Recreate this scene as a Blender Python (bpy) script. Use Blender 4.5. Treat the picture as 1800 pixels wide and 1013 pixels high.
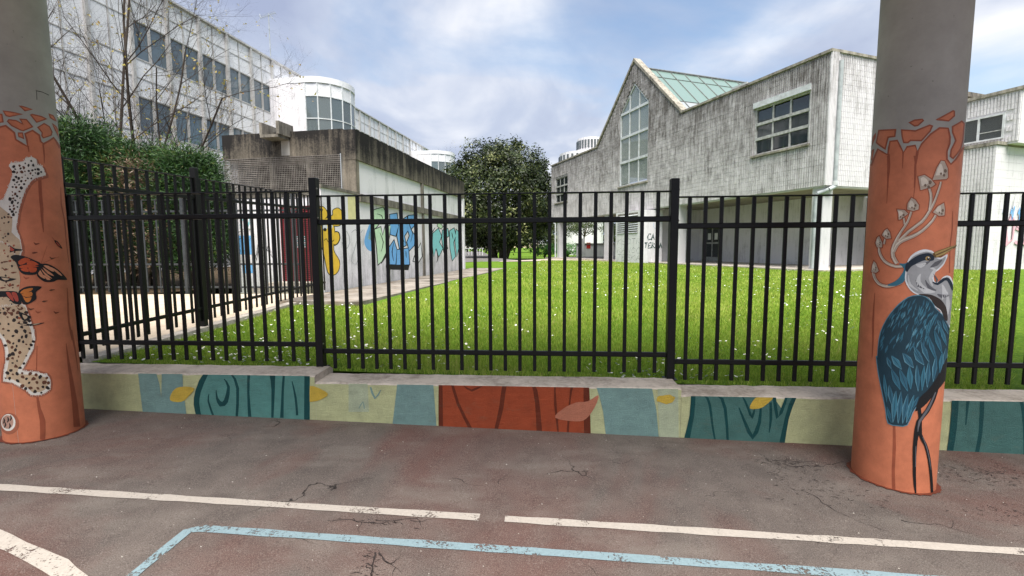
import bpy, bmesh, math, random
import numpy as np
from mathutils import Vector, Matrix
from mathutils.geometry import delaunay_2d_cdt
random.seed(11); rng = np.random.default_rng(11)
R = math.radians
scn = bpy.context.scene
for o in list(bpy.data.objects): bpy.data.objects.remove(o)
col = scn.collection

# ------------------------------------------------------------------ camera
cam = bpy.data.cameras.new('camera'); cam.sensor_width = 36; cam.lens = 16.0; cam.clip_start = .05; cam.clip_end = 3000
camo = bpy.data.objects.new('camera', cam); col.objects.link(camo); scn.camera = camo
camo.matrix_world = Matrix.Translation((0, 0, 1.6)) @ Matrix.Rotation(R(90 - 5.106), 4, 'X') @ Matrix.Rotation(R(-.3106), 4, 'Z')

# ------------------------------------------------------------------ world: blue sky behind a broken cloud layer
SUN_EL, SUN_AZ = 64, 178          # degrees; azimuth clockwise from +Y
w = bpy.data.worlds.new('World'); scn.world = w; w.use_nodes = True
wt = w.node_tree; wt.nodes.clear(); L = wt.links.new
def N(t, **kw):
    n = wt.nodes.new(t)
    for k, v in kw.items(): setattr(n, k, v)
    return n
sky = N('ShaderNodeTexSky', sky_type='NISHITA', sun_disc=False, sun_elevation=R(SUN_EL), sun_rotation=R(SUN_AZ), air_density=1.3, dust_density=.2, ozone_density=1.6)
geo = N('ShaderNodeTexCoord')
sep = N('ShaderNodeSeparateXYZ'); L(geo.outputs['Generated'], sep.inputs[0])
zc = N('ShaderNodeMath', operation='MAXIMUM'); L(sep.outputs['Z'], zc.inputs[0]); zc.inputs[1].default_value = 0
zp = N('ShaderNodeMath', operation='ADD'); L(zc.outputs[0], zp.inputs[0]); zp.inputs[1].default_value = .22
dv = N('ShaderNodeVectorMath', operation='DIVIDE'); L(geo.outputs['Generated'], dv.inputs[0])
cb = N('ShaderNodeCombineXYZ'); 
for i in range(3): L(zp.outputs[0], cb.inputs[i])
L(cb.outputs[0], dv.inputs[1])
mp = N('ShaderNodeMapping'); mp.inputs['Location'].default_value = (9.3, 0, 0); mp.inputs['Rotation'].default_value = (0, 0, R(-30)); mp.inputs['Scale'].default_value = (.95, .7, 0); L(dv.outputs[0], mp.inputs[0])
n1 = N('ShaderNodeTexNoise'); n1.inputs['Scale'].default_value = .9; n1.inputs['Detail'].default_value = 7; n1.inputs['Roughness'].default_value = .52; n1.inputs['Distortion'].default_value = .5; L(mp.outputs[0], n1.inputs['Vector'])
n2 = N('ShaderNodeTexNoise'); n2.inputs['Scale'].default_value = 1.7; n2.inputs['Detail'].default_value = 6; n2.inputs['Roughness'].default_value = .5; n2.inputs['Distortion'].default_value = .3; L(mp.outputs[0], n2.inputs['Vector'])
cov = N('ShaderNodeMapRange'); cov.inputs[1].default_value = .34; cov.inputs[2].default_value = .50; L(n1.outputs['Fac'], cov.inputs[0])
ccol = N('ShaderNodeValToRGB'); e = ccol.color_ramp.elements
e[0].position = .34; e[0].color = (2.3, 2.65, 3.7, 1); e[1].position = .66; e[1].color = (5.4, 5.5, 5.8, 1)
m_ = ccol.color_ramp.elements.new(.50); m_.color = (3.2, 3.6, 4.5, 1)
L(n2.outputs['Fac'], ccol.inputs[0])
boost = N('ShaderNodeVectorMath', operation='SCALE'); L(sky.outputs[0], boost.inputs[0]); boost.inputs['Scale'].default_value = 1.0
mix = N('ShaderNodeMix', data_type='RGBA'); L(cov.outputs[0], mix.inputs[0]); L(boost.outputs[0], mix.inputs[6]); L(ccol.outputs[0], mix.inputs[7])
bg = N('ShaderNodeBackground'); bg.inputs[1].default_value = .10; L(mix.outputs[2], bg.inputs[0])
wo = N('ShaderNodeOutputWorld'); L(bg.outputs[0], wo.inputs[0])

sl = bpy.data.lights.new('sun', 'SUN'); sl.energy = 5.0; sl.angle = R(45); sl.color = (1, .96, .9)
so = bpy.data.objects.new('sun', sl); col.objects.link(so)
sd = Vector((math.sin(R(SUN_AZ)) * math.cos(R(SUN_EL)), math.cos(R(SUN_AZ)) * math.cos(R(SUN_EL)), math.sin(R(SUN_EL))))
so.rotation_euler = (-sd).to_track_quat('-Z', 'Y').to_euler(); so.location = sd * 50
scn.view_settings.view_transform = 'Standard'; scn.view_settings.look = 'None'; scn.view_settings.gamma = 1
scn.view_settings.use_curve_mapping = False; scn.view_settings.exposure = .9
scn.render.engine = 'CYCLES'

# ------------------------------------------------------------------ materials
def lin(h):
    h = h.lstrip('#'); c = [int(h[i:i+2], 16) / 255 for i in (0, 2, 4)]
    return tuple(((x + .055) / 1.055) ** 2.4 if x > .04045 else x / 12.92 for x in c) + (1,)
MATS = {}
class NT:
    def __init__(s, name):
        s.m = bpy.data.materials.new(name); s.m.use_nodes = True; s.t = s.m.node_tree
        s.b = s.t.nodes['Principled BSDF']; s.out = s.t.nodes['Material Output']; MATS[name] = s.m
        s.pos = None
    def n(s, t, **kw):
        x = s.t.nodes.new(t)
        for k, v in kw.items(): setattr(x, k, v)
        return x
    def l(s, a, b): s.t.links.new(a, b)
    def P(s):
        if not s.pos: s.pos = s.n('ShaderNodeNewGeometry').outputs['Position']
        return s.pos
    def noise(s, scale, detail=4, rough=.55, stretch=None, dist=0, vec=None):
        x = s.n('ShaderNodeTexNoise'); x.inputs['Scale'].default_value = scale; x.inputs['Detail'].default_value = detail
        x.inputs['Roughness'].default_value = rough; x.inputs['Distortion'].default_value = dist
        v = vec or s.P()
        if stretch:
            m = s.n('ShaderNodeMapping'); m.inputs['Scale'].default_value = stretch; s.l(v, m.inputs[0]); v = m.outputs[0]
        s.l(v, x.inputs['Vector']); return x.outputs['Fac']
    def rng(s, v, a, b, c=0, d=1, smooth=False):
        x = s.n('ShaderNodeMapRange'); x.inputs[1].default_value = a; x.inputs[2].default_value = b; x.inputs[3].default_value = c; x.inputs[4].default_value = d
        if smooth: x.interpolation_type = 'SMOOTHSTEP'
        s.l(v, x.inputs[0]); return x.outputs[0]
    def mix(s, fac, a, b):
        x = s.n('ShaderNodeMix', data_type='RGBA')
        for v, i in ((fac, 0), (a, 6), (b, 7)):
            if isinstance(v, (int, float)): x.inputs[i].default_value = v
            elif isinstance(v, tuple): x.inputs[i].default_value = v
            else: s.l(v, x.inputs[i])
        return x.outputs[2]
    def math(s, op, a, b=None):
        x = s.n('ShaderNodeMath', operation=op)
        for v, i in ((a, 0), (b, 1)):
            if v is None: continue
            if isinstance(v, (int, float)): x.inputs[i].default_value = v
            else: s.l(v, x.inputs[i])
        return x.outputs[0]
    def done(s, colr, rough=.8, bump=None, bs=.3, bd=.01, spec=.3):
        if isinstance(colr, tuple): s.b.inputs['Base Color'].default_value = colr
        else: s.l(colr, s.b.inputs['Base Color'])
        if isinstance(rough, (int, float)): s.b.inputs['Roughness'].default_value = rough
        else: s.l(rough, s.b.inputs['Roughness'])
        s.b.inputs['Specular IOR Level'].default_value = spec
        if bump is not None:
            x = s.n('ShaderNodeBump'); x.inputs['Strength'].default_value = bs; x.inputs['Distance'].default_value = bd
            s.l(bump, x.inputs['Height']); s.l(x.outputs[0], s.b.inputs['Normal'])
        return s.m
def mat(name, c1, c2=None, scale=3, rough=.8, bs=0, bscale=60, bd=.004, lo=.35, hi=.65, stretch=None, spec=.3, metal=0):
    t = NT(name); a = lin(c1) if isinstance(c1, str) else c1
    if c2:
        b = lin(c2) if isinstance(c2, str) else c2
        c = t.mix(t.rng(t.noise(scale, 5, .6, stretch), lo, hi), a, b)
    else: c = a
    bm = t.noise(bscale, 3, .6) if bs else None
    t.b.inputs['Metallic'].default_value = metal
    return t.done(c, rough, bm, bs, bd, spec)

# paints of the murals: flat colour with slight brush variation, following the plaster's relief
def paint(name, h, var=.12, rough=.6, bs=.35, bscale=38, bd=.006):
    t = NT(name); c = lin(h); dk = tuple(x * (1 - var * 2) for x in c[:3]) + (1,); lt = tuple(min(1, x * (1 + var)) for x in c[:3]) + (1,)
    f = t.rng(t.noise(9, 5, .65), .3, .7)
    cc = t.mix(f, dk, lt)
    sc = t.rng(t.noise(140, 2, .5), .66, .74)
    cc = t.mix(t.math('MULTIPLY', sc, .35), cc, tuple(x * .35 for x in c[:3]) + (1,))
    bmp = t.math('ADD', t.math('MULTIPLY', t.noise(bscale, 4, .65), .6), t.noise(190, 2, .6))
    if bd > .01:
        bmp = t.math('ADD', bmp, t.math('MULTIPLY', t.noise(1.0, 4, .6, stretch=(3, 3, 20)), .5))
        cc = t.mix(t.math('MULTIPLY', t.rng(t.noise(7, 6, .7, stretch=(1, 1, 2)), .58, .78), .35), cc, lin('#6d6a58'))
    return t.done(cc, rough, bmp, bs, bd, .35)
for nm, h in dict(orange='#bd7050', rust='#8f4a32', rustdark='#6b3524', bone='#a8998a', bonelight='#cbbfb0', bonedark='#6d5a4c', teal='#32667a', tealmid='#29566a', tealpale='#4f7b8c', tealdeep='#14323f', navy='#10202f', white='#cfd2d4', herongrey='#8f9092', heronlight='#b4b5b6', herondark='#55555a', umber='#2b211d', ochre='#9a814f', ochredark='#5a4423', black='#0c0d10', furwhite='#d2ccc2', furtan='#b39c80', spotdark='#241b18', spotbrown='#5b3624', umberpaint='#96573f', monarch='#b24a25', monarchpale='#c98a68', monarchgold='#b5692a', monarchred='#9c3f30', pawpink='#a88474').items():
    paint(nm, h, .10, .62, .16, 60)
for nm, h in dict(wteal='#82a29d', wdeep='#5e948c', wdeep2='#4b7670', wdark='#0a4a4b', wyellow='#d8b649', wpale='#bcc5a6', wrust='#a54a2a', wrustdark='#6c2c16', wpink='#c07a60', wallpaint='#c9cb9a').items():
    paint(nm, h, .09, .6, 1.0, 16, .016)
for nm, h in dict(gyellow='#e0b93c', gwhite='#d8dadc', gpaleyellow='#d6cf9a', gscrib='#8d9194', gblue='#6aa5d8', ggreen='#b9d6b4', gteal='#7fc1c4', gpink='#d8a7b4', gdarkteal='#123d3c', gpurple='#35294f', goutline='#55565e').items():
    paint(nm, h, .06, .65, .1, 60)

# asphalt of the playground
t = NT('asphalt')
big = t.noise(.55, 5, .6, dist=.6); mid = t.noise(3.2, 6, .65); fine = t.noise(170, 3, .7); vfine = t.noise(420, 2, .6)
c = t.mix(t.rng(mid, .3, .7), lin('#5e5550'), lin('#786d66'))
c = t.mix(t.math('MULTIPLY', t.rng(big, .44, .60), .6), c, lin('#6e443c'))           # worn red coating
c = t.mix(t.math('MULTIPLY', t.rng(t.noise(1.1, 5, .6, stretch=(1, 2.2, 1)), .52, .68), .45), c, lin('#8d847b'))  # pale dust
c = t.mix(t.math('MULTIPLY', t.rng(fine, .54, .70), .6), c, lin('#a49a91'))
c = t.mix(t.math('MULTIPLY', t.rng(fine, .45, .32), .75), c, lin('#342d2a'))
vo = t.n('ShaderNodeTexVoronoi', feature='DISTANCE_TO_EDGE'); vo.inputs['Scale'].default_value = .8
wv = t.n('ShaderNodeVectorMath', operation='ADD'); nz = t.n('ShaderNodeTexNoise'); nz.inputs['Scale'].default_value = 2.5; nz.inputs['Detail'].default_value = 6; t.l(t.P(), nz.inputs['Vector'])
nv = t.n('ShaderNodeVectorMath', operation='SCALE'); t.l(nz.outputs['Color'], nv.inputs[0]); nv.inputs['Scale'].default_value = .9
t.l(t.P(), wv.inputs[0]); t.l(nv.outputs[0], wv.inputs[1]); t.l(wv.outputs[0], vo.inputs['Vector'])
crk = t.math('MULTIPLY', t.rng(vo.outputs['Distance'], .006, .001), t.rng(t.noise(.9, 3, .5, vec=None, stretch=(1, 1, 1)), .53, .60))
c = t.mix(t.math('MULTIPLY', crk, .85), c, lin('#1e1917'))
hgt = t.math('SUBTRACT', t.math('ADD', t.math('MULTIPLY', fine, 1.0), t.math('MULTIPLY', mid, .7)), t.math('MULTIPLY', crk, 1.6))
t.done(c, t.rng(fine, .3, .7, .95, .75), hgt, .8, .012, .25)

def linepaint(name, h, thr):
    t = NT(name)
    c = t.mix(t.rng(t.noise(60, 4, .7), .3, .7), lin(h), tuple(x * .78 for x in lin(h)[:3]) + (1,))
    wear = t.math('ADD', t.math('MULTIPLY', t.noise(5, 5, .7), .55), t.math('MULTIPLY', t.noise(75, 4, .7), .45))
    f = t.rng(wear, thr, thr + .04)
    t.done(c, .7, t.noise(170, 3, .7), .4, .006, .3)
    tr = t.n('ShaderNodeBsdfTransparent'); mx = t.n('ShaderNodeMixShader')
    t.l(f, mx.inputs[0]); t.l(tr.outputs[0], mx.inputs[1]); t.l(t.b.outputs[0], mx.inputs[2]); t.l(mx.outputs[0], t.out.inputs[0])
linepaint('line_white', '#bdb3a8', .40); linepaint('line_blue', '#889da3', .425)

# stained concretes
def concrete(name, light, dark, zlo=0, zhi=1, amount=0, streak=(5, 5, .35), extra=None, bs=.3, lo=.5, hi=.8, rib=0):
    t = NT(name); z = t.n('ShaderNodeSeparateXYZ'); t.l(t.P(), z.inputs[0])
    st = t.noise(1.0, 6, .7, stretch=streak); bl = t.noise(1.3, 6, .65); fi = t.noise(24, 5, .7)
    s = t.math('ADD', t.math('MULTIPLY', t.rng(st, .28, .72), .6), t.math('MULTIPLY', t.rng(bl, .28, .72), .4))
    s = t.math('ADD', s, t.rng(z.outputs[2], zlo, zhi, 0, amount))
    s = t.math('ADD', s, t.math('MULTIPLY', t.math('SUBTRACT', fi, .5), .5))
    if rib:
        vo = t.n('ShaderNodeTexVoronoi'); vo.inputs['Scale'].default_value = 2.6; t.l(t.P(), vo.inputs['Vector']); vs_ = t.n('ShaderNodeSeparateXYZ'); t.l(vo.outputs['Color'], vs_.inputs[0])
        s = t.math('ADD', s, t.math('MULTIPLY', t.math('SUBTRACT', vs_.outputs[0], .5), .14))
        s = t.math('ADD', s, t.math('MULTIPLY', t.math('SUBTRACT', t.noise(1.0, 3, .6, stretch=(9, 9, 2.2)), .5), rib))
    c = t.mix(t.rng(s, lo, hi, 0, 1), lin(light), lin(dark))
    if extra: c = t.mix(t.math('MULTIPLY', t.rng(t.noise(.7, 4, .6, stretch=(3, 3, .6)), .5, .7), .6), c, lin(extra))
    t.done(c, .9, t.math('ADD', fi, t.noise(90, 3, .6)), bs, .01, .2)
concrete('ribbed_block', '#c9c6c6', '#66625f', 4.2, 8.9, .45, (8, 8, .7), None, .4, .35, 1.15, .7)
concrete('ribbed_clean', '#d2cfd1', '#77736f', 6.5, 9.2, .40, (8, 8, .6), None, .4, .55, 1.25, .4)
concrete('gable_block', '#c6c3c2', '#5b5754', 5.5, 13.2, .55, (8, 8, .7), None, .4, .40, 1.2, .6)
concrete('coping', '#a59f92', '#46423c', 0, 1, 0, (6, 6, 1.5), None, .4, .3, .9)
concrete('stained_parapet', '#8a8173', '#232120', 3.4, 4.5, .45, (5, 5, .3), None, .4, .25, .95)
concrete('render_white', '#d9d6d9', '#9a9b9a', 0, 1, 0, (4, 4, .5), None, .2, .5, 1.1)
concrete('graffiti_wall', '#dad7da', '#8a8b88', 2.0, .3, .35, (4, 4, .7), None, .25, .5, 1.1)
concrete('ledge', '#8c867b', '#35322f', 0, 1, 0, (6, 6, 1), None, .4, .2, .85)
concrete('pillar_paint', '#c2c0c2', '#8e9190', 0, 1, 0, (5, 5, .4), None, .2, .5, 1.1)
concrete('soffit_paint', '#8d877a', '#6a655b', 0, 1, 0, (2, 2, 2))
concrete('porch_floor', '#b3aaa0', '#7d756c', 0, 1, 0, (1.5, 1.5, 1))
concrete('wall_top', '#c4b8ab', '#7f7468', 0, 1, 0, (3, 3, 3), None, .6, .35, .9)
concrete('kerb_concrete', '#c0b7aa', '#7d756c', 0, 1, 0, (3, 3, 3), None, .5, .35, .9)
concrete('slab', '#958d84', '#5a534c', 0, 1, 0, (1.5, 1.5, 1), '#6f5f4a', .4, .3, .8)
t = NT('column_concrete'); f1 = t.noise(3, 6, .65); f2 = t.noise(160, 3, .6)
c = t.mix(t.rng(f1, .3, .7), lin('#8e8b85'), lin('#a5a29b')); c = t.mix(t.math('MULTIPLY', t.rng(t.noise(35, 3, .6), .70, .76), .8), c, lin('#4a4641'))
t.done(c, .8, f2, .12, .003, .3)
mat('fence_black', '#050506', '#0a0a0b', 8, .45, .08, 220, .001, spec=.3)
mat('fence_grey', '#26292b', '#34383a', 8, .4, .05, 200, .001, spec=.5)
mat('steel_bolt', '#9a9a98', None, rough=.35, metal=.9)
mat('red_louvre', '#5f2127', '#7a2a31', 4, .5, .05)
mat('wire', '#8d8780', '#5f5a55', 6, .7)
mat('dark_void', '#15110f', '#2b1d1b', 2, .9)
mat('panel_white', '#e2e2e4', '#d2d2d5', .6, .35, .02, 20, spec=.5)
mat('mullion', '#bdbcba', '#a3a09d', 3, .45, spec=.5)
mat('frame_white', '#ccd0d2', '#b1b3b2', 5, .45, spec=.5)
mat('bar_dark', '#6a6d6b', '#505351', 6, .6)
mat('frame_old', '#b9bab7', '#8d8c88', 9, .6)
mat('pipe_grey', '#a9afb0', '#8d9394', 4, .45)
mat('interior', '#6d6f70', '#55585a', 1, .9); mat('interior_light', '#a9aaa8', None, 1, .9); mat('paper', '#dfe0dd', None, 1, .8); mat('blind', '#a7adad', '#8f9596', 6, .7)
mat('sand', '#b4a48f', '#c6b6a2', 3, .95, .6, 60, .02)
mat('road', '#6f6b69', '#5c5957', 3, .9, .3, 90)
mat('paving', '#b5a79a', '#9a8d82', 2, .9, .3, 50)
mat('soil', '#3c3124', '#55452f', 3, .95, .6, 30, .03)
mat('bark', '#3a332c', '#574d43', 12, .9, .6, 40, .01, stretch=(1, 1, .25))
mat('twig', '#2b2521', '#40372f', 12, .9)
mat('ceiling', '#c8c7c2', '#b5b4af', 2, .9)
mat('metal_light', '#b8bbbd', None, rough=.4, metal=.6)
mat('white_plastic', '#d9dbdc', None, rough=.4)
mat('red_sign', '#c2302c', None, rough=.5)
mat('daisy', '#e8e8e4', None, rough=.8); mat('daisy_eye', '#d9b63a', None, rough=.8)
def glass(name, tint, rough=.03, alpha=.35):
    t = NT(name); t.b.inputs['Base Color'].default_value = lin(tint); t.b.inputs['Roughness'].default_value = rough
    t.b.inputs['Specular IOR Level'].default_value = .9; t.b.inputs['Coat Weight'].default_value = .5; t.b.inputs['Coat Roughness'].default_value = .02
    nn = t.noise(.5, 2, .5); bm = t.n('ShaderNodeBump'); bm.inputs['Strength'].default_value = .03; bm.inputs['Distance'].default_value = .05; t.l(nn, bm.inputs['Height']); t.l(bm.outputs[0], t.b.inputs['Normal'])
    tr = t.n('ShaderNodeBsdfTransparent'); tr.inputs[0].default_value = (.92, .94, .92, 1); mx = t.n('ShaderNodeMixShader'); mx.inputs[0].default_value = 1 - alpha
    t.l(tr.outputs[0], mx.inputs[1]); t.l(t.b.outputs[0], mx.inputs[2]); t.l(mx.outputs[0], t.out.inputs[0])
glass('glass_office', '#5a6c77', .04, .15); glass('glass_tower', '#677173', .05, .3); glass('glass_gable', '#9aa19e', .05, .45); glass('glass_dark', '#2c3437', .05, .35)  # office glass base colour lightened to stand in for reflected sky
glass('glass_roof', '#6d857b', .3, .04); glass('glass_roof_low', '#999d9d', .3, .04)
def leafmat(name, cols, trans=.25, rough=.5):
    t = NT(name); oi = t.n('ShaderNodeAttribute'); oi.attribute_name = 'tone'
    r = t.n('ShaderNodeValToRGB'); els = r.color_ramp.elements
    els[0].color = lin(cols[0]); els[1].color = lin(cols[-1])
    for i, cc in enumerate(cols[1:-1]): x = els.new((i + 1) / (len(cols) - 1)); x.color = lin(cc)
    t.l(oi.outputs['Fac'], r.inputs[0]); t.done(r.outputs[0], rough, spec=.35)
    tl = t.n('ShaderNodeBsdfTranslucent'); t.l(r.outputs[0], tl.inputs[0]); mx = t.n('ShaderNodeMixShader'); mx.inputs[0].default_value = trans
    t.l(t.b.outputs[0], mx.inputs[1]); t.l(tl.outputs[0], mx.inputs[2]); t.l(mx.outputs[0], t.out.inputs[0])
leafmat('leaf_evergreen', ['#161d0d', '#222d15', '#323f1d', '#4c552a', '#8c8e5e'], .12, .45)
leafmat('leaf_olive', ['#2c3620', '#4a5636', '#737b52'], .2)
leafmat('leaf_conifer', ['#101f0c', '#1a3414', '#2b4d1f', '#4a682c', '#6f6836'], .15, .6)
leafmat('leaf_spring', ['#8a8a4a', '#b3a452', '#8c6a3c'], .3)
leafmat('leaf_dry', ['#4b3b30', '#6d5846', '#8a745e'], .1)
leafmat('grass', ['#567524', '#7a972e', '#96ab3e', '#aeb858', '#c0b274'], .3, .55)
leafmat('hedge_green', ['#2c5a1c', '#44802a', '#6a9c3a'], .25)
t = NT('lawn_ground'); c = t.mix(t.rng(t.noise(1.2, 6, .65), .3, .7), lin('#55731f'), lin('#758f2e')); c = t.mix(t.rng(t.noise(22, 4, .7), .35, .7), c, lin('#3c5c16'))
c = t.mix(t.math('MULTIPLY', t.rng(t.noise(.45, 4, .6), .62, .72), .5), c, lin('#8a8450')); t.done(c, .95, t.noise(30, 4, .7), .8, .04, .1)

# ------------------------------------------------------------------ mesh helpers
def link(o, parent=None):
    col.objects.link(o)
    if parent is not None: o.parent = parent
    return o
def tag(o, label=None, cat=None, group=None, kind=None):
    for k, v in (('label', label), ('category', cat), ('group', group), ('kind', kind)):
        if v: o[k] = v
    return o
def empty(name, loc, rz=0, label=None, cat=None, group=None):
    o = bpy.data.objects.new(name, None); o.location = loc; o.rotation_euler = (0, 0, rz); o.empty_display_size = .2
    col.objects.link(o); return tag(o, label, cat, group)
class MB:
    def __init__(s): s.v = []; s.f = []; s.mi = []; s.cur = 0
    def add(s, v, f):
        k = len(s.v); s.v += [tuple(p) for p in v]; s.f += [tuple(i + k for i in q) for q in f]; s.mi += [s.cur] * len(f); return s
    def box(s, x0, x1, y0, y1, z0, z1):
        return s.add([(x0,y0,z0),(x1,y0,z0),(x1,y1,z0),(x0,y1,z0),(x0,y0,z1),(x1,y0,z1),(x1,y1,z1),(x0,y1,z1)],
                     [(0,3,2,1),(4,5,6,7),(0,1,5,4),(1,2,6,5),(2,3,7,6),(3,0,4,7)])
    def bevbox(s, x0, x1, y0, y1, z0, z1, b):
        # box with chamfered vertical and top edges
        p = [(x0+b,y0),(x1-b,y0),(x1,y0+b),(x1,y1-b),(x1-b,y1),(x0+b,y1),(x0,y1-b),(x0,y0+b)]
        q = [(x0+2*b,y0+b),(x1-2*b,y0+b),(x1-b,y0+2*b),(x1-b,y1-2*b),(x1-2*b,y1-b),(x0+2*b,y1-b),(x0+b,y1-2*b),(x0+b,y0+2*b)]
        v = [(a,c,z0) for a,c in p] + [(a,c,z1-b) for a,c in p] + [(a,c,z1) for a,c in q]
        f = [tuple(range(7,-1,-1)), tuple(range(16,24))]
        for i in range(8):
            j = (i+1) % 8; f += [(i,j,8+j,8+i),(8+i,8+j,16+j,16+i)]
        return s.add(v, f)
    def prism(s, poly, y0, y1):        # polygon in x,z extruded along y
        n = len(poly); v = [(x,y0,z) for x,z in poly] + [(x,y1,z) for x,z in poly]
        return s.add(v, [tuple(range(n)), tuple(range(2*n-1,n-1,-1))] + [(i,n+i,n+(i+1)%n,(i+1)%n) for i in range(n)])
    def slab(s, poly, z0, z1):         # polygon in x,y extruded along z
        n = len(poly); v = [(x,y,z0) for x,y in poly] + [(x,y,z1) for x,y in poly]
        return s.add(v, [tuple(range(n-1,-1,-1)), tuple(range(n,2*n))] + [(i,(i+1)%n,n+(i+1)%n,n+i) for i in range(n)])
    def tube(s, p, q, r0, r1=None, n=8, cap=True):
        p = Vector(p); q = Vector(q); r1 = r0 if r1 is None else r1; d = (q-p).normalized()
        a = d.orthogonal().normalized(); b = d.cross(a)
        v = []
        for c, r in ((p,r0),(q,r1)):
            for i in range(n):
                t = 2*math.pi*i/n; v.append(c + (a*math.cos(t)+b*math.sin(t))*r)
        f = [(i,(i+1)%n,n+(i+1)%n,n+i) for i in range(n)]
        if cap: f += [tuple(range(n-1,-1,-1)), tuple(range(n,2*n))]
        return s.add(v, f)
    def path(s, pts, r, n=8):
        for a, b in zip(pts, pts[1:]): s.tube(a, b, r, n=n)
        return s
    def mesh(s, name, mats):
        me = bpy.data.meshes.new(name); me.from_pydata(s.v, [], s.f)
        for m in (mats if isinstance(mats, (list, tuple)) else [mats]): me.materials.append(MATS[m])
        if any(s.mi): me.polygons.foreach_set('material_index', s.mi)
        return me
    def build(s, name, mats, parent=None, smooth=False, kind=None):
        me = s.mesh(name, mats)
        if smooth:
            me.shade_smooth() if hasattr(me, 'shade_smooth') else None
            me.set_sharp_from_angle(angle=R(40)) if hasattr(me, 'set_sharp_from_angle') else None
        o = link(bpy.data.objects.new(name, me), parent)
        if kind: o['kind'] = kind
        return o
def inst(me, name, parent, loc=(0,0,0), rot=None, scale=None):
    o = bpy.data.objects.new(name, me); o.location = loc
    if rot: o.rotation_euler = rot
    if scale: o.scale = scale
    return link(o, parent)
def pairs(fl): return [(fl[i]/1000, fl[i+1]/1000) for i in range(0, len(fl), 2)]
def tri2d(poly, grid=None):
    """constrained triangulation of an outline; optional interior columns so it can bend"""
    vs = [Vector(p) for p in poly]; n = len(vs)
    if grid:
        xs = [p[0] for p in poly]; g = math.ceil(min(xs)/grid)*grid; extra = []
        # split the outline on every grid column so triangles never span far round a curve
        out = []
        for i in range(n):
            a, b = vs[i], vs[(i+1)%n]; out.append(a); m = int(abs(b.x-a.x)/grid)
            for k in range(1, m+1): out.append(a.lerp(b, k/(m+1)))
        vs = out; n = len(vs)
        zs = [p[1] for p in poly]
        gx = np.arange(min(xs)+grid/2, max(xs), grid); gz = np.arange(min(zs)+grid, max(zs), grid*2)
        extra = [Vector((x, z)) for x in gx for z in gz]
        r = delaunay_2d_cdt(vs + extra, [(i,(i+1)%n) for i in range(n)], [], 1, 1e-5)
    else: r = delaunay_2d_cdt(vs, [(i,(i+1)%n) for i in range(n)], [], 1, 1e-5)
    return r[0], r[2]
def decals(data, parent, mapf, grid=None):
    """paint layers: one mesh per painted motif, each colour a thin coat above the one below"""
    groups = {}; last = {}; num = {}
    for nm, m, ly, fl in data:
        if nm in SPLIT and ly <= last.get(nm, 99): num[nm] = num.get(nm, 0) + 1      # a lower coat starts the next motif
        last[nm] = ly
        g = groups.setdefault((nm, num.get(nm, 0)), (MB(), []))
        if m not in g[1]: g[1].append(m)
        vs, fs = tri2d(pairs(fl), grid); g[0].cur = g[1].index(m)
        g[0].add([mapf(v.x, v.y, ly) for v in vs], fs)
    return [g[0].build(k[0], g[1], parent, kind='stuff' if 'stroke' in k[0] or 'fur_' in k[0] else None) for k, g in groups.items()]
SPLIT = {'painted_stripe', 'painted_leaf', 'painted_curve', 'painted_shard', 'painted_drip', 'mushroom_cap', 'graffiti_letter', 'graffiti_scribble', 'wing_feather', 'butterfly_wing', 'small_butterfly', 'heron_leg'}
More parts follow.
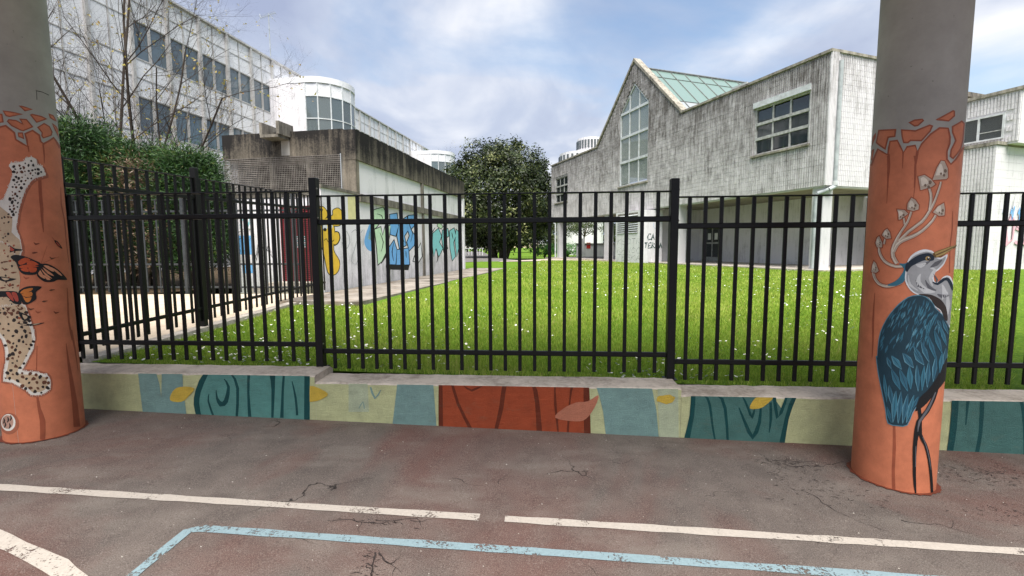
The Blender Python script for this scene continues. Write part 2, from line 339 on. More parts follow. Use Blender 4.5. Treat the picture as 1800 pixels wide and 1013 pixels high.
# ------------------------------------------------------------------ murals: outlines in millimetres on their own surfaces (along, up)
EDGE_RIGHT = [-496,2174,-460,2165,-421,2217,-392,2262,-349,2232,-313,2207,-310,2254,-304,2293,-263,2290,-246,2252,-226,2206,-209,2240,-170,2242,-156,2201,-140,2246,-100,2303,-56,2338,-8,2333,8,2281,8,2237,-5,2193,-1,2143,28,2112,65,2144,111,2197,151,2224]
COL_RIGHT = [
('crack_line', 'rust', 2, [-504,2164,-445,2154,-410,2207,-387,2250,-351,2222,-309,2196,-304,2246,-300,2283,-264,2280,-250,2245,-226,2195,-206,2229,-171,2232,-155,2190,-136,2238,-96,2293,-54,2327,-11,2324,2,2275,3,2233,-10,2189,-6,2136,29,2102,72,2136,125,2191,190,2221,134,2220,102,2194,58,2142,28,2113,5,2140,1,2187,15,2231,14,2276,-4,2332,-58,2338,-102,2302,-143,2245,-157,2202,-168,2242,-211,2240,-225,2206,-242,2249,-261,2290,-308,2293,-316,2250,-317,2208,-345,2231,-397,2263,-432,2215,-477,2166,-486,2173]),
('painted_shard', 'rust', 2, [-400,2387,-272,2361,-274,2310,-314,2313,-330,2237,-420,2304,-410,2347]),
('painted_shard', 'orange', 3, [-387,2374,-281,2353,-282,2320,-323,2324,-337,2255,-402,2305,-394,2342]),
('painted_shard', 'rust', 2, [-247,2353,-174,2333,-107,2359,-89,2349,-100,2314,-140,2258,-193,2268,-205,2256,-230,2261,-242,2309]),
('painted_shard', 'orange', 3, [-238,2341,-173,2323,-106,2349,-99,2345,-107,2320,-144,2268,-196,2278,-208,2266,-225,2269,-235,2309]),
('painted_shard', 'rust', 2, [-212,2388,-183,2401,-144,2400,-135,2385,-163,2356,-180,2356]),
('painted_shard', 'orange', 3, [-198,2384,-180,2392,-147,2391,-144,2387,-166,2365,-179,2365]),
('painted_shard', 'rust', 2, [-80,2386,15,2440,28,2434,31,2402,-8,2369,-73,2380]),
('painted_shard', 'orange', 3, [-65,2384,16,2430,18,2429,20,2406,-11,2378,-71,2389]),
('painted_shard', 'rust', 2, [14,2341,92,2381,144,2368,143,2268,116,2209,43,2138,15,2154,18,2198,45,2254,18,2303]),
('painted_shard', 'orange', 3, [25,2336,91,2370,117,2361,116,2266,97,2211,39,2150,26,2158,28,2196,58,2254,28,2305]),
('painted_shard', 'rust', 2, [-478,2353,-423,2374,-424,2338,-475,2291]),
('painted_shard', 'orange', 3, [-448,2343,-434,2358,-445,2346,-464,2309]),
('painted_shard', 'rust', 2, [-475,2264,-433,2268,-450,2197,-475,2192]),
('painted_shard', 'orange', 3, [-447,2253,-455,2255,-479,2207,-454,2207]),
('painted_drip', 'rust', 2, [-313,2207,-309,2176,-305,2136,-307,2095,-308,2054,-305,2014,-302,1986,-295,1985,-296,2013,-296,2051,-293,2091,-293,2133,-297,2175,-302,2206]),
('painted_drip', 'rust', 2, [-232,2207,-230,2186,-229,2158,-227,2126,-226,2100,-223,2099,-223,2125,-223,2156,-223,2184,-223,2205]),
('painted_drip', 'rust', 2, [-163,2203,-165,2164,-167,2115,-166,2074,-164,2035,-163,1998,-162,1970,-156,1970,-156,1997,-157,2034,-157,2072,-157,2113,-153,2161,-150,2199]),
('painted_drip', 'rust', 2, [-317,2197,-311,2117,-306,2019,-302,1939,-301,1880,-297,1879,-297,1938,-298,2018,-304,2116,-310,2195]),
('painted_drip', 'rust', 2, [-174,2172,-166,2127,-159,2063,-159,1977,-161,1905,-158,1905,-155,1976,-154,2062,-159,2127,-166,2172]),
('painted_drip', 'rust', 2, [-341,1273,-344,1182,-346,1074,-341,1008,-336,951,-332,877,-330,818,-326,819,-324,878,-324,953,-328,1011,-331,1076,-335,1182,-337,1273]),
('painted_drip', 'rust', 2, [-183,400,-178,323,-174,228,-172,149,-171,73,-166,-11,-161,-75,-144,-69,-149,-5,-155,78,-156,153,-157,232,-164,328,-170,403]),
('painted_drip', 'rust', 2, [71,1816,75,1762,78,1694,75,1642,72,1585,78,1496,86,1420,99,1419,89,1495,80,1585,85,1642,90,1694,84,1762,77,1816]),
('mushroom_stem', 'rust', 3, [-207,1489,-217,1507,-227,1528,-231,1547,-231,1569,-228,1594,-221,1622,-212,1653,-200,1684,-185,1715,-171,1747,-162,1784,-156,1813,-173,1821,-179,1793,-188,1758,-202,1729,-217,1698,-231,1666,-244,1635,-254,1605,-260,1575,-260,1546,-255,1516,-242,1488,-230,1469]),
('mushroom_stem', 'rust', 3, [-187,1736,-188,1747,-189,1761,-192,1776,-195,1787,-210,1782,-208,1772,-205,1759,-203,1746,-203,1736]),
('mushroom_stem', 'rust', 3, [-228,1552,-222,1572,-214,1594,-203,1607,-188,1619,-167,1631,-142,1644,-119,1662,-96,1684,-70,1716,-48,1748,-37,1772,-32,1787,-50,1797,-55,1784,-66,1763,-86,1735,-110,1706,-132,1687,-154,1673,-178,1662,-201,1651,-221,1635,-237,1614,-247,1586,-253,1564]),
('mushroom_stem', 'rust', 3, [-207,1618,-189,1645,-164,1679,-133,1709,-104,1740,-86,1768,-73,1796,-58,1831,-44,1872,-30,1926,-20,1973,-17,1992,-18,2000,-36,1999,-36,1996,-39,1980,-50,1934,-63,1882,-77,1843,-92,1810,-104,1784,-119,1760,-147,1732,-178,1701,-205,1666,-224,1638]),
('mushroom_stem', 'rust', 3, [-64,1821,-62,1855,-62,1897,-67,1929,-74,1955,-84,1975,-91,1986,-105,1972,-99,1963,-92,1948,-87,1926,-83,1898,-84,1859,-86,1826]),
('mushroom_stem', 'rust', 3, [-188,1478,-203,1474,-222,1473,-244,1480,-265,1491,-282,1505,-295,1522,-306,1541,-313,1560,-316,1576,-316,1589,-342,1591,-343,1576,-340,1555,-330,1530,-316,1506,-299,1485,-277,1467,-250,1453,-224,1445,-200,1446,-183,1450]),
('mushroom_stem', 'rust', 3, [-289,1605,-287,1617,-286,1629,-284,1641,-304,1646,-306,1635,-308,1623,-310,1611]),
('mushroom_stem', 'rust', 3, [-206,1381,-218,1368,-234,1354,-251,1344,-268,1340,-288,1342,-308,1351,-323,1367,-336,1386,-341,1402,-343,1415,-373,1412,-371,1397,-364,1375,-347,1350,-324,1327,-296,1314,-268,1309,-243,1313,-222,1321,-201,1332,-186,1340]),
('mushroom_stem', 'bone', 4, [-210,1486,-221,1504,-231,1527,-235,1547,-235,1570,-232,1596,-225,1624,-215,1655,-203,1687,-188,1718,-175,1749,-166,1786,-160,1815,-170,1819,-176,1791,-185,1756,-198,1726,-213,1695,-228,1664,-240,1633,-250,1604,-256,1574,-256,1546,-251,1518,-238,1491,-227,1472]),
('mushroom_stem', 'bone', 4, [-190,1736,-191,1747,-193,1761,-196,1775,-199,1786,-207,1784,-204,1773,-201,1760,-200,1746,-199,1736]),
('mushroom_stem', 'bone', 4, [-231,1554,-226,1574,-217,1596,-206,1611,-190,1623,-168,1635,-144,1648,-121,1666,-98,1688,-73,1719,-52,1750,-40,1774,-35,1789,-46,1795,-52,1781,-62,1760,-84,1731,-108,1702,-130,1683,-152,1669,-176,1658,-200,1647,-218,1631,-234,1611,-244,1584,-249,1562]),
('mushroom_stem', 'bone', 4, [-210,1622,-192,1649,-166,1683,-136,1713,-106,1743,-89,1770,-76,1799,-62,1833,-48,1874,-34,1927,-24,1974,-22,1993,-22,2000,-32,1999,-32,1995,-35,1978,-46,1932,-59,1880,-73,1841,-88,1808,-101,1781,-117,1757,-145,1728,-176,1697,-202,1662,-222,1635]),
('mushroom_stem', 'bone', 4, [-68,1822,-66,1856,-66,1897,-70,1928,-78,1954,-87,1972,-94,1983,-102,1975,-96,1965,-89,1949,-83,1926,-80,1898,-81,1858,-83,1825]),
('mushroom_stem', 'bone', 4, [-187,1473,-202,1470,-223,1468,-245,1476,-267,1487,-285,1502,-299,1519,-310,1539,-318,1559,-321,1576,-321,1589,-337,1591,-337,1576,-335,1556,-326,1532,-312,1509,-296,1488,-275,1471,-249,1458,-224,1450,-200,1451,-184,1454]),
('mushroom_stem', 'bone', 4, [-293,1606,-292,1618,-290,1630,-288,1642,-299,1645,-301,1633,-303,1622,-306,1610]),
('mushroom_stem', 'bone', 4, [-204,1377,-216,1364,-232,1350,-250,1339,-268,1334,-290,1337,-310,1346,-327,1364,-340,1384,-346,1401,-348,1414,-367,1412,-365,1398,-358,1377,-342,1353,-321,1331,-294,1319,-268,1314,-244,1318,-223,1326,-203,1336,-188,1345]),
('mushroom_stem', 'bonelight', 5, [-220,1481,-231,1499,-242,1524,-246,1547,-246,1572,-242,1598,-234,1627,-223,1658,-210,1690,-196,1721,-182,1752,-173,1788,-167,1817,-170,1818,-175,1790,-185,1754,-198,1723,-213,1692,-227,1661,-238,1630,-247,1601,-252,1573,-252,1546,-248,1521,-236,1496,-225,1477]),
('mushroom_stem', 'bonelight', 5, [-195,1736,-196,1746,-197,1760,-200,1774,-203,1785,-205,1784,-203,1774,-200,1760,-198,1746,-197,1736]),
('mushroom_stem', 'bonelight', 5, [-241,1557,-236,1578,-226,1602,-213,1618,-196,1632,-174,1643,-150,1656,-127,1672,-105,1693,-80,1724,-59,1754,-48,1777,-43,1792,-46,1793,-51,1779,-62,1757,-83,1727,-107,1697,-130,1677,-152,1661,-176,1650,-199,1638,-217,1624,-231,1606,-240,1580,-246,1559]),
('mushroom_stem', 'bonelight', 5, [-217,1627,-198,1654,-172,1688,-142,1718,-113,1748,-96,1774,-83,1802,-69,1836,-55,1876,-41,1929,-31,1976,-28,1994,-29,2000,-32,2000,-31,1994,-34,1977,-44,1930,-58,1878,-72,1838,-87,1805,-99,1777,-115,1752,-144,1723,-175,1692,-201,1658,-220,1630]),
('mushroom_stem', 'bonelight', 5, [-76,1823,-74,1857,-74,1897,-78,1928,-84,1952,-93,1970,-100,1980,-102,1978,-95,1968,-87,1951,-81,1927,-77,1898,-78,1858,-80,1824]),
('mushroom_stem', 'bonelight', 5, [-188,1466,-204,1463,-226,1462,-249,1469,-273,1481,-292,1497,-307,1516,-319,1537,-328,1558,-330,1576,-330,1590,-334,1590,-335,1576,-332,1557,-324,1535,-311,1513,-295,1493,-275,1477,-250,1464,-226,1456,-204,1457,-187,1461]),
('mushroom_stem', 'bonelight', 5, [-300,1608,-298,1620,-296,1632,-294,1644,-297,1644,-299,1632,-301,1620,-303,1608]),
('mushroom_stem', 'bonelight', 5, [-203,1365,-216,1354,-234,1341,-253,1331,-274,1326,-298,1330,-321,1340,-340,1360,-355,1381,-361,1400,-363,1413,-369,1413,-367,1399,-360,1379,-344,1356,-324,1336,-299,1325,-274,1321,-252,1325,-232,1334,-213,1346,-199,1356]),
('mushroom_cap', 'rust', 5, [-192,1828,-191,1872,-172,1915,-148,1896,-126,1857,-127,1824,-157,1814]),
('mushroom_cap', 'bone', 6, [-187,1832,-186,1870,-170,1906,-151,1891,-131,1856,-132,1829,-157,1820]),
('mushroom_cap', 'bonelight', 7, [-180,1846,-180,1869,-172,1891,-163,1882,-152,1861,-153,1845,-166,1839]),
('mushroom_spot', 'bonedark', 8, [-143,1855,-144,1850,-146,1847,-150,1847,-153,1850,-154,1856,-153,1861,-151,1865,-147,1864,-144,1861]),
('mushroom_spot', 'bonedark', 8, [-160,1843,-160,1839,-162,1837,-165,1837,-167,1839,-168,1843,-167,1847,-165,1849,-163,1849,-161,1847]),
('mushroom_spot', 'bonedark', 8, [-147,1834,-148,1830,-150,1828,-153,1828,-155,1831,-156,1835,-156,1839,-154,1842,-151,1842,-148,1839]),
('mushroom_cap', 'rust', 5, [-245,1843,-198,1835,-172,1803,-194,1783,-216,1762,-231,1762,-233,1803]),
('mushroom_cap', 'bone', 6, [-237,1835,-200,1829,-180,1804,-198,1788,-218,1768,-226,1768,-228,1804]),
('mushroom_cap', 'bonelight', 7, [-232,1825,-214,1822,-203,1806,-212,1797,-222,1785,-227,1785,-228,1806]),
('mushroom_spot', 'bonedark', 8, [-196,1797,-197,1792,-200,1789,-203,1789,-206,1792,-208,1798,-207,1803,-204,1806,-201,1806,-198,1802]),
('mushroom_spot', 'bonedark', 8, [-213,1785,-214,1782,-216,1780,-218,1780,-220,1782,-221,1786,-220,1789,-218,1792,-216,1791,-214,1789]),
('mushroom_spot', 'bonedark', 8, [-201,1778,-202,1773,-204,1771,-206,1771,-209,1774,-210,1778,-209,1782,-207,1785,-204,1784,-202,1782]),
('mushroom_cap', 'rust', 5, [-65,1808,-38,1851,4,1875,16,1829,16,1783,-24,1779]),
('mushroom_cap', 'bone', 6, [-58,1809,-34,1846,0,1866,10,1829,10,1788,-23,1785]),
('mushroom_cap', 'bonelight', 7, [-46,1818,-35,1840,-18,1851,-14,1829,-13,1805,-29,1803]),
('mushroom_spot', 'bonedark', 8, [4,1819,3,1813,-1,1810,-5,1810,-9,1814,-11,1819,-10,1824,-7,1828,-2,1828,2,1824]),
('mushroom_spot', 'bonedark', 8, [-18,1806,-18,1802,-21,1800,-24,1800,-26,1802,-28,1806,-27,1810,-25,1812,-22,1812,-19,1810]),
('mushroom_spot', 'bonedark', 8, [-2,1798,-3,1794,-6,1791,-9,1791,-12,1794,-14,1798,-13,1803,-10,1805,-7,1805,-4,1802]),
('mushroom_cap', 'rust', 5, [-367,1616,-355,1656,-332,1673,-302,1616,-304,1580,-348,1580]),
('mushroom_cap', 'bone', 6, [-358,1616,-348,1652,-334,1663,-309,1615,-310,1586,-344,1586]),
('mushroom_cap', 'bonelight', 7, [-352,1620,-348,1642,-340,1648,-327,1620,-328,1602,-345,1602]),
('mushroom_spot', 'bonedark', 8, [-320,1619,-320,1615,-322,1613,-325,1613,-328,1615,-329,1619,-328,1622,-326,1624,-323,1624,-321,1622]),
('mushroom_spot', 'bonedark', 8, [-334,1610,-334,1608,-336,1606,-338,1606,-340,1608,-341,1610,-340,1613,-339,1614,-337,1614,-335,1613]),
('mushroom_spot', 'bonedark', 8, [-323,1606,-324,1603,-326,1601,-328,1601,-330,1603,-331,1606,-331,1608,-329,1610,-326,1610,-324,1608]),
('mushroom_cap', 'rust', 5, [-324,1668,-305,1706,-284,1720,-263,1688,-253,1641,-289,1637]),
('mushroom_cap', 'bone', 6, [-316,1670,-300,1701,-285,1711,-268,1686,-260,1647,-287,1644]),
('mushroom_cap', 'bonelight', 7, [-308,1675,-300,1694,-293,1701,-284,1685,-279,1662,-293,1660]),
('mushroom_spot', 'bonedark', 8, [-270,1675,-271,1670,-274,1668,-277,1668,-280,1671,-281,1675,-280,1680,-278,1682,-274,1682,-272,1679]),
('mushroom_spot', 'bonedark', 8, [-286,1664,-287,1661,-289,1659,-291,1659,-293,1661,-294,1664,-294,1668,-292,1670,-289,1669,-287,1667]),
('mushroom_spot', 'bonedark', 8, [-275,1658,-275,1654,-277,1652,-280,1652,-282,1654,-283,1658,-283,1662,-281,1664,-278,1664,-276,1662]),
('mushroom_cap', 'rust', 5, [-386,1410,-382,1462,-366,1503,-338,1480,-313,1424,-337,1404]),
('mushroom_cap', 'bone', 6, [-377,1416,-373,1461,-362,1491,-344,1477,-321,1426,-339,1411]),
('mushroom_cap', 'bonelight', 7, [-372,1431,-370,1458,-365,1476,-356,1467,-343,1436,-352,1427]),
('mushroom_spot', 'bonedark', 8, [-336,1447,-337,1443,-340,1440,-343,1440,-346,1442,-347,1446,-346,1450,-344,1452,-340,1452,-338,1450]),
('mushroom_spot', 'bonedark', 8, [-353,1437,-353,1434,-355,1432,-358,1432,-360,1434,-361,1436,-360,1439,-358,1441,-356,1441,-354,1439]),
('mushroom_spot', 'bonedark', 8, [-341,1432,-341,1429,-343,1428,-346,1427,-348,1429,-349,1432,-349,1435,-347,1437,-344,1437,-342,1435]),
('mushroom_cap', 'rust', 5, [-80,2005,-59,2091,-38,2136,-13,2132,13,2083,21,2024,7,2009]),
('mushroom_cap', 'bone', 6, [-73,2011,-54,2089,-35,2130,-16,2126,7,2082,14,2026,3,2015]),
('mushroom_cap', 'bonelight', 7, [-59,2039,-50,2085,-41,2110,-32,2108,-21,2081,-17,2048,-22,2041]),
('mushroom_spot', 'bonedark', 8, [3,2066,2,2059,-3,2055,-9,2055,-14,2059,-16,2066,-15,2073,-11,2077,-5,2077,0,2073]),
('mushroom_spot', 'bonedark', 8, [-25,2049,-26,2044,-28,2041,-32,2041,-35,2045,-37,2049,-36,2054,-33,2057,-30,2057,-26,2054]),
('mushroom_spot', 'bonedark', 8, [-5,2039,-6,2034,-9,2030,-14,2030,-18,2034,-20,2039,-19,2045,-15,2048,-11,2048,-7,2045]),
('mushroom_cap', 'rust', 5, [-149,2042,-114,2053,-78,2022,-49,1982,-71,1963,-131,1944]),
('mushroom_cap', 'bone', 6, [-144,2037,-115,2046,-82,2018,-57,1984,-74,1969,-128,1951]),
('mushroom_cap', 'bonelight', 7, [-133,2028,-119,2034,-102,2017,-90,1996,-98,1987,-125,1977]),
('mushroom_spot', 'bonedark', 8, [-76,1997,-78,1990,-82,1985,-87,1985,-91,1990,-93,1998,-92,2006,-88,2010,-83,2010,-78,2005]),
('mushroom_spot', 'bonedark', 8, [-102,1980,-102,1974,-105,1971,-109,1971,-112,1975,-113,1980,-112,1986,-110,1989,-106,1989,-103,1985]),
('mushroom_spot', 'bonedark', 8, [-83,1968,-84,1962,-87,1958,-91,1958,-95,1962,-97,1969,-96,1975,-93,1978,-88,1978,-85,1974]),
('heron_plume', 'teal', 6, [-134,1520,-143,1516,-160,1496,-176,1481,-189,1479,-202,1481,-208,1481,-205,1474,-196,1466,-189,1458,-185,1452,-182,1446,-182,1438,-185,1425,-191,1410,-198,1395,-204,1383,-211,1373,-220,1362,-236,1351,-254,1340,-263,1332,-258,1328,-244,1328,-231,1329,-222,1330,-215,1331,-206,1336,-196,1343,-184,1352,-175,1365,-171,1382,-168,1403,-164,1427,-153,1461,-139,1498]),
('heron_neck', 'white', 7, [-173,1428,-172,1444,-170,1460,-167,1475,-164,1493,-160,1511,-155,1527,-145,1540,-133,1552,-120,1561,-108,1568,-96,1572,-84,1573,-70,1571,-56,1567,-43,1561,-34,1550,-27,1538,-20,1528,-12,1522,-4,1519,7,1519,23,1527,43,1538,56,1540,56,1525,46,1502,36,1480,25,1465,12,1452,1,1441,-9,1433,-18,1427,-24,1420,-26,1408,-27,1396,-26,1384,-24,1375,-20,1367,-15,1362,-8,1361,0,1364,9,1369,19,1378,29,1390,41,1399,57,1403,75,1403,95,1398,115,1387,137,1370,171,1349,190,1326,189,1300,189,1269,189,1226,189,1178,189,1134,189,1096,189,1064,190,1046,133,1059,94,1086,69,1111,55,1132,44,1155,33,1173,19,1185,4,1193,-9,1204,-22,1223,-33,1244,-48,1261,-66,1269,-86,1272,-104,1277,-118,1284,-131,1293,-142,1305,-153,1322,-164,1343,-171,1364,-174,1385,-174,1408]),
('heron_neck', 'herongrey', 8, [-166,1427,-165,1443,-163,1458,-160,1472,-158,1489,-154,1506,-149,1521,-140,1534,-128,1545,-117,1553,-106,1559,-95,1563,-83,1564,-71,1563,-58,1559,-47,1553,-39,1543,-32,1531,-25,1521,-14,1514,-3,1510,9,1510,22,1516,35,1525,43,1527,42,1517,35,1501,27,1485,17,1472,5,1459,-5,1448,-15,1440,-25,1433,-32,1424,-35,1412,-35,1397,-34,1383,-31,1370,-26,1359,-20,1352,-10,1351,3,1355,15,1361,26,1370,36,1382,47,1390,59,1394,72,1394,86,1389,100,1380,116,1366,132,1349,150,1327,173,1301,190,1268,190,1226,190,1177,190,1135,190,1102,190,1077,163,1067,128,1075,100,1094,80,1114,66,1136,54,1159,41,1179,26,1191,11,1199,-3,1210,-16,1230,-29,1252,-43,1269,-62,1277,-83,1281,-102,1285,-115,1292,-127,1300,-137,1312,-148,1327,-157,1347,-164,1366,-167,1387,-167,1408]),
('neck_brushstroke', 'heronlight', 9, [-101,1415,-113,1393,-120,1356,-101,1318,-73,1290,-39,1289,-13,1296,-14,1303,-38,1311,-62,1323,-81,1342,-95,1364,-98,1387,-96,1412]),
('neck_brushstroke', 'heronlight', 9, [-51,1449,-38,1444,-32,1441,-45,1420,-55,1385,-45,1355,-33,1336,-27,1340,-34,1359,-38,1382,-24,1408,-14,1441,-34,1456,-51,1456]),
('neck_brushstroke', 'heronlight', 9, [-158,1404,-159,1375,-153,1338,-128,1316,-105,1304,-104,1307,-123,1325,-142,1348,-151,1377,-155,1404]),
('neck_brushstroke', 'heronlight', 9, [70,1298,73,1264,77,1221,87,1177,96,1143,111,1141,122,1174,128,1218,101,1264,81,1298]),
('neck_brushstroke', 'heronlight', 9, [-126,1471,-117,1461,-99,1452,-82,1466,-71,1479,-74,1486,-89,1483,-104,1482,-114,1479,-125,1478]),
('neck_brushstroke', 'heronlight', 9, [27,1344,32,1323,35,1299,38,1272,38,1246,42,1245,59,1267,74,1298,53,1328,34,1347]),
('neck_brushstroke', 'herondark', 9, [-50,1454,-33,1459,-11,1467,6,1486,19,1502,14,1508,-5,1501,-27,1491,-42,1473,-52,1458]),
('neck_brushstroke', 'herondark', 9, [-92,1466,-81,1470,-68,1476,-59,1487,-52,1495,-56,1501,-65,1496,-76,1489,-86,1478,-93,1469]),
('neck_brushstroke', 'herondark', 9, [-121,1374,-118,1355,-110,1331,-88,1319,-68,1313,-68,1316,-85,1327,-102,1342,-112,1359,-119,1375]),
('neck_brushstroke', 'herondark', 9, [-73,1375,-68,1351,-56,1322,-30,1309,-8,1304,-5,1311,-25,1323,-44,1338,-59,1357,-70,1376]),
('neck_brushstroke', 'herondark', 9, [1,1281,13,1269,37,1256,73,1262,108,1270,103,1277,67,1279,38,1281,20,1283,5,1287]),
('neck_brushstroke', 'herondark', 9, [-15,1345,-6,1357,1,1377,-14,1399,-29,1415,-31,1413,-19,1395,-10,1375,-12,1360,-18,1347]),
('neck_shadow', 'umber', 10, [-103,1279,-97,1282,-82,1284,-66,1284,-53,1283,-40,1281,-26,1277,-8,1269,11,1259,31,1246,49,1230,67,1211,83,1190,96,1162,106,1131,109,1110,101,1104,87,1107,74,1116,62,1133,50,1156,37,1176,23,1188,8,1196,-6,1208,-19,1225,-31,1245,-45,1261,-67,1270,-90,1275]),
('eye_band', 'navy', 10, [-175,1472,-165,1490,-149,1507,-134,1522,-121,1532,-107,1540,-94,1545,-81,1548,-68,1549,-57,1547,-48,1542,-40,1536,-35,1528,-32,1520,-32,1512,-34,1505,-39,1501,-46,1499,-54,1498,-62,1500,-70,1502,-80,1503,-90,1500,-103,1493,-114,1486,-126,1478,-138,1469,-148,1459,-156,1444,-162,1429,-167,1423,-172,1433,-176,1452]),
('heron_crown', 'white', 10, [-164,1487,-155,1505,-143,1525,-127,1538,-110,1548,-93,1555,-77,1558,-60,1555,-46,1550,-44,1557,-58,1565,-77,1571,-96,1569,-115,1562,-133,1550,-150,1534,-162,1511,-168,1491]),
('shoulder_stripe', 'navy', 10, [-32,1359,-21,1349,0,1342,25,1356,47,1371,60,1372,70,1368,86,1352,106,1332,124,1315,142,1302,190,1300,190,1314,158,1336,123,1361,91,1382,61,1391,35,1388,12,1372,-5,1357,-17,1359,-29,1365]),
('beak', 'ochredark', 10, [-43,1547,-23,1560,11,1573,70,1591,190,1604,189,1604,190,1594,94,1573,48,1550,29,1537,15,1528,-9,1520,-29,1519,-42,1531]),
('beak', 'ochre', 11, [-28,1539,-5,1550,31,1564,81,1583,153,1598,146,1602,75,1590,25,1574,-10,1561,-33,1551]),
('beak', 'ochre', 11, [-20,1522,2,1531,33,1544,69,1563,104,1579,100,1582,63,1569,26,1554,-4,1541,-25,1532]),
('eye', 'ochre', 11, [-54,1514,-57,1505,-65,1500,-74,1502,-80,1510,-80,1520,-75,1527,-66,1529,-58,1524]),
('eye', 'black', 12, [-57,1512,-59,1505,-63,1502,-68,1503,-72,1508,-73,1515,-70,1520,-64,1521,-59,1518]),
('eye', 'white', 13, [-61,1519,-62,1516,-64,1515,-67,1516,-68,1519,-67,1522,-65,1524,-62,1522]),
('heron_body', 'tealpale', 8, [-106,1277,-84,1277,-63,1270,-39,1250,-18,1226,-10,1211,-1,1195,23,1174,55,1148,92,1111,140,1070,190,1038,189,1009,189,967,189,919,190,863,160,820,190,793,189,772,190,725,109,692,65,664,29,639,-1,617,-26,595,-44,567,-60,539,-73,515,-84,487,-94,441,-107,399,-129,385,-155,383,-184,380,-209,387,-219,420,-225,468,-238,529,-253,594,-267,652,-281,710,-294,782,-303,839,-300,839,-294,839,-294,894,-292,961,-285,1010,-272,1055,-256,1100,-237,1142,-217,1178,-197,1211,-174,1240,-151,1262,-128,1273]),
('heron_body', 'tealdeep', 9, [-105,1271,-85,1271,-65,1264,-42,1245,-22,1223,-14,1208,-5,1192,19,1171,50,1145,84,1108,125,1070,190,1036,189,1008,189,967,190,919,153,870,136,823,190,792,189,772,153,734,99,696,59,668,24,643,-5,621,-30,599,-48,571,-64,542,-77,518,-88,490,-98,444,-110,404,-131,391,-155,389,-182,386,-205,393,-214,424,-221,471,-234,531,-248,597,-262,654,-276,713,-289,785,-298,841,-297,834,-292,827,-291,887,-287,960,-279,1010,-268,1054,-252,1098,-233,1139,-214,1175,-193,1207,-171,1235,-149,1257,-127,1268]),
('heron_belly', 'black', 10, [189,833,189,770,167,705,116,681,79,659,40,622,8,584,-9,559,-26,540,-52,512,-72,501,-68,542,-55,593,-37,619,-15,644,12,681,40,722,63,761,85,797,109,829,139,849,190,849]),
('feather_brushstroke', 'tealmid', 10, [44,1109,26,1087,29,1061,30,1061,38,1083,46,1108]),
('feather_brushstroke', 'teal', 10, [-140,1082,-151,1057,-150,1032,-149,1032,-146,1055,-139,1081]),
('feather_brushstroke', 'tealmid', 10, [-238,924,-249,897,-250,868,-249,868,-240,895,-238,924]),
('feather_brushstroke', 'tealmid', 10, [-64,1069,-77,1052,-83,1032,-82,1032,-72,1048,-64,1068]),
('feather_brushstroke', 'teal', 10, [-80,1206,-89,1179,-92,1149,-91,1148,-80,1176,-79,1206]),
('feather_brushstroke', 'teal', 10, [-19,1115,-28,1090,-37,1060,-37,1060,-19,1085,-18,1115]),
('feather_brushstroke', 'tealmid', 10, [-198,1002,-212,982,-219,958,-218,958,-205,977,-197,1001]),
('feather_brushstroke', 'tealmid', 10, [40,1094,22,1071,22,1045,23,1044,30,1068,41,1094]),
('feather_brushstroke', 'teal', 10, [-165,1242,-176,1218,-177,1192,-176,1192,-171,1215,-164,1241]),
('feather_brushstroke', 'teal', 10, [-79,957,-92,938,-96,916,-96,916,-87,935,-78,956]),
('feather_brushstroke', 'teal', 10, [-101,1132,-112,1107,-109,1080,-108,1080,-105,1105,-100,1132]),
('feather_brushstroke', 'tealmid', 10, [-58,1178,-69,1160,-74,1139,-74,1139,-64,1157,-57,1178]),
('feather_brushstroke', 'tealpale', 10, [-160,1161,-167,1138,-175,1110,-174,1110,-159,1134,-159,1161]),
('feather_brushstroke', 'tealmid', 10, [-194,948,-208,926,-209,903,-208,903,-202,923,-193,947]),
('feather_brushstroke', 'teal', 10, [-52,1101,-60,1081,-61,1059,-60,1059,-54,1079,-50,1101]),
('feather_brushstroke', 'teal', 10, [-62,1056,-72,1029,-69,1002,-68,1002,-65,1027,-61,1055]),
('feather_brushstroke', 'tealmid', 10, [-151,1137,-163,1106,-164,1073,-163,1073,-158,1104,-151,1136]),
('feather_brushstroke', 'tealmid', 10, [-70,1251,-76,1222,-78,1190,-77,1190,-68,1220,-69,1251]),
('feather_brushstroke', 'teal', 10, [-265,946,-274,924,-282,900,-281,900,-268,922,-264,946]),
('feather_brushstroke', 'tealmid', 10, [-223,1148,-236,1126,-240,1100,-239,1100,-228,1122,-222,1148]),
('feather_brushstroke', 'teal', 10, [-184,1165,-195,1134,-198,1101,-198,1101,-188,1131,-183,1165]),
('feather_brushstroke', 'tealmid', 10, [-107,1025,-119,1006,-119,986,-119,986,-114,1003,-106,1024]),
('feather_brushstroke', 'tealpale', 10, [-130,958,-142,936,-146,910,-146,910,-134,931,-129,957]),
('feather_brushstroke', 'tealmid', 10, [-98,1128,-109,1110,-111,1089,-111,1089,-105,1107,-97,1127]),
('feather_brushstroke', 'teal', 10, [-258,979,-275,950,-277,919,-277,919,-268,947,-257,979]),
('feather_brushstroke', 'tealmid', 10, [-55,1166,-62,1149,-63,1130,-63,1130,-57,1147,-54,1166]),
('feather_brushstroke', 'tealmid', 10, [-84,1174,-98,1147,-100,1118,-100,1118,-91,1143,-83,1173]),
('feather_brushstroke', 'tealpale', 10, [-108,1052,-116,1023,-122,991,-122,990,-110,1020,-107,1052]),
('feather_brushstroke', 'tealpale', 10, [-50,1212,-56,1195,-60,1176,-60,1176,-51,1193,-49,1212]),
('feather_brushstroke', 'teal', 10, [-110,942,-123,920,-124,895,-124,895,-118,917,-109,942]),
('feather_brushstroke', 'teal', 10, [-42,1239,-50,1214,-56,1186,-55,1186,-44,1211,-41,1239]),
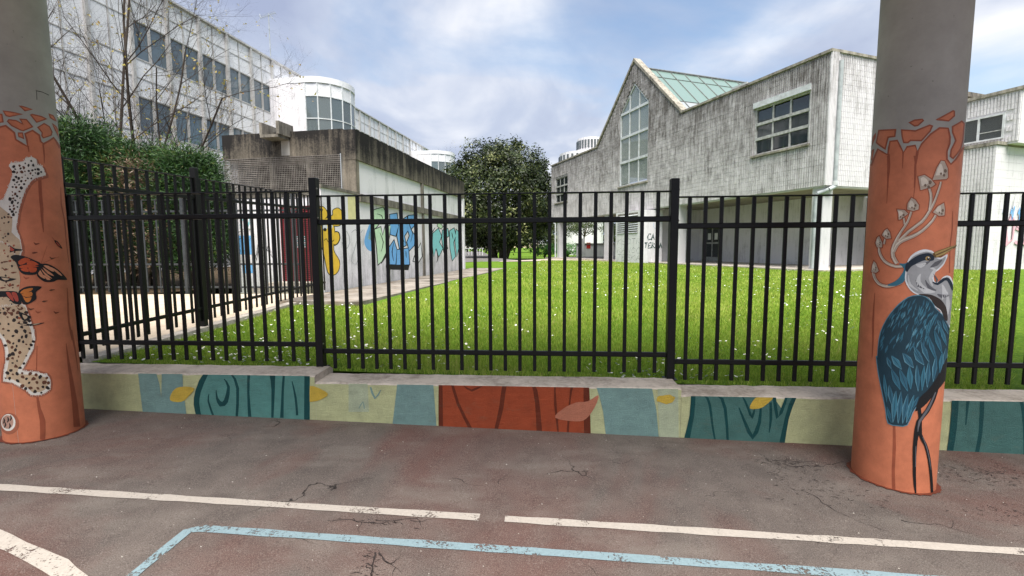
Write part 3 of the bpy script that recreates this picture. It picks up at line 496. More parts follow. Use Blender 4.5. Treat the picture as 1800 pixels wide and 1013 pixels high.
('feather_brushstroke', 'teal', 10, [-134,1134,-144,1116,-148,1095,-148,1095,-140,1113,-133,1134]),
('feather_brushstroke', 'tealmid', 10, [-96,1124,-102,1102,-107,1076,-107,1076,-95,1098,-95,1124]),
('feather_brushstroke', 'tealmid', 10, [-52,971,-58,949,-64,923,-63,923,-50,946,-51,971]),
('feather_brushstroke', 'teal', 10, [-172,1220,-181,1197,-186,1170,-186,1170,-173,1193,-171,1220]),
('feather_brushstroke', 'tealpale', 10, [-85,1178,-94,1160,-99,1136,-99,1136,-86,1155,-84,1178]),
('feather_brushstroke', 'tealmid', 10, [-259,984,-272,960,-276,934,-276,934,-266,957,-258,983]),
('feather_brushstroke', 'teal', 10, [-82,1175,-87,1148,-88,1119,-88,1119,-82,1147,-81,1175]),
('feather_brushstroke', 'tealmid', 10, [-236,927,-243,900,-247,871,-246,871,-236,898,-235,927]),
('feather_brushstroke', 'tealmid', 10, [11,1120,2,1098,-5,1073,-5,1073,10,1094,12,1119]),
('feather_brushstroke', 'teal', 10, [40,1075,30,1047,30,1018,30,1018,38,1046,41,1075]),
('feather_brushstroke', 'tealmid', 10, [-182,1109,-191,1080,-190,1050,-190,1049,-184,1078,-181,1109]),
('feather_brushstroke', 'teal', 10, [-57,1190,-62,1171,-69,1148,-69,1148,-55,1168,-56,1190]),
('feather_brushstroke', 'tealmid', 10, [-172,1217,-188,1193,-191,1166,-190,1166,-182,1189,-172,1216]),
('feather_brushstroke', 'teal', 10, [-55,1178,-67,1151,-76,1120,-75,1120,-59,1147,-54,1177]),
('feather_brushstroke', 'teal', 10, [-173,1159,-181,1137,-180,1114,-180,1114,-174,1135,-172,1158]),
('feather_brushstroke', 'tealmid', 10, [-74,1122,-82,1098,-92,1070,-91,1070,-75,1094,-73,1122]),
('feather_brushstroke', 'tealmid', 10, [-118,1005,-124,979,-129,952,-128,951,-119,977,-117,1004]),
('feather_brushstroke', 'tealmid', 10, [-263,929,-270,906,-275,880,-275,879,-262,904,-262,929]),
('feather_brushstroke', 'tealmid', 10, [-229,1086,-238,1066,-250,1040,-250,1040,-232,1061,-228,1086]),
('feather_brushstroke', 'tealmid', 10, [-131,1198,-144,1178,-147,1153,-147,1153,-137,1173,-130,1198]),
('feather_brushstroke', 'teal', 10, [-28,1010,-40,980,-36,948,-35,948,-31,978,-27,1010]),
('feather_brushstroke', 'tealpale', 10, [-118,970,-125,948,-129,925,-128,925,-120,946,-117,969]),
('feather_brushstroke', 'teal', 10, [-68,1031,-72,1007,-75,982,-75,982,-65,1006,-67,1031]),
('feather_brushstroke', 'tealmid', 10, [-64,995,-76,976,-78,956,-78,955,-71,973,-63,994]),
('feather_brushstroke', 'tealpale', 10, [-189,1141,-202,1116,-207,1087,-206,1086,-194,1111,-189,1140]),
('feather_brushstroke', 'teal', 10, [-28,1038,-40,1008,-49,976,-49,975,-34,1005,-27,1037]),
('feather_brushstroke', 'teal', 10, [-36,1206,-41,1187,-48,1166,-48,1166,-35,1184,-34,1206]),
('feather_brushstroke', 'tealmid', 10, [23,1118,20,1088,16,1056,16,1056,31,1086,24,1118]),
('feather_brushstroke', 'tealpale', 11, [-128,949,-137,931,-148,909,-148,909,-134,928,-127,949]),
('feather_brushstroke', 'teal', 11, [-55,1240,-58,1218,-63,1194,-63,1194,-51,1216,-54,1240]),
('feather_brushstroke', 'tealpale', 11, [46,1093,29,1064,29,1033,30,1032,36,1062,47,1092]),
('feather_brushstroke', 'tealmid', 11, [-267,978,-280,946,-276,916,-276,916,-272,945,-266,977]),
('feather_brushstroke', 'teal', 11, [-172,1093,-173,1072,-179,1050,-178,1050,-169,1071,-171,1093]),
('feather_brushstroke', 'teal', 11, [-120,952,-130,923,-135,892,-134,891,-125,921,-119,952]),
('feather_brushstroke', 'tealmid', 11, [-164,1006,-170,981,-176,953,-176,952,-163,978,-163,1006]),
('feather_brushstroke', 'teal', 11, [-43,1132,-59,1102,-64,1069,-64,1069,-53,1099,-42,1132]),
('feather_brushstroke', 'teal', 11, [-40,1023,-52,996,-47,968,-47,968,-43,994,-39,1022]),
('feather_brushstroke', 'teal', 11, [-110,1222,-112,1193,-119,1162,-118,1162,-108,1192,-109,1222]),
('feather_brushstroke', 'tealmid', 11, [-193,1191,-196,1161,-203,1129,-202,1129,-192,1160,-192,1191]),
('feather_brushstroke', 'tealmid', 11, [-261,1038,-271,1015,-274,989,-274,989,-264,1012,-260,1038]),
('feather_brushstroke', 'teal', 11, [-69,1192,-81,1165,-80,1135,-79,1134,-72,1162,-68,1192]),
('feather_brushstroke', 'tealpale', 11, [-41,1088,-56,1071,-56,1050,-55,1049,-48,1066,-40,1088]),
('feather_brushstroke', 'tealmid', 11, [-205,1067,-217,1044,-221,1018,-220,1017,-210,1040,-204,1066]),
('feather_brushstroke', 'teal', 11, [-72,1058,-79,1039,-80,1017,-80,1017,-70,1036,-72,1058]),
('feather_brushstroke', 'teal', 11, [-198,1078,-211,1058,-218,1036,-217,1035,-207,1055,-197,1078]),
('feather_brushstroke', 'tealmid', 11, [-113,1082,-122,1054,-119,1025,-118,1025,-116,1052,-112,1081]),
('feather_brushstroke', 'tealpale', 11, [-180,992,-194,973,-194,950,-193,950,-186,969,-179,992]),
('feather_brushstroke', 'teal', 11, [-96,1141,-110,1122,-112,1098,-112,1098,-102,1117,-96,1140]),
('feather_brushstroke', 'teal', 11, [-18,1077,-30,1048,-34,1017,-34,1016,-25,1045,-17,1076]),
('feather_brushstroke', 'teal', 11, [-97,1068,-108,1037,-106,1006,-105,1006,-100,1035,-96,1067]),
('feather_brushstroke', 'tealmid', 11, [-114,1253,-125,1233,-131,1209,-130,1208,-118,1228,-113,1253]),
('feather_brushstroke', 'tealmid', 11, [-56,1185,-63,1169,-68,1150,-67,1149,-55,1165,-55,1185]),
('feather_brushstroke', 'tealmid', 11, [-138,1141,-149,1110,-152,1078,-152,1078,-144,1108,-137,1140]),
('feather_brushstroke', 'tealmid', 11, [-93,1055,-100,1037,-102,1016,-101,1015,-94,1034,-92,1055]),
('feather_brushstroke', 'tealmid', 11, [-104,968,-112,948,-112,925,-112,924,-103,945,-103,968]),
('feather_brushstroke', 'tealmid', 11, [-218,1156,-229,1135,-235,1112,-234,1112,-224,1132,-217,1155]),
('feather_brushstroke', 'tealpale', 11, [-90,1059,-100,1041,-111,1019,-111,1018,-96,1037,-90,1058]),
('feather_brushstroke', 'tealmid', 11, [-12,1177,-23,1159,-33,1137,-32,1137,-16,1155,-11,1177]),
('feather_brushstroke', 'teal', 11, [-86,1032,-96,1009,-97,984,-96,984,-90,1007,-86,1031]),
('feather_brushstroke', 'teal', 11, [-204,1149,-221,1126,-226,1099,-225,1099,-216,1122,-203,1149]),
('feather_brushstroke', 'teal', 11, [-118,1172,-121,1148,-125,1122,-125,1122,-114,1146,-117,1172]),
('feather_brushstroke', 'tealmid', 11, [-261,996,-273,968,-270,942,-270,942,-266,967,-260,995]),
('feather_brushstroke', 'teal', 11, [-90,1209,-95,1180,-99,1150,-98,1150,-90,1179,-89,1209]),
('feather_brushstroke', 'tealpale', 11, [15,1083,5,1063,-3,1040,-2,1040,13,1059,16,1082]),
('feather_brushstroke', 'teal', 11, [-162,1030,-168,1004,-169,976,-168,976,-162,1002,-161,1029]),
('feather_brushstroke', 'tealpale', 11, [-214,1106,-225,1077,-230,1045,-230,1045,-218,1074,-213,1105]),
('feather_brushstroke', 'teal', 11, [-217,1141,-227,1113,-224,1084,-224,1084,-220,1112,-216,1141]),
('feather_brushstroke', 'tealpale', 11, [-103,1058,-109,1030,-116,998,-115,998,-102,1027,-102,1058]),
('feather_brushstroke', 'teal', 11, [-171,1007,-174,987,-182,965,-182,964,-170,986,-170,1007]),
('feather_brushstroke', 'tealmid', 11, [20,1168,2,1144,-5,1115,-4,1115,11,1139,21,1167]),
('feather_brushstroke', 'teal', 11, [-182,1020,-190,992,-195,962,-195,962,-184,990,-181,1020]),
('feather_brushstroke', 'tealmid', 11, [-213,983,-224,960,-230,933,-229,933,-216,956,-212,982]),
('feather_brushstroke', 'tealmid', 11, [16,1148,-3,1130,-4,1108,-4,1107,6,1125,17,1148]),
('feather_brushstroke', 'teal', 11, [-50,1125,-64,1108,-69,1087,-68,1087,-59,1104,-50,1124]),
('feather_brushstroke', 'teal', 11, [-149,1121,-161,1098,-167,1070,-166,1070,-154,1093,-148,1120]),
('feather_brushstroke', 'tealmid', 11, [-67,1069,-76,1044,-81,1016,-80,1016,-70,1042,-66,1069]),
('feather_brushstroke', 'tealmid', 11, [-87,1123,-94,1093,-100,1061,-99,1061,-89,1091,-86,1123]),
('feather_brushstroke', 'teal', 11, [-161,1166,-176,1144,-178,1118,-177,1118,-168,1139,-160,1165]),
('feather_brushstroke', 'teal', 11, [-79,1198,-88,1175,-91,1150,-90,1150,-82,1172,-78,1197]),
('feather_brushstroke', 'teal', 11, [-132,1200,-146,1172,-148,1141,-147,1141,-138,1168,-131,1200]),
('feather_brushstroke', 'tealpale', 11, [-76,980,-90,957,-93,931,-93,931,-84,953,-75,980]),
('feather_brushstroke', 'tealmid', 11, [-56,986,-58,958,-63,928,-62,928,-51,956,-55,986]),
('feather_brushstroke', 'teal', 11, [-25,1164,-44,1148,-48,1126,-48,1126,-36,1141,-24,1163]),
('feather_brushstroke', 'tealpale', 11, [-64,1149,-77,1130,-85,1106,-84,1105,-70,1124,-63,1148]),
('feather_brushstroke', 'tealmid', 11, [-129,1210,-135,1188,-141,1162,-141,1162,-129,1185,-128,1210]),
('feather_brushstroke', 'tealmid', 11, [-199,1121,-205,1096,-214,1067,-214,1066,-199,1093,-198,1120]),
('feather_brushstroke', 'teal', 11, [-154,1233,-165,1212,-173,1187,-172,1186,-158,1207,-153,1232]),
('feather_brushstroke', 'tealmid', 11, [22,1076,4,1057,-4,1033,-4,1032,12,1052,23,1075]),
('feather_brushstroke', 'tealmid', 11, [-138,1235,-148,1206,-151,1175,-150,1175,-141,1203,-137,1235]),
('wing_feather', 'tealdeep', 12, [-40,1021,-35,984,-24,933,-4,894,11,871,22,855,30,844,32,845,31,857,26,875,21,902,8,945,-18,990,-38,1022]),
('wing_feather', 'teal', 13, [-40,1021,-34,984,-22,934,-2,895,12,871,23,855,30,844,32,845,30,857,25,875,18,902,6,944,-20,990,-38,1021]),
('wing_feather', 'tealmid', 14, [-38,1021,-30,984,-16,934,2,896,14,876,21,864,27,857,28,857,27,865,24,878,18,901,5,942,-19,989,-36,1021]),
('wing_feather', 'tealdeep', 15, [-40,1021,-25,981,-7,933,10,892,23,862,24,863,12,893,-4,934,-23,982,-39,1021]),
('wing_feather', 'tealdeep', 12, [-4,1052,1,1017,11,969,34,933,52,910,65,895,77,885,80,885,78,897,74,914,68,940,54,980,22,1024,-1,1053]),
('wing_feather', 'teal', 13, [-3,1052,2,1018,14,970,36,933,54,911,67,895,77,885,79,885,77,897,71,914,64,939,50,980,20,1023,-1,1053]),
('wing_feather', 'tealmid', 14, [0,1052,7,1018,20,970,42,934,57,915,66,904,72,897,74,897,73,905,70,917,64,938,49,978,21,1022,1,1053]),
('wing_feather', 'tealdeep', 15, [-3,1052,13,1015,33,970,52,931,67,902,69,902,55,931,36,970,15,1016,-2,1053]),
('wing_feather', 'tealdeep', 12, [36,1075,40,1046,49,1007,72,977,91,958,106,945,120,936,125,936,123,946,118,960,110,981,95,1015,61,1051,39,1076]),
('wing_feather', 'teal', 13, [36,1075,41,1047,52,1008,75,977,94,958,108,945,121,936,124,936,121,946,114,960,107,981,91,1014,59,1051,39,1076]),
('wing_feather', 'teal', 14, [39,1075,47,1047,60,1008,82,978,98,961,107,952,116,946,118,946,117,952,114,962,107,980,90,1013,61,1050,42,1075]),
('wing_feather', 'tealdeep', 15, [36,1075,52,1044,72,1007,92,975,109,951,111,951,95,975,76,1008,54,1045,38,1075]),
('wing_feather', 'tealdeep', 12, [-73,972,-70,941,-62,899,-45,870,-32,852,-24,840,-17,833,-15,834,-16,844,-18,859,-22,881,-31,916,-54,950,-71,973]),
('wing_feather', 'tealpale', 13, [-73,972,-68,942,-60,901,-43,871,-31,853,-23,841,-16,833,-15,834,-16,844,-20,858,-24,880,-33,914,-55,949,-71,973]),
('wing_feather', 'tealmid', 14, [-71,972,-65,942,-55,902,-39,872,-29,857,-23,848,-19,843,-18,843,-19,850,-20,861,-24,879,-34,912,-54,948,-69,973]),
('wing_feather', 'tealdeep', 15, [-73,972,-60,941,-45,903,-32,871,-22,847,-21,848,-30,872,-43,904,-59,942,-72,973]),
('wing_feather', 'tealdeep', 12, [-108,938,-103,911,-94,875,-77,852,-65,838,-57,829,-51,824,-49,825,-50,834,-54,847,-58,866,-68,895,-89,922,-106,940]),
('wing_feather', 'tealpale', 13, [-108,938,-102,912,-92,876,-76,853,-64,839,-56,830,-50,824,-49,825,-51,834,-55,846,-60,865,-70,894,-90,921,-106,939]),
('wing_feather', 'tealmid', 14, [-106,938,-99,913,-87,878,-72,854,-62,843,-57,836,-53,832,-52,833,-53,839,-56,848,-60,864,-70,891,-90,920,-105,939]),
('wing_feather', 'tealdeep', 15, [-108,938,-95,912,-80,881,-66,855,-56,836,-56,836,-65,856,-77,883,-94,914,-107,939]),
('wing_feather', 'tealdeep', 12, [51,1113,55,1092,64,1064,85,1043,103,1030,118,1020,131,1014,136,1014,134,1021,128,1032,120,1047,105,1072,74,1097,54,1114]),
('wing_feather', 'tealpale', 13, [51,1113,57,1093,67,1065,88,1043,106,1030,119,1020,131,1014,135,1014,132,1021,125,1032,117,1047,102,1071,73,1097,54,1114]),
('wing_feather', 'teal', 14, [55,1113,62,1093,74,1065,95,1043,110,1032,119,1025,127,1021,130,1021,129,1026,125,1033,118,1046,102,1069,75,1096,57,1114]),
('wing_feather', 'tealdeep', 15, [52,1113,66,1091,84,1064,103,1042,120,1024,122,1025,107,1042,90,1065,69,1092,54,1114]),
('wing_feather', 'tealdeep', 12, [-30,1115,-39,1095,-50,1067,-51,1041,-50,1024,-50,1013,-49,1005,-48,1005,-44,1011,-40,1021,-34,1036,-26,1060,-26,1091,-27,1114]),
('wing_feather', 'teal', 13, [-30,1115,-38,1095,-48,1066,-49,1040,-49,1024,-49,1013,-49,1005,-48,1005,-45,1011,-41,1022,-36,1036,-28,1060,-27,1092,-28,1114]),
('wing_feather', 'teal', 14, [-27,1115,-35,1094,-44,1065,-46,1040,-46,1026,-46,1018,-46,1013,-45,1013,-43,1017,-40,1024,-35,1036,-28,1060,-26,1092,-25,1114]),
('wing_feather', 'tealdeep', 15, [-29,1115,-34,1090,-39,1060,-44,1035,-47,1016,-46,1016,-42,1034,-36,1060,-31,1090,-28,1114]),
('wing_feather', 'tealdeep', 12, [-4,1154,-15,1136,-28,1111,-31,1086,-32,1071,-32,1060,-32,1053,-30,1052,-26,1058,-22,1067,-14,1079,-4,1101,-1,1131,-1,1153]),
('wing_feather', 'tealpale', 13, [-3,1154,-14,1136,-26,1110,-30,1086,-31,1070,-32,1060,-32,1053,-30,1052,-27,1058,-23,1067,-16,1080,-6,1102,-2,1131,-1,1153]),
('wing_feather', 'teal', 14, [-1,1154,-10,1135,-22,1109,-26,1085,-27,1072,-28,1065,-28,1060,-27,1059,-25,1063,-21,1069,-15,1081,-6,1102,-1,1132,1,1153]),
('wing_feather', 'tealdeep', 15, [-3,1154,-10,1131,-18,1104,-24,1080,-29,1063,-28,1062,-22,1079,-14,1102,-7,1130,-2,1153]),
('wing_feather', 'tealdeep', 12, [15,1114,15,1102,18,1086,28,1077,36,1072,42,1069,46,1067,48,1067,49,1072,48,1077,48,1085,44,1098,30,1108,18,1115]),
('wing_feather', 'tealpale', 13, [16,1114,16,1103,19,1087,30,1078,37,1073,43,1069,47,1067,48,1067,48,1071,47,1077,46,1085,42,1097,28,1108,18,1115]),
('wing_feather', 'tealmid', 14, [18,1114,20,1103,25,1088,34,1079,40,1074,44,1072,46,1070,48,1070,48,1073,48,1077,47,1084,43,1096,30,1107,20,1115]),
('wing_feather', 'tealdeep', 15, [16,1114,23,1103,31,1090,38,1080,44,1072,45,1072,41,1080,34,1092,25,1104,17,1115]),
('wing_feather', 'tealdeep', 12, [-215,857,-211,832,-203,800,-185,786,-172,779,-164,775,-158,773,-156,774,-157,783,-160,795,-163,812,-172,837,-195,852,-214,860]),
('wing_feather', 'tealpale', 13, [-215,858,-210,833,-200,803,-183,788,-171,781,-163,776,-157,773,-156,774,-158,782,-161,794,-165,810,-174,835,-196,850,-214,859]),
('wing_feather', 'teal', 14, [-213,858,-206,836,-195,806,-179,791,-170,785,-164,781,-160,779,-159,780,-160,786,-162,794,-165,808,-175,831,-195,849,-212,860]),
('wing_feather', 'tealdeep', 15, [-215,858,-201,839,-186,815,-172,796,-163,782,-162,783,-171,797,-184,818,-200,840,-214,859]),
('wing_feather', 'tealdeep', 12, [-160,886,-157,858,-148,822,-129,806,-116,798,-106,793,-99,791,-98,792,-98,802,-100,815,-104,834,-113,862,-138,879,-158,888]),
('wing_feather', 'tealpale', 13, [-160,887,-155,860,-146,826,-127,809,-114,800,-105,794,-99,791,-98,792,-99,801,-102,813,-106,832,-116,859,-140,878,-159,888]),
('wing_feather', 'tealmid', 14, [-158,887,-151,862,-140,829,-123,812,-112,804,-106,800,-102,798,-101,799,-101,805,-103,814,-107,830,-117,855,-139,876,-157,888]),
('wing_feather', 'tealdeep', 15, [-160,887,-146,865,-129,839,-115,817,-105,801,-104,802,-114,818,-127,841,-144,867,-159,888]),
('wing_feather', 'tealdeep', 12, [-106,903,-102,877,-94,844,-75,829,-62,822,-52,817,-45,814,-44,816,-44,825,-47,837,-51,854,-60,880,-84,896,-104,905]),
('wing_feather', 'tealpale', 13, [-105,903,-100,879,-91,847,-73,832,-60,823,-51,818,-45,814,-44,816,-45,824,-48,835,-53,852,-63,877,-86,894,-104,904]),
('wing_feather', 'tealmid', 14, [-103,903,-97,880,-86,850,-69,834,-58,827,-52,823,-48,821,-47,822,-47,828,-49,836,-53,850,-63,874,-85,893,-102,905]),
('wing_feather', 'tealdeep', 15, [-105,903,-92,883,-75,859,-61,838,-51,824,-50,824,-60,840,-73,861,-90,885,-104,904]),
('wing_feather', 'tealdeep', 12, [-211,768,-208,735,-202,692,-185,665,-172,650,-164,639,-158,633,-156,634,-156,645,-158,661,-160,684,-167,719,-190,750,-208,770]),
('wing_feather', 'teal', 13, [-210,768,-207,736,-199,694,-183,666,-171,651,-163,640,-157,633,-156,634,-157,645,-159,660,-162,682,-170,717,-191,748,-209,770]),
('wing_feather', 'tealmid', 14, [-208,769,-203,738,-194,696,-179,669,-169,655,-164,647,-160,643,-159,644,-159,651,-160,662,-163,681,-171,714,-191,747,-207,770]),
('wing_feather', 'tealdeep', 15, [-210,768,-198,738,-183,701,-171,670,-162,647,-162,648,-170,671,-181,702,-196,739,-209,769]),
('wing_feather', 'tealdeep', 12, [-169,776,-168,742,-163,696,-147,666,-135,649,-126,637,-120,630,-119,631,-118,642,-120,658,-122,682,-128,719,-149,754,-167,777]),
('wing_feather', 'teal', 13, [-169,776,-167,743,-160,698,-144,667,-133,650,-126,637,-120,630,-119,630,-119,642,-121,657,-124,681,-130,718,-151,753,-168,777]),
('wing_feather', 'tealmid', 14, [-167,777,-163,744,-155,700,-140,669,-131,654,-126,645,-122,640,-121,641,-121,648,-122,660,-124,680,-132,715,-150,752,-166,778]),
('wing_feather', 'tealdeep', 15, [-169,776,-158,743,-144,703,-133,669,-125,645,-124,645,-131,670,-142,704,-156,744,-168,777]),
('wing_feather', 'tealdeep', 12, [-123,803,-128,771,-133,726,-124,691,-116,670,-111,656,-106,647,-104,647,-102,658,-100,674,-96,697,-94,734,-108,775,-120,804]),
('wing_feather', 'teal', 13, [-122,803,-127,771,-130,726,-122,692,-114,671,-110,656,-106,647,-104,647,-102,658,-101,673,-98,696,-97,733,-110,775,-121,804]),
('wing_feather', 'teal', 14, [-120,804,-123,771,-124,727,-117,692,-111,675,-108,664,-106,658,-105,658,-103,665,-102,676,-99,696,-99,732,-110,774,-119,804]),
('wing_feather', 'tealdeep', 15, [-122,803,-118,768,-114,725,-110,689,-107,663,-106,663,-108,689,-111,726,-116,769,-121,804]),
('wing_feather', 'tealdeep', 12, [-85,812,-89,777,-92,727,-83,688,-76,663,-71,647,-66,636,-65,636,-63,648,-61,666,-59,691,-59,732,-72,779,-83,813]),
('wing_feather', 'tealpale', 13, [-85,812,-88,777,-89,728,-81,688,-74,664,-70,647,-66,636,-65,636,-64,648,-63,665,-61,691,-61,732,-73,779,-83,813]),
('wing_feather', 'tealmid', 14, [-83,812,-84,777,-84,727,-77,688,-72,668,-69,656,-66,649,-65,649,-64,657,-63,669,-62,691,-62,731,-72,779,-81,813]),
('wing_feather', 'tealdeep', 15, [-85,812,-80,773,-75,724,-71,684,-68,654,-67,654,-69,684,-73,725,-78,773,-83,812]),
('wing_feather', 'tealdeep', 12, [-45,810,-53,778,-60,732,-56,694,-52,670,-49,654,-46,643,-45,643,-42,653,-38,669,-34,692,-28,731,-36,777,-42,810]),
('wing_feather', 'teal', 13, [-45,810,-51,778,-58,732,-54,694,-50,670,-48,654,-46,643,-45,643,-42,653,-40,669,-36,693,-31,731,-37,777,-43,810]),
('wing_feather', 'teal', 14, [-42,810,-48,777,-53,731,-50,694,-47,673,-46,662,-44,655,-44,655,-42,662,-39,673,-36,693,-32,730,-36,777,-41,810]),
('wing_feather', 'tealdeep', 15, [-44,810,-45,773,-45,727,-45,688,-46,660,-45,660,-44,688,-42,727,-43,773,-43,810]),
('wing_feather', 'tealdeep', 12, [-21,840,-29,806,-36,758,-30,717,-25,692,-21,675,-17,664,-16,664,-12,674,-9,691,-4,716,0,756,-9,805,-19,840]),
('wing_feather', 'tealpale', 13, [-21,840,-27,806,-33,758,-28,717,-23,692,-20,675,-17,664,-16,664,-13,675,-11,692,-6,716,-2,756,-11,805,-19,840]),
('wing_feather', 'tealmid', 14, [-18,840,-23,806,-28,757,-24,717,-20,696,-18,684,-16,676,-15,676,-13,683,-10,695,-7,716,-4,756,-10,805,-17,840]),
('wing_feather', 'tealdeep', 15, [-21,840,-20,801,-19,752,-18,711,-17,681,-16,681,-16,711,-16,752,-17,801,-19,840]),
('wing_feather', 'tealdeep', 12, [24,879,13,846,2,799,7,758,12,732,15,714,18,703,20,703,25,713,30,730,37,754,45,793,36,843,27,879]),
('wing_feather', 'tealpale', 13, [24,879,15,846,5,798,9,757,13,732,16,714,18,703,20,703,24,713,28,730,34,754,42,794,34,843,27,879]),
('wing_feather', 'tealmid', 14, [27,879,20,845,12,797,14,757,17,735,19,723,21,715,22,715,25,722,28,734,34,754,40,793,35,843,30,878]),
('wing_feather', 'tealdeep', 15, [25,879,24,840,22,791,20,750,19,720,21,720,23,750,26,791,26,839,26,879]),
('wing_feather', 'tealdeep', 12, [70,896,58,871,47,835,52,803,58,782,62,768,66,759,69,759,74,767,79,779,88,797,98,827,86,867,75,895]),
('wing_feather', 'teal', 13, [71,896,60,871,50,834,55,802,60,782,63,768,66,759,68,759,72,767,77,779,85,798,94,828,84,867,74,896]),
('wing_feather', 'teal', 14, [75,896,66,870,58,833,61,802,65,784,67,775,69,768,71,768,74,774,78,782,84,798,92,828,85,867,78,895]),
('wing_feather', 'tealdeep', 15, [72,896,71,865,69,828,68,796,67,773,69,772,71,796,74,827,74,865,74,896]),
('wing_feather', 'tealdeep', 12, [108,922,95,903,83,875,86,850,91,834,94,823,98,815,101,814,106,820,112,830,123,843,137,866,126,898,115,921]),
('wing_feather', 'tealpale', 13, [109,922,97,903,86,875,89,849,93,833,95,822,98,815,101,815,105,821,110,830,119,844,131,867,123,898,114,921]),
('wing_feather', 'tealmid', 14, [115,921,105,902,94,873,96,848,99,835,100,827,102,822,104,822,108,826,112,832,120,844,131,867,126,898,120,920]),
('wing_feather', 'tealdeep', 15, [110,922,107,898,104,869,101,844,99,826,102,825,106,843,111,867,113,897,113,921]),
('wing_feather', 'tealdeep', 12, [-248,720,-248,681,-246,627,-237,585,-230,560,-225,543,-221,532,-220,533,-219,546,-219,565,-220,592,-222,637,-235,686,-246,720]),
('wing_feather', 'teal', 13, [-248,720,-247,681,-244,628,-235,586,-228,561,-224,544,-221,532,-220,533,-220,545,-220,564,-221,592,-224,636,-236,685,-246,720]),
('wing_feather', 'teal', 14, [-245,720,-244,682,-240,628,-232,587,-226,566,-224,553,-221,546,-220,546,-220,555,-220,568,-221,592,-224,634,-235,685,-244,721]),
('wing_feather', 'tealdeep', 15, [-247,720,-241,678,-234,626,-228,583,-223,551,-222,552,-226,584,-231,627,-239,678,-246,720]),
('wing_feather', 'tealdeep', 12, [-216,656,-219,625,-220,583,-210,552,-202,534,-197,522,-193,514,-191,515,-190,525,-189,540,-188,562,-188,596,-202,632,-214,657]),
('wing_feather', 'tealpale', 13, [-216,656,-218,626,-218,584,-208,553,-201,535,-196,522,-193,514,-192,515,-190,525,-190,540,-190,561,-191,595,-203,632,-214,657]),
('wing_feather', 'tealmid', 14, [-214,657,-214,626,-213,585,-204,554,-199,539,-196,530,-193,525,-192,525,-191,532,-191,542,-190,561,-192,594,-203,631,-212,657]),
('wing_feather', 'tealdeep', 15, [-216,656,-210,624,-204,585,-199,552,-195,529,-194,529,-197,553,-201,586,-208,625,-214,657]),
('wing_feather', 'tealdeep', 12, [-180,624,-189,579,-199,517,-194,466,-190,435,-186,413,-183,400,-181,400,-178,415,-174,437,-168,469,-162,521,-170,581,-178,624]),
('wing_feather', 'tealpale', 13, [-180,624,-188,580,-196,517,-192,466,-188,435,-185,414,-183,400,-182,400,-178,415,-175,437,-170,469,-165,521,-171,581,-178,624]),
('wing_feather', 'teal', 14, [-178,624,-184,580,-191,517,-188,467,-185,440,-183,425,-181,416,-180,416,-178,426,-175,441,-171,469,-166,520,-171,581,-176,625]),
('wing_feather', 'tealdeep', 15, [-180,624,-180,574,-181,512,-182,460,-182,422,-181,422,-180,461,-178,513,-178,574,-178,624]),
('wing_feather', 'tealdeep', 12, [-154,624,-163,580,-172,518,-167,467,-163,436,-160,415,-156,401,-155,402,-151,416,-148,438,-142,470,-136,521,-144,582,-152,624]),
('wing_feather', 'tealpale', 13, [-154,624,-161,580,-169,518,-165,468,-161,436,-159,415,-156,401,-155,402,-152,416,-149,438,-144,470,-139,521,-145,582,-152,624]),
('wing_feather', 'tealmid', 14, [-151,625,-157,580,-164,518,-161,468,-158,442,-156,427,-155,417,-154,418,-152,427,-149,443,-145,470,-141,520,-145,581,-150,625]),
('wing_feather', 'tealdeep', 15, [-153,624,-154,575,-155,513,-155,462,-156,424,-155,424,-154,462,-152,514,-152,575,-152,624]),
('wing_feather', 'tealdeep', 12, [-120,615,-131,575,-143,518,-141,470,-138,440,-136,420,-134,406,-133,406,-128,420,-124,440,-116,469,-108,516,-112,574,-117,615]),
('wing_feather', 'tealpale', 13, [-119,615,-129,575,-140,518,-139,470,-137,440,-136,420,-134,406,-133,406,-129,420,-125,440,-118,469,-110,517,-114,574,-118,615]),
('wing_feather', 'tealmid', 14, [-117,616,-126,575,-135,517,-135,470,-134,445,-133,430,-132,422,-131,421,-128,430,-125,444,-119,469,-112,516,-113,574,-116,616]),
('wing_feather', 'tealdeep', 15, [-119,615,-122,569,-126,512,-130,463,-132,428,-131,428,-128,463,-124,511,-120,569,-118,615]),
('wing_feather', 'tealdeep', 12, [-89,610,-102,573,-116,522,-118,476,-117,448,-117,428,-116,415,-114,415,-109,427,-104,445,-95,472,-84,515,-84,570,-86,609]),
('wing_feather', 'tealpale', 13, [-88,610,-100,573,-114,521,-116,476,-116,447,-116,428,-115,415,-114,415,-110,427,-105,445,-97,472,-87,516,-86,570,-87,609]),
('wing_feather', 'teal', 14, [-86,610,-97,573,-109,520,-112,476,-112,451,-113,438,-112,429,-111,429,-108,437,-104,450,-98,473,-88,516,-85,570,-85,610]),
('wing_feather', 'tealdeep', 15, [-88,610,-94,566,-102,513,-108,468,-113,435,-112,435,-106,468,-99,513,-92,566,-87,609]),
('wing_feather', 'tealdeep', 12, [-65,602,-76,585,-89,559,-94,533,-96,517,-97,506,-97,499,-96,498,-92,504,-87,513,-80,526,-69,548,-64,579,-62,601]),
('wing_feather', 'teal', 13, [-64,602,-75,584,-88,558,-93,533,-95,517,-97,506,-97,499,-96,498,-93,504,-88,513,-81,527,-70,549,-65,579,-62,601]),
('wing_feather', 'tealmid', 14, [-62,602,-72,584,-84,557,-90,532,-92,519,-93,511,-94,506,-93,506,-90,510,-87,516,-80,528,-71,550,-64,580,-60,602]),
('wing_feather', 'tealdeep', 15, [-64,602,-71,579,-81,551,-88,527,-94,509,-93,509,-86,526,-78,550,-70,578,-63,602]),
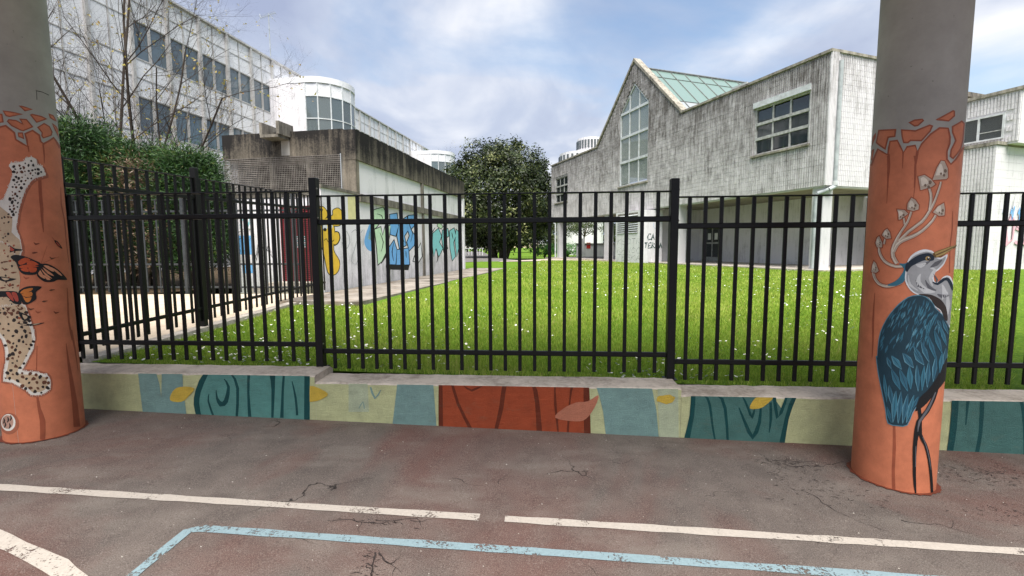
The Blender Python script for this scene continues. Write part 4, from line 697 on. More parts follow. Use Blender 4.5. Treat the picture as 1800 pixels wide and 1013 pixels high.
('wing_feather', 'tealdeep', 12, [-220,502,-219,478,-216,446,-206,424,-199,411,-194,403,-190,397,-189,398,-189,406,-190,418,-190,434,-194,460,-207,486,-218,503]),
('wing_feather', 'teal', 13, [-220,502,-218,478,-214,447,-205,425,-198,412,-194,403,-190,397,-189,398,-189,406,-190,417,-192,433,-196,459,-208,485,-218,503]),
('wing_feather', 'tealmid', 14, [-217,502,-215,480,-210,448,-202,426,-196,415,-193,409,-191,405,-190,406,-190,411,-190,419,-191,433,-196,458,-207,485,-216,503]),
('wing_feather', 'tealdeep', 15, [-219,502,-212,478,-204,450,-198,426,-193,408,-192,408,-196,427,-202,451,-211,480,-218,503]),
('wing_feather', 'tealdeep', 12, [-238,843,-238,825,-236,800,-226,786,-219,777,-214,772,-210,768,-209,769,-208,776,-209,784,-210,797,-212,817,-225,834,-236,845]),
('wing_feather', 'tealpale', 13, [-238,843,-237,825,-234,802,-225,786,-218,778,-214,772,-210,768,-209,769,-209,775,-210,784,-211,796,-214,816,-226,833,-236,845]),
('wing_feather', 'tealmid', 14, [-236,844,-234,826,-230,803,-221,788,-216,781,-213,777,-211,774,-210,775,-210,779,-210,785,-211,796,-214,814,-225,832,-234,845]),
('wing_feather', 'tealdeep', 15, [-238,844,-231,826,-224,806,-217,789,-213,776,-212,777,-216,790,-221,808,-230,828,-237,844]),
('heron_leg', 'black', 10, [46,665,35,638,20,599,3,556,-17,513,-40,478,-61,439,-68,391,-70,343,-71,300,-71,251,-68,186,-63,119,-58,54,-51,-4,-41,-51,-33,-84,-29,-83,-32,-49,-36,-1,-41,57,-45,121,-48,188,-48,252,-47,299,-44,342,-42,387,-36,428,-18,461,8,497,30,543,50,587,63,628,71,657]),
('heron_leg', 'black', 10, [-64,530,-58,498,-51,453,-49,398,-44,341,-26,303,-6,270,9,230,24,181,40,116,55,47,69,-24,80,-78,107,-84,95,-28,80,44,63,116,46,183,30,234,12,278,-9,314,-24,347,-29,399,-32,455,-39,502,-46,535]),
('leg_highlight', 'herondark', 11, [41,634,21,587,-4,529,-29,482,-51,437,-54,393,-52,363,-48,363,-46,392,-38,431,-17,473,10,521,33,582,50,631]),
('leg_highlight', 'herondark', 11, [-22,329,-10,302,6,263,21,218,36,171,48,129,57,98,60,98,53,129,42,172,27,219,12,265,-6,304,-18,330]),
('leg_highlight', 'herondark', 11, [-57,262,-55,215,-52,168,-50,120,-46,120,-48,168,-50,215,-52,262]),
]
EDGE_LEFT = [32,2484,82,2472,116,2510,146,2524,187,2479,191,2431,221,2408,250,2388,248,2441,242,2482,285,2516,323,2489,328,2444,346,2430,436,2498,480,2463,524,2433]
COL_LEFT = [
('crack_line', 'rust', 2, [30,2470,82,2459,117,2497,144,2510,182,2467,186,2419,217,2394,252,2376,253,2436,246,2472,283,2502,317,2476,322,2432,346,2415,434,2482,465,2448,496,2417,562,2436,495,2462,435,2498,344,2429,333,2441,327,2488,286,2516,237,2478,242,2432,246,2386,223,2407,194,2428,191,2477,148,2524,113,2509,81,2472,34,2484]),
('painted_shard', 'rust', 2, [222,2677,240,2681,299,2669,252,2642]),
('painted_shard', 'orange', 3, [234,2673,238,2672,284,2666,255,2653]),
('painted_shard', 'rust', 2, [137,2626,178,2626,243,2619,170,2583,151,2587]),
('painted_shard', 'orange', 3, [147,2617,176,2617,230,2616,171,2592,156,2595]),
('painted_shard', 'rust', 2, [92,2603,135,2601,138,2540,86,2524]),
('painted_shard', 'orange', 3, [98,2594,129,2592,131,2547,94,2535]),
('painted_shard', 'rust', 2, [153,2549,164,2568,203,2568,231,2550,218,2582,258,2588,292,2536,232,2491,217,2495,175,2518]),
('painted_shard', 'orange', 3, [162,2551,166,2559,200,2559,239,2539,229,2575,254,2578,280,2537,232,2500,220,2504,179,2527]),
('painted_shard', 'rust', 2, [277,2624,291,2635,353,2634,392,2623,312,2572]),
('painted_shard', 'orange', 3, [288,2623,291,2625,349,2624,372,2619,315,2584]),
('painted_shard', 'rust', 2, [405,2670,460,2670,508,2632,454,2628,414,2636]),
('painted_shard', 'orange', 3, [419,2660,447,2659,474,2637,462,2639,425,2645]),
('painted_shard', 'rust', 2, [312,2540,363,2586,407,2572,430,2533,416,2501,345,2462,334,2481,339,2504]),
('painted_shard', 'orange', 3, [324,2541,362,2574,398,2563,416,2529,407,2506,350,2474,343,2485,348,2509]),
('painted_shard', 'rust', 2, [429,2603,490,2592,522,2577,518,2500,455,2554]),
('painted_shard', 'orange', 3, [444,2592,472,2581,490,2567,505,2517,472,2562]),
('painted_shard', 'rust', 2, [204,2478,231,2484,235,2432,204,2447]),
('painted_shard', 'orange', 3, [210,2470,225,2473,228,2445,210,2454]),
('painted_drip', 'rust', 2, [248,2387,248,2372,250,2357,251,2342,255,2344,256,2359,256,2375,257,2390]),
('painted_drip', 'rust', 2, [336,2416,337,2376,338,2330,336,2295,335,2271,339,2272,343,2296,347,2332,348,2380,347,2420]),
('painted_drip', 'rust', 2, [290,2164,287,2098,284,2019,284,1964,285,1916,284,1871,284,1826,287,1776,290,1737,294,1738,296,1778,298,1828,301,1873,305,1920,305,1968,305,2023,308,2102,310,2168]),
('painted_drip', 'rust', 2, [464,2104,453,2042,445,1966,456,1906,469,1844,469,1764,467,1676,474,1574,482,1492,493,1493,490,1575,486,1678,489,1766,488,1847,472,1910,460,1968,465,2044,473,2105]),
('painted_drip', 'rust', 2, [371,839,369,806,368,747,368,651,370,539,373,433,374,329,372,220,369,136,434,115,432,202,428,316,417,424,405,534,392,648,382,746,378,805,376,839]),
('painted_drip', 'rust', 2, [192,855,186,787,180,720,174,652,179,651,185,719,190,786,196,854]),
('painted_drip', 'rust', 2, [162,456,162,412,163,354,166,305,168,254,164,175,159,108,187,99,194,167,199,250,191,308,181,356,177,412,174,455]),
('painted_drip', 'rust', 2, [425,1289,420,1232,414,1157,408,1084,406,1009,414,923,425,855,448,854,436,922,426,1008,427,1082,433,1155,434,1231,435,1288]),
('painted_drip', 'rust', 2, [419,941,431,873,445,781,458,675,468,587,477,586,475,672,469,778,456,872,445,940]),
('scratched_mark', 'spotdark', 1, [328,2822,329,2807,329,2787,328,2766,327,2750,331,2751,332,2768,333,2789,332,2809,332,2824]),
('scratched_mark', 'spotdark', 1, [333,2814,348,2816,369,2818,398,2815,426,2812,430,2818,401,2820,371,2823,349,2822,334,2820]),
('painted_shadow', 'umberpaint', 3, [-135,1174,36,1209,138,1203,162,1193,166,1167,175,1114,183,1056,191,1013,197,974,198,934,195,901,189,886,184,874,184,856,183,832,168,795,150,757,136,726,126,702,116,690,117,683,139,677,170,668,206,651,240,627,254,603,258,573,260,528,252,485,224,461,190,449,157,451,128,462,117,479,105,503,70,540,26,572,-19,575,-57,582,-54,627,-36,681,-22,720,-11,758,-7,799,-7,840,-12,878,-22,912,-41,926,-65,959,-150,1064]),
('painted_shadow', 'umberpaint', 3, [143,2210,147,2229,161,2244,191,2252,221,2259,231,2274,238,2289,255,2299,274,2303,291,2301,303,2291,305,2272,306,2252,321,2248,338,2243,345,2226,349,2205,359,2185,358,2166,325,2149,291,2134,276,2123,264,2110,250,2089,239,2066,233,2055,226,2039,213,1997,199,1950,189,1912,180,1876,173,1833,168,1795,162,1771,160,1749,166,1720,174,1683,180,1635,179,1584,166,1528,147,1500,128,1552,102,1620,46,1637,-9,1675,-7,1817,20,1953,52,1976,82,1965,94,1967,101,1974,110,1996,119,2024,130,2055,140,2085,146,2104,150,2122,157,2144,160,2168,151,2190]),
('animal_fur', 'furwhite', 4, [142,2222,144,2237,156,2248,186,2255,216,2263,226,2278,233,2293,248,2302,264,2306,278,2304,288,2295,289,2276,290,2256,305,2251,321,2247,328,2231,331,2212,338,2197,337,2182,310,2167,280,2154,264,2142,252,2128,238,2106,226,2082,219,2071,213,2054,200,2012,186,1964,175,1926,167,1889,160,1847,154,1808,148,1784,146,1761,152,1730,160,1694,165,1646,165,1598,155,1552,139,1531,123,1578,98,1639,44,1656,-12,1693,-9,1829,17,1958,46,1980,74,1969,88,1972,97,1980,107,2003,116,2033,127,2065,137,2094,143,2114,148,2132,155,2157,159,2182,150,2204]),
('animal_fur', 'furwhite', 4, [-88,1164,42,1193,134,1188,154,1180,156,1158,165,1108,172,1052,180,1010,186,973,186,932,184,902,185,903,184,905,180,876,173,838,158,801,141,765,128,735,116,710,102,688,98,671,128,663,167,653,202,636,232,615,244,595,246,571,248,533,241,497,217,476,188,466,159,467,134,477,125,492,113,515,76,553,32,586,-6,591,-34,596,-33,634,-19,679,-6,718,4,756,9,800,8,843,3,884,-7,920,-24,936,-44,967,-93,1066]),
('animal_fur', 'furtan', 5, [9,1886,58,1938,98,1894,121,1867,132,1828,126,1780,120,1734,137,1706,157,1680,164,1641,163,1598,146,1557,128,1518,130,1483,137,1449,140,1412,141,1374,135,1338,129,1298,129,1244,134,1195,145,1173,156,1158,163,1131,162,1102,146,1068,119,1050,80,1074,33,1110,-30,1095,-88,1164,-48,1532]),
('animal_fur', 'furtan', 5, [-49,1146,49,1169,128,1165,143,1163,142,1146,150,1100,158,1046,165,1006,171,970,170,929,169,903,178,928,185,950,174,906,158,847,143,809,128,777,116,749,103,722,79,686,70,654,112,642,163,632,196,615,221,598,229,584,230,569,232,541,226,514,208,498,185,489,162,490,142,498,135,510,124,532,85,572,40,608,11,613,-6,616,-6,642,4,677,15,714,25,755,29,800,29,846,23,891,13,930,-2,948,-20,977,-52,1063]),
('fur_spot', 'spotbrown', 7, [254,2181,251,2172,246,2174,243,2181,247,2189,254,2192]),
('fur_spot', 'spotdark', 7, [145,1856,136,1853,131,1858,133,1869,142,1881,147,1869]),
('fur_spot', 'spotdark', 7, [177,2200,171,2198,167,2203,169,2210,173,2211,176,2207]),
('fur_spot', 'spotdark', 7, [318,2202,314,2194,306,2196,304,2202,308,2208,316,2209]),
('fur_spot', 'spotdark', 7, [238,2138,232,2135,228,2140,228,2148,234,2151,237,2146]),
('fur_spot', 'spotbrown', 7, [179,1986,178,1990,181,1996,186,1997,186,1990,182,1986]),
('fur_spot', 'spotbrown', 7, [204,2140,201,2144,199,2150,203,2153,207,2152,207,2145]),
('fur_spot', 'spotbrown', 7, [173,2064,167,2060,161,2065,162,2074,168,2080,175,2074]),
('fur_spot', 'spotbrown', 7, [148,2026,144,2030,142,2034,144,2040,149,2039,149,2033]),
('fur_spot', 'spotbrown', 7, [212,2217,210,2231,219,2232,225,2224,222,2213,215,2205]),
('fur_spot', 'spotdark', 7, [194,2053,186,2059,185,2070,193,2082,201,2075,203,2064]),
('fur_spot', 'spotdark', 7, [180,2146,175,2135,168,2140,165,2149,171,2156,178,2156]),
('fur_spot', 'spotdark', 7, [160,1921,161,1928,165,1930,169,1926,167,1918,163,1917]),
('fur_spot', 'spotdark', 7, [223,2162,220,2160,218,2166,219,2170,222,2170,224,2166]),
('fur_spot', 'spotdark', 7, [120,1898,118,1905,122,1912,130,1910,131,1898,124,1894]),
('fur_spot', 'spotdark', 7, [162,2085,159,2088,158,2093,162,2096,166,2094,165,2088]),
('fur_spot', 'spotbrown', 7, [199,2178,194,2188,202,2199,211,2194,214,2182,205,2175]),
('fur_spot', 'spotdark', 7, [255,2272,255,2280,260,2286,265,2281,266,2272,260,2269]),
('fur_spot', 'spotdark', 7, [147,1955,141,1942,132,1945,132,1961,140,1972,149,1970]),
('fur_spot', 'spotdark', 7, [257,2198,254,2205,258,2214,266,2215,269,2207,264,2199]),
('fur_spot', 'spotdark', 7, [197,2202,194,2209,196,2218,202,2221,207,2217,203,2206]),
('fur_spot', 'spotdark', 7, [208,2088,204,2093,207,2104,214,2105,217,2097,213,2090]),
('fur_spot', 'spotdark', 7, [120,1868,117,1861,110,1861,106,1868,112,1873,118,1875]),
('fur_spot', 'spotbrown', 7, [176,2168,175,2177,177,2184,183,2190,186,2181,182,2174]),
('fur_spot', 'spotbrown', 7, [152,1907,146,1897,139,1901,140,1913,146,1918,152,1918]),
('fur_spot', 'spotdark', 7, [293,2208,286,2214,287,2228,298,2229,304,2224,305,2212]),
('fur_spot', 'spotbrown', 7, [200,2226,194,2222,190,2233,193,2242,200,2241,203,2234]),
('fur_spot', 'spotbrown', 7, [151,1982,146,1978,141,1982,142,1990,148,1994,154,1992]),
('fur_spot', 'spotdark', 7, [192,2109,191,2118,194,2126,202,2127,203,2117,200,2109]),
('fur_spot', 'spotdark', 7, [178,2087,182,2093,188,2098,189,2092,187,2087,183,2084]),
('fur_spot', 'spotbrown', 7, [163,2010,154,2008,153,2020,157,2031,166,2030,166,2019]),
('fur_spot', 'spotdark', 7, [279,2183,274,2184,273,2190,274,2196,278,2194,280,2190]),
('fur_spot', 'spotdark', 7, [241,2228,237,2234,238,2245,244,2254,250,2247,247,2235]),
('fur_spot', 'spotbrown', 7, [181,2033,176,2036,180,2047,185,2047,189,2042,187,2033]),
('fur_spot', 'spotdark', 7, [264,2167,262,2163,258,2165,256,2169,260,2173,264,2171]),
('fur_spot', 'spotdark', 7, [180,2124,179,2136,182,2147,190,2149,193,2139,190,2129]),
('fur_spot', 'spotdark', 7, [163,1971,160,1964,153,1966,150,1973,155,1981,161,1976]),
('fur_spot', 'spotdark', 7, [154,1876,149,1879,151,1886,154,1891,158,1887,158,1882]),
('fur_spot', 'spotdark', 7, [169,2103,170,2110,176,2115,183,2116,180,2106,174,2099]),
('fur_spot', 'spotdark', 7, [147,2065,144,2071,148,2076,153,2078,156,2071,152,2063]),
('fur_spot', 'spotbrown', 7, [106,1842,104,1852,113,1853,118,1850,117,1841,109,1837]),
('fur_spot', 'spotbrown', 7, [127,1920,122,1917,120,1925,122,1931,127,1933,130,1926]),
('fur_spot', 'spotdark', 7, [169,1945,163,1947,166,1959,171,1964,175,1959,172,1950]),
('fur_spot', 'spotdark', 7, [261,2242,264,2253,270,2260,275,2251,275,2237,266,2235]),
('fur_spot', 'spotdark', 7, [223,2250,223,2258,228,2260,231,2256,231,2250,227,2247]),
('fur_spot', 'spotdark', 7, [237,2192,234,2201,239,2207,244,2208,249,2201,245,2192]),
('fur_spot', 'spotbrown', 7, [218,2116,214,2122,218,2131,222,2131,226,2128,223,2121]),
('fur_spot', 'spotdark', 7, [164,2173,154,2175,155,2189,165,2196,172,2189,173,2177]),
('fur_spot', 'spotdark', 7, [166,1995,161,2003,166,2015,173,2010,175,2003,172,1995]),
('fur_spot', 'spotdark', 7, [168,2122,162,2111,154,2114,150,2123,157,2132,166,2133]),
('fur_spot', 'spotdark', 7, [157,2217,161,2228,167,2234,175,2231,174,2217,164,2210]),
('fur_spot', 'spotdark', 7, [283,2214,278,2208,273,2211,271,2218,277,2223,282,2222]),
('fur_spot', 'spotdark', 7, [142,1882,134,1877,128,1879,126,1890,133,1898,143,1896]),
('fur_spot', 'spotbrown', 7, [132,1839,125,1835,121,1841,123,1850,129,1851,133,1848]),
('fur_spot', 'spotbrown', 7, [140,1922,141,1931,143,1941,149,1940,151,1933,146,1925]),
('fur_spot', 'spotbrown', 7, [224,2190,221,2186,217,2190,217,2197,222,2200,226,2195]),
('fur_spot', 'spotbrown', 7, [142,2004,141,2011,145,2014,148,2013,150,2008,146,2003]),
('fur_spot', 'spotdark', 7, [298,2178,287,2173,283,2183,288,2196,300,2200,302,2190]),
('fur_spot', 'spotdark', 7, [121,1970,122,1985,129,1995,140,1989,138,1975,132,1965]),
('fur_spot', 'spotbrown', 7, [250,2136,245,2142,249,2149,255,2153,257,2146,255,2140]),
('fur_spot', 'spotdark', 7, [134,1035,130,1056,143,1056,157,1048,151,1028,142,1025]),
('fur_spot', 'spotdark', 7, [103,980,96,962,83,969,77,985,87,998,98,994]),
('fur_spot', 'spotdark', 7, [20,782,21,801,32,813,45,813,50,797,36,786]),
('fur_spot', 'spotbrown', 7, [81,700,68,699,55,702,58,716,66,728,75,715]),
('fur_spot', 'spotdark', 7, [42,734,41,742,50,744,56,742,56,734,48,731]),
('fur_spot', 'spotdark', 7, [137,783,132,780,127,781,127,790,132,792,136,790]),
('fur_spot', 'spotbrown', 7, [48,641,39,642,34,650,40,657,45,656,51,651]),
('fur_spot', 'spotdark', 7, [5,949,0,954,3,962,11,962,15,956,13,948]),
('fur_spot', 'spotdark', 7, [142,1099,132,1090,121,1090,117,1105,124,1120,136,1112]),
('fur_spot', 'spotdark', 7, [61,644,59,657,66,669,78,660,79,643,70,637]),
('fur_spot', 'spotdark', 7, [107,519,99,526,103,538,110,544,119,538,117,520]),
('fur_spot', 'spotdark', 7, [22,657,13,646,0,649,-12,662,3,677,18,670]),
('fur_spot', 'spotdark', 7, [199,596,189,591,183,600,186,615,196,625,206,614]),
('fur_spot', 'spotdark', 7, [78,690,83,704,95,707,100,700,99,688,89,687]),
('fur_spot', 'spotbrown', 7, [97,1114,102,1132,110,1140,120,1137,123,1118,111,1111]),
('fur_spot', 'spotdark', 7, [20,1155,19,1164,25,1168,33,1163,34,1151,25,1150]),
('fur_spot', 'spotdark', 7, [-23,1040,-21,1050,-9,1054,-3,1046,-3,1035,-16,1034]),
('fur_spot', 'spotbrown', 7, [102,805,92,802,88,816,94,829,105,827,108,814]),
('fur_spot', 'spotbrown', 7, [21,999,11,996,0,997,3,1008,12,1012,18,1009]),
('fur_spot', 'spotdark', 7, [132,968,126,983,135,995,146,986,146,971,141,958]),
('fur_spot', 'spotdark', 7, [111,925,112,936,117,946,125,945,125,935,120,921]),
('fur_spot', 'spotdark', 7, [-46,1100,-70,1097,-76,1115,-59,1128,-36,1130,-29,1112]),
('fur_spot', 'spotdark', 7, [166,1019,165,1028,170,1031,176,1029,177,1018,172,1011]),
('fur_spot', 'spotdark', 7, [107,901,99,892,92,901,93,913,100,923,110,916]),
('fur_spot', 'spotdark', 7, [161,855,156,862,154,875,164,880,173,870,170,856]),
('fur_spot', 'spotdark', 7, [46,1031,41,1038,45,1048,52,1049,56,1042,54,1031]),
('fur_spot', 'spotdark', 7, [108,718,107,731,114,738,120,736,123,727,117,719]),
('fur_spot', 'spotdark', 7, [44,981,36,984,34,994,45,997,53,993,54,983]),
('fur_spot', 'spotbrown', 7, [37,1104,20,1112,19,1130,35,1137,45,1131,49,1118]),
('fur_spot', 'spotdark', 7, [81,830,72,824,64,830,67,845,78,853,84,842]),
('fur_spot', 'spotbrown', 7, [115,1043,109,1034,104,1041,104,1050,110,1056,118,1056]),
('fur_spot', 'spotbrown', 7, [53,1088,48,1083,43,1091,41,1100,49,1099,54,1094]),
('fur_spot', 'spotbrown', 7, [200,557,204,573,219,574,229,558,220,545,207,544]),
('fur_spot', 'spotdark', 7, [20,675,22,688,34,691,45,689,43,674,29,668]),
('fur_spot', 'spotbrown', 7, [58,848,48,849,46,863,53,871,64,872,65,857]),
('fur_spot', 'spotdark', 7, [27,616,18,602,9,611,8,625,20,631,29,628]),
('fur_spot', 'spotbrown', 7, [172,954,166,951,157,956,157,966,163,970,170,964]),
('fur_spot', 'spotbrown', 7, [80,1133,76,1144,84,1153,93,1154,96,1142,90,1129]),
('fur_spot', 'spotdark', 7, [212,524,206,512,199,517,194,529,201,536,207,536]),
('fur_spot', 'spotdark', 7, [156,1104,147,1110,142,1124,153,1135,164,1130,166,1114]),
('fur_spot', 'spotbrown', 7, [51,1145,51,1155,58,1167,69,1167,67,1153,60,1143]),
('fur_spot', 'spotdark', 7, [124,600,117,594,111,603,115,614,123,617,129,609]),
('fur_spot', 'spotdark', 7, [158,485,147,491,151,504,159,515,168,503,168,489]),
('fur_spot', 'spotbrown', 7, [98,612,89,620,90,635,105,636,110,622,109,610]),
('fur_spot', 'spotbrown', 7, [32,894,20,909,32,922,46,911,54,898,46,884]),
('fur_spot', 'spotdark', 7, [186,475,186,486,191,490,196,488,199,478,194,473]),
('fur_spot', 'spotbrown', 7, [146,631,134,628,132,643,138,655,150,657,154,644]),
('fur_spot', 'spotbrown', 7, [174,554,168,561,165,575,175,582,182,570,181,559]),
('fur_spot', 'spotdark', 7, [145,1069,138,1076,140,1090,149,1092,153,1084,153,1073]),
('fur_spot', 'spotdark', 7, [74,1056,73,1071,82,1083,93,1080,96,1064,86,1053]),
('fur_spot', 'spotbrown', 7, [160,587,144,589,148,607,158,617,167,608,172,594]),
('fur_spot', 'spotdark', 7, [81,855,78,863,79,876,88,878,90,869,87,859]),
('fur_spot', 'spotbrown', 7, [145,874,140,868,135,870,131,877,136,882,141,880]),
('fur_spot', 'spotbrown', 7, [-14,612,-18,618,-19,626,-11,626,-4,625,-7,615]),
('fur_spot', 'spotdark', 7, [149,935,144,920,134,926,133,940,138,953,150,954]),
('fur_spot', 'spotbrown', 7, [98,642,92,650,95,662,102,662,106,658,105,648]),
('fur_spot', 'spotdark', 7, [156,830,150,828,146,835,145,845,152,848,158,840]),
('fur_spot', 'spotdark', 7, [64,937,58,945,64,954,71,956,80,950,72,939]),
('fur_spot', 'spotdark', 7, [99,1079,95,1087,98,1098,107,1100,114,1088,108,1074]),
('fur_spot', 'spotdark', 7, [186,886,177,881,168,888,168,897,172,903,183,900]),
('fur_spot', 'spotdark', 7, [-20,1064,-29,1055,-49,1055,-50,1066,-42,1073,-23,1077]),
('fur_spot', 'spotbrown', 7, [165,622,165,633,171,642,179,639,183,626,174,613]),
('fur_spot', 'spotbrown', 7, [83,783,85,790,91,794,93,786,93,779,86,774]),
('fur_spot', 'spotdark', 7, [78,582,67,584,58,594,59,610,72,608,79,596]),
('fur_spot', 'spotbrown', 7, [128,1142,127,1153,129,1167,138,1164,142,1155,136,1145]),
('fur_spot', 'spotbrown', 7, [138,517,125,523,125,539,136,543,144,540,150,527]),
('fur_spot', 'spotdark', 7, [3,1119,-4,1117,-10,1121,-5,1130,6,1135,11,1127]),
('fur_spot', 'spotdark', 7, [127,887,119,885,115,896,118,905,126,911,129,897]),
('fur_spot', 'spotdark', 7, [131,562,124,568,127,579,133,583,140,579,137,567]),
('fur_spot', 'spotbrown', 7, [122,1176,119,1170,113,1168,110,1176,114,1185,120,1183]),
('fur_spot', 'spotdark', 7, [76,743,72,749,73,758,79,764,82,755,82,747]),
('fur_spot', 'spotdark', 7, [58,883,60,892,67,899,72,894,72,887,66,879]),
('fur_spot', 'spotdark', 7, [-3,872,6,884,17,885,28,878,19,867,9,865]),
('fur_spot', 'spotbrown', 7, [244,543,235,535,227,543,228,557,235,565,244,558]),
('fur_spot', 'spotdark', 7, [220,506,216,523,226,529,234,520,242,500,230,494]),
('fur_spot', 'spotdark', 7, [130,999,120,1002,111,1011,118,1020,126,1025,131,1013]),
('fur_spot', 'spotbrown', 7, [58,764,48,767,41,775,49,784,57,784,60,777]),
('fur_spot', 'spotbrown', 7, [233,582,223,581,220,594,228,603,236,599,238,589]),
('fur_spot', 'spotbrown', 7, [93,536,80,544,81,562,92,568,104,565,105,546]),
('fur_spot', 'spotdark', 7, [51,794,42,812,52,824,63,822,68,812,68,794]),
('fur_spot', 'spotdark', 7, [166,1040,158,1051,153,1062,163,1074,172,1065,177,1053]),
('fur_spot', 'spotbrown', 7, [80,1102,69,1102,64,1116,71,1125,81,1129,84,1115]),
('fur_spot', 'spotbrown', 7, [10,758,6,773,13,782,28,784,31,768,25,759]),
('fur_spot', 'spotbrown', 7, [-50,1008,-42,1016,-28,1020,-23,1012,-28,1004,-43,999]),
('fur_spot', 'spotbrown', 7, [184,511,174,509,169,520,168,531,175,532,182,525]),
('fur_fleck', 'rust', 7, [128,1076,124,1081,127,1086,132,1086,135,1081,133,1075]),
('fur_fleck', 'spotbrown', 7, [5,1143,-2,1141,-11,1144,-9,1152,-2,1157,6,1152]),
('fur_fleck', 'spotbrown', 7, [82,1242,76,1241,72,1251,78,1256,84,1257,89,1248]),
('fur_fleck', 'rust', 7, [108,1591,100,1588,99,1598,104,1606,110,1603,112,1596]),
('fur_fleck', 'rust', 7, [102,1170,101,1175,104,1179,106,1175,108,1170,105,1166]),
('fur_fleck', 'spotdark', 7, [27,1118,26,1128,30,1136,38,1133,40,1124,37,1114]),
('fur_fleck', 'spotbrown', 7, [-12,1472,-16,1473,-17,1477,-13,1481,-8,1479,-9,1474]),
('fur_fleck', 'spotdark', 7, [28,1543,25,1552,27,1564,37,1567,40,1558,37,1547]),
('fur_fleck', 'spotbrown', 7, [20,1405,13,1398,5,1404,7,1413,15,1419,20,1413]),
('fur_fleck', 'rust', 7, [128,1323,122,1322,115,1326,122,1334,129,1340,133,1332]),
('fur_fleck', 'spotdark', 7, [95,1720,98,1730,105,1731,108,1723,106,1714,98,1710]),
('fur_fleck', 'rust', 7, [133,1545,125,1539,119,1544,120,1556,128,1563,132,1555]),
('fur_fleck', 'spotbrown', 7, [86,1796,82,1795,80,1802,84,1807,88,1806,91,1800]),
('fur_fleck', 'spotdark', 7, [98,1478,100,1488,107,1488,111,1480,107,1471,101,1469]),
('fur_fleck', 'spotdark', 7, [1,1334,-6,1328,-10,1334,-11,1343,-1,1348,4,1342]),
('fur_fleck', 'spotdark', 7, [113,1804,106,1799,104,1807,108,1816,115,1816,116,1810]),
('fur_fleck', 'spotdark', 7, [80,1701,81,1706,87,1709,90,1705,88,1700,83,1697]),
('fur_fleck', 'rust', 7, [62,1815,59,1810,54,1812,51,1817,55,1822,59,1820]),
('fur_fleck', 'spotbrown', 7, [95,1329,92,1333,91,1342,98,1345,105,1341,102,1329]),
('fur_fleck', 'rust', 7, [-19,1425,-17,1431,-11,1434,-6,1428,-8,1419,-15,1420]),
('fur_fleck', 'spotbrown', 7, [44,1460,41,1465,43,1470,48,1470,53,1467,51,1461]),
('fur_fleck', 'spotbrown', 7, [46,1499,38,1504,43,1512,49,1515,54,1510,54,1502]),
('fur_fleck', 'rust', 7, [96,1510,89,1512,87,1521,95,1527,103,1525,104,1515]),
('fur_fleck', 'rust', 7, [86,1334,79,1333,75,1342,81,1350,88,1349,90,1341]),
('fur_fleck', 'spotdark', 7, [-1,1597,-6,1603,0,1612,7,1612,9,1606,6,1600]),
('fur_fleck', 'rust', 7, [86,1644,81,1639,76,1646,74,1654,81,1656,88,1652]),
('fur_fleck', 'spotbrown', 7, [95,1625,93,1631,97,1635,100,1634,102,1630,100,1625]),
('fur_fleck', 'spotbrown', 7, [55,1832,51,1834,47,1842,51,1849,56,1843,60,1837]),
('fur_fleck', 'rust', 7, [59,1743,56,1746,59,1751,63,1750,64,1747,63,1742]),
('fur_fleck', 'spotdark', 7, [48,1266,45,1273,48,1280,53,1285,59,1279,55,1271]),
('fur_fleck', 'rust', 7, [5,1280,-4,1275,-13,1280,-8,1292,3,1296,7,1288]),
('fur_fleck', 'rust', 7, [78,1717,80,1723,84,1726,87,1724,85,1719,82,1717]),
('fur_fleck', 'rust', 7, [-7,1392,-11,1384,-17,1387,-21,1392,-17,1400,-9,1400]),
('fur_fleck', 'spotbrown', 7, [118,1182,116,1193,122,1199,128,1200,131,1190,125,1182]),
('fur_fleck', 'spotbrown', 7, [17,1712,13,1718,18,1724,24,1720,27,1713,22,1710]),
('fur_fleck', 'spotbrown', 7, [56,1357,57,1364,64,1367,68,1361,65,1352,58,1352]),
('fur_fleck', 'rust', 7, [115,1072,108,1076,108,1088,116,1090,123,1086,123,1076]),
('fur_fleck', 'rust', 7, [117,1515,114,1516,110,1520,112,1525,116,1526,117,1520]),
('fur_fleck', 'rust', 7, [25,1283,24,1290,30,1291,34,1288,35,1282,29,1281]),
('fur_fleck', 'rust', 7, [74,1595,69,1590,64,1588,64,1596,66,1606,73,1604]),
('fur_fleck', 'spotbrown', 7, [133,1097,129,1100,129,1110,134,1113,136,1107,137,1099]),
('fur_fleck', 'spotbrown', 7, [50,1135,45,1138,45,1144,48,1150,54,1147,54,1139]),
('fur_fleck', 'rust', 7, [110,1265,105,1259,100,1263,101,1273,107,1277,111,1273]),
('fur_fleck', 'spotbrown', 7, [158,1101,149,1098,144,1105,147,1119,155,1118,161,1113]),
('fur_fleck', 'spotdark', 7, [20,1371,14,1374,13,1381,17,1390,23,1384,27,1376]),
('fur_fleck', 'rust', 7, [69,1570,67,1575,69,1581,74,1581,75,1576,74,1570]),
('fur_fleck', 'spotbrown', 7, [98,1661,92,1661,88,1664,88,1671,94,1674,96,1667]),
('fur_fleck', 'rust', 7, [33,1241,33,1251,37,1259,44,1262,45,1253,42,1244]),
('fur_fleck', 'spotbrown', 7, [130,1580,125,1575,120,1578,121,1587,126,1592,132,1591]),
('fur_fleck', 'spotdark', 7, [30,1799,30,1806,37,1808,43,1804,40,1796,33,1792]),
('fur_fleck', 'rust', 7, [119,1625,119,1635,124,1642,129,1642,132,1635,126,1625]),
('fur_fleck', 'spotdark', 7, [67,1297,65,1299,67,1303,70,1304,71,1302,69,1298]),
('fur_fleck', 'spotbrown', 7, [-2,1166,-9,1167,-13,1174,-9,1179,-3,1180,-1,1174]),
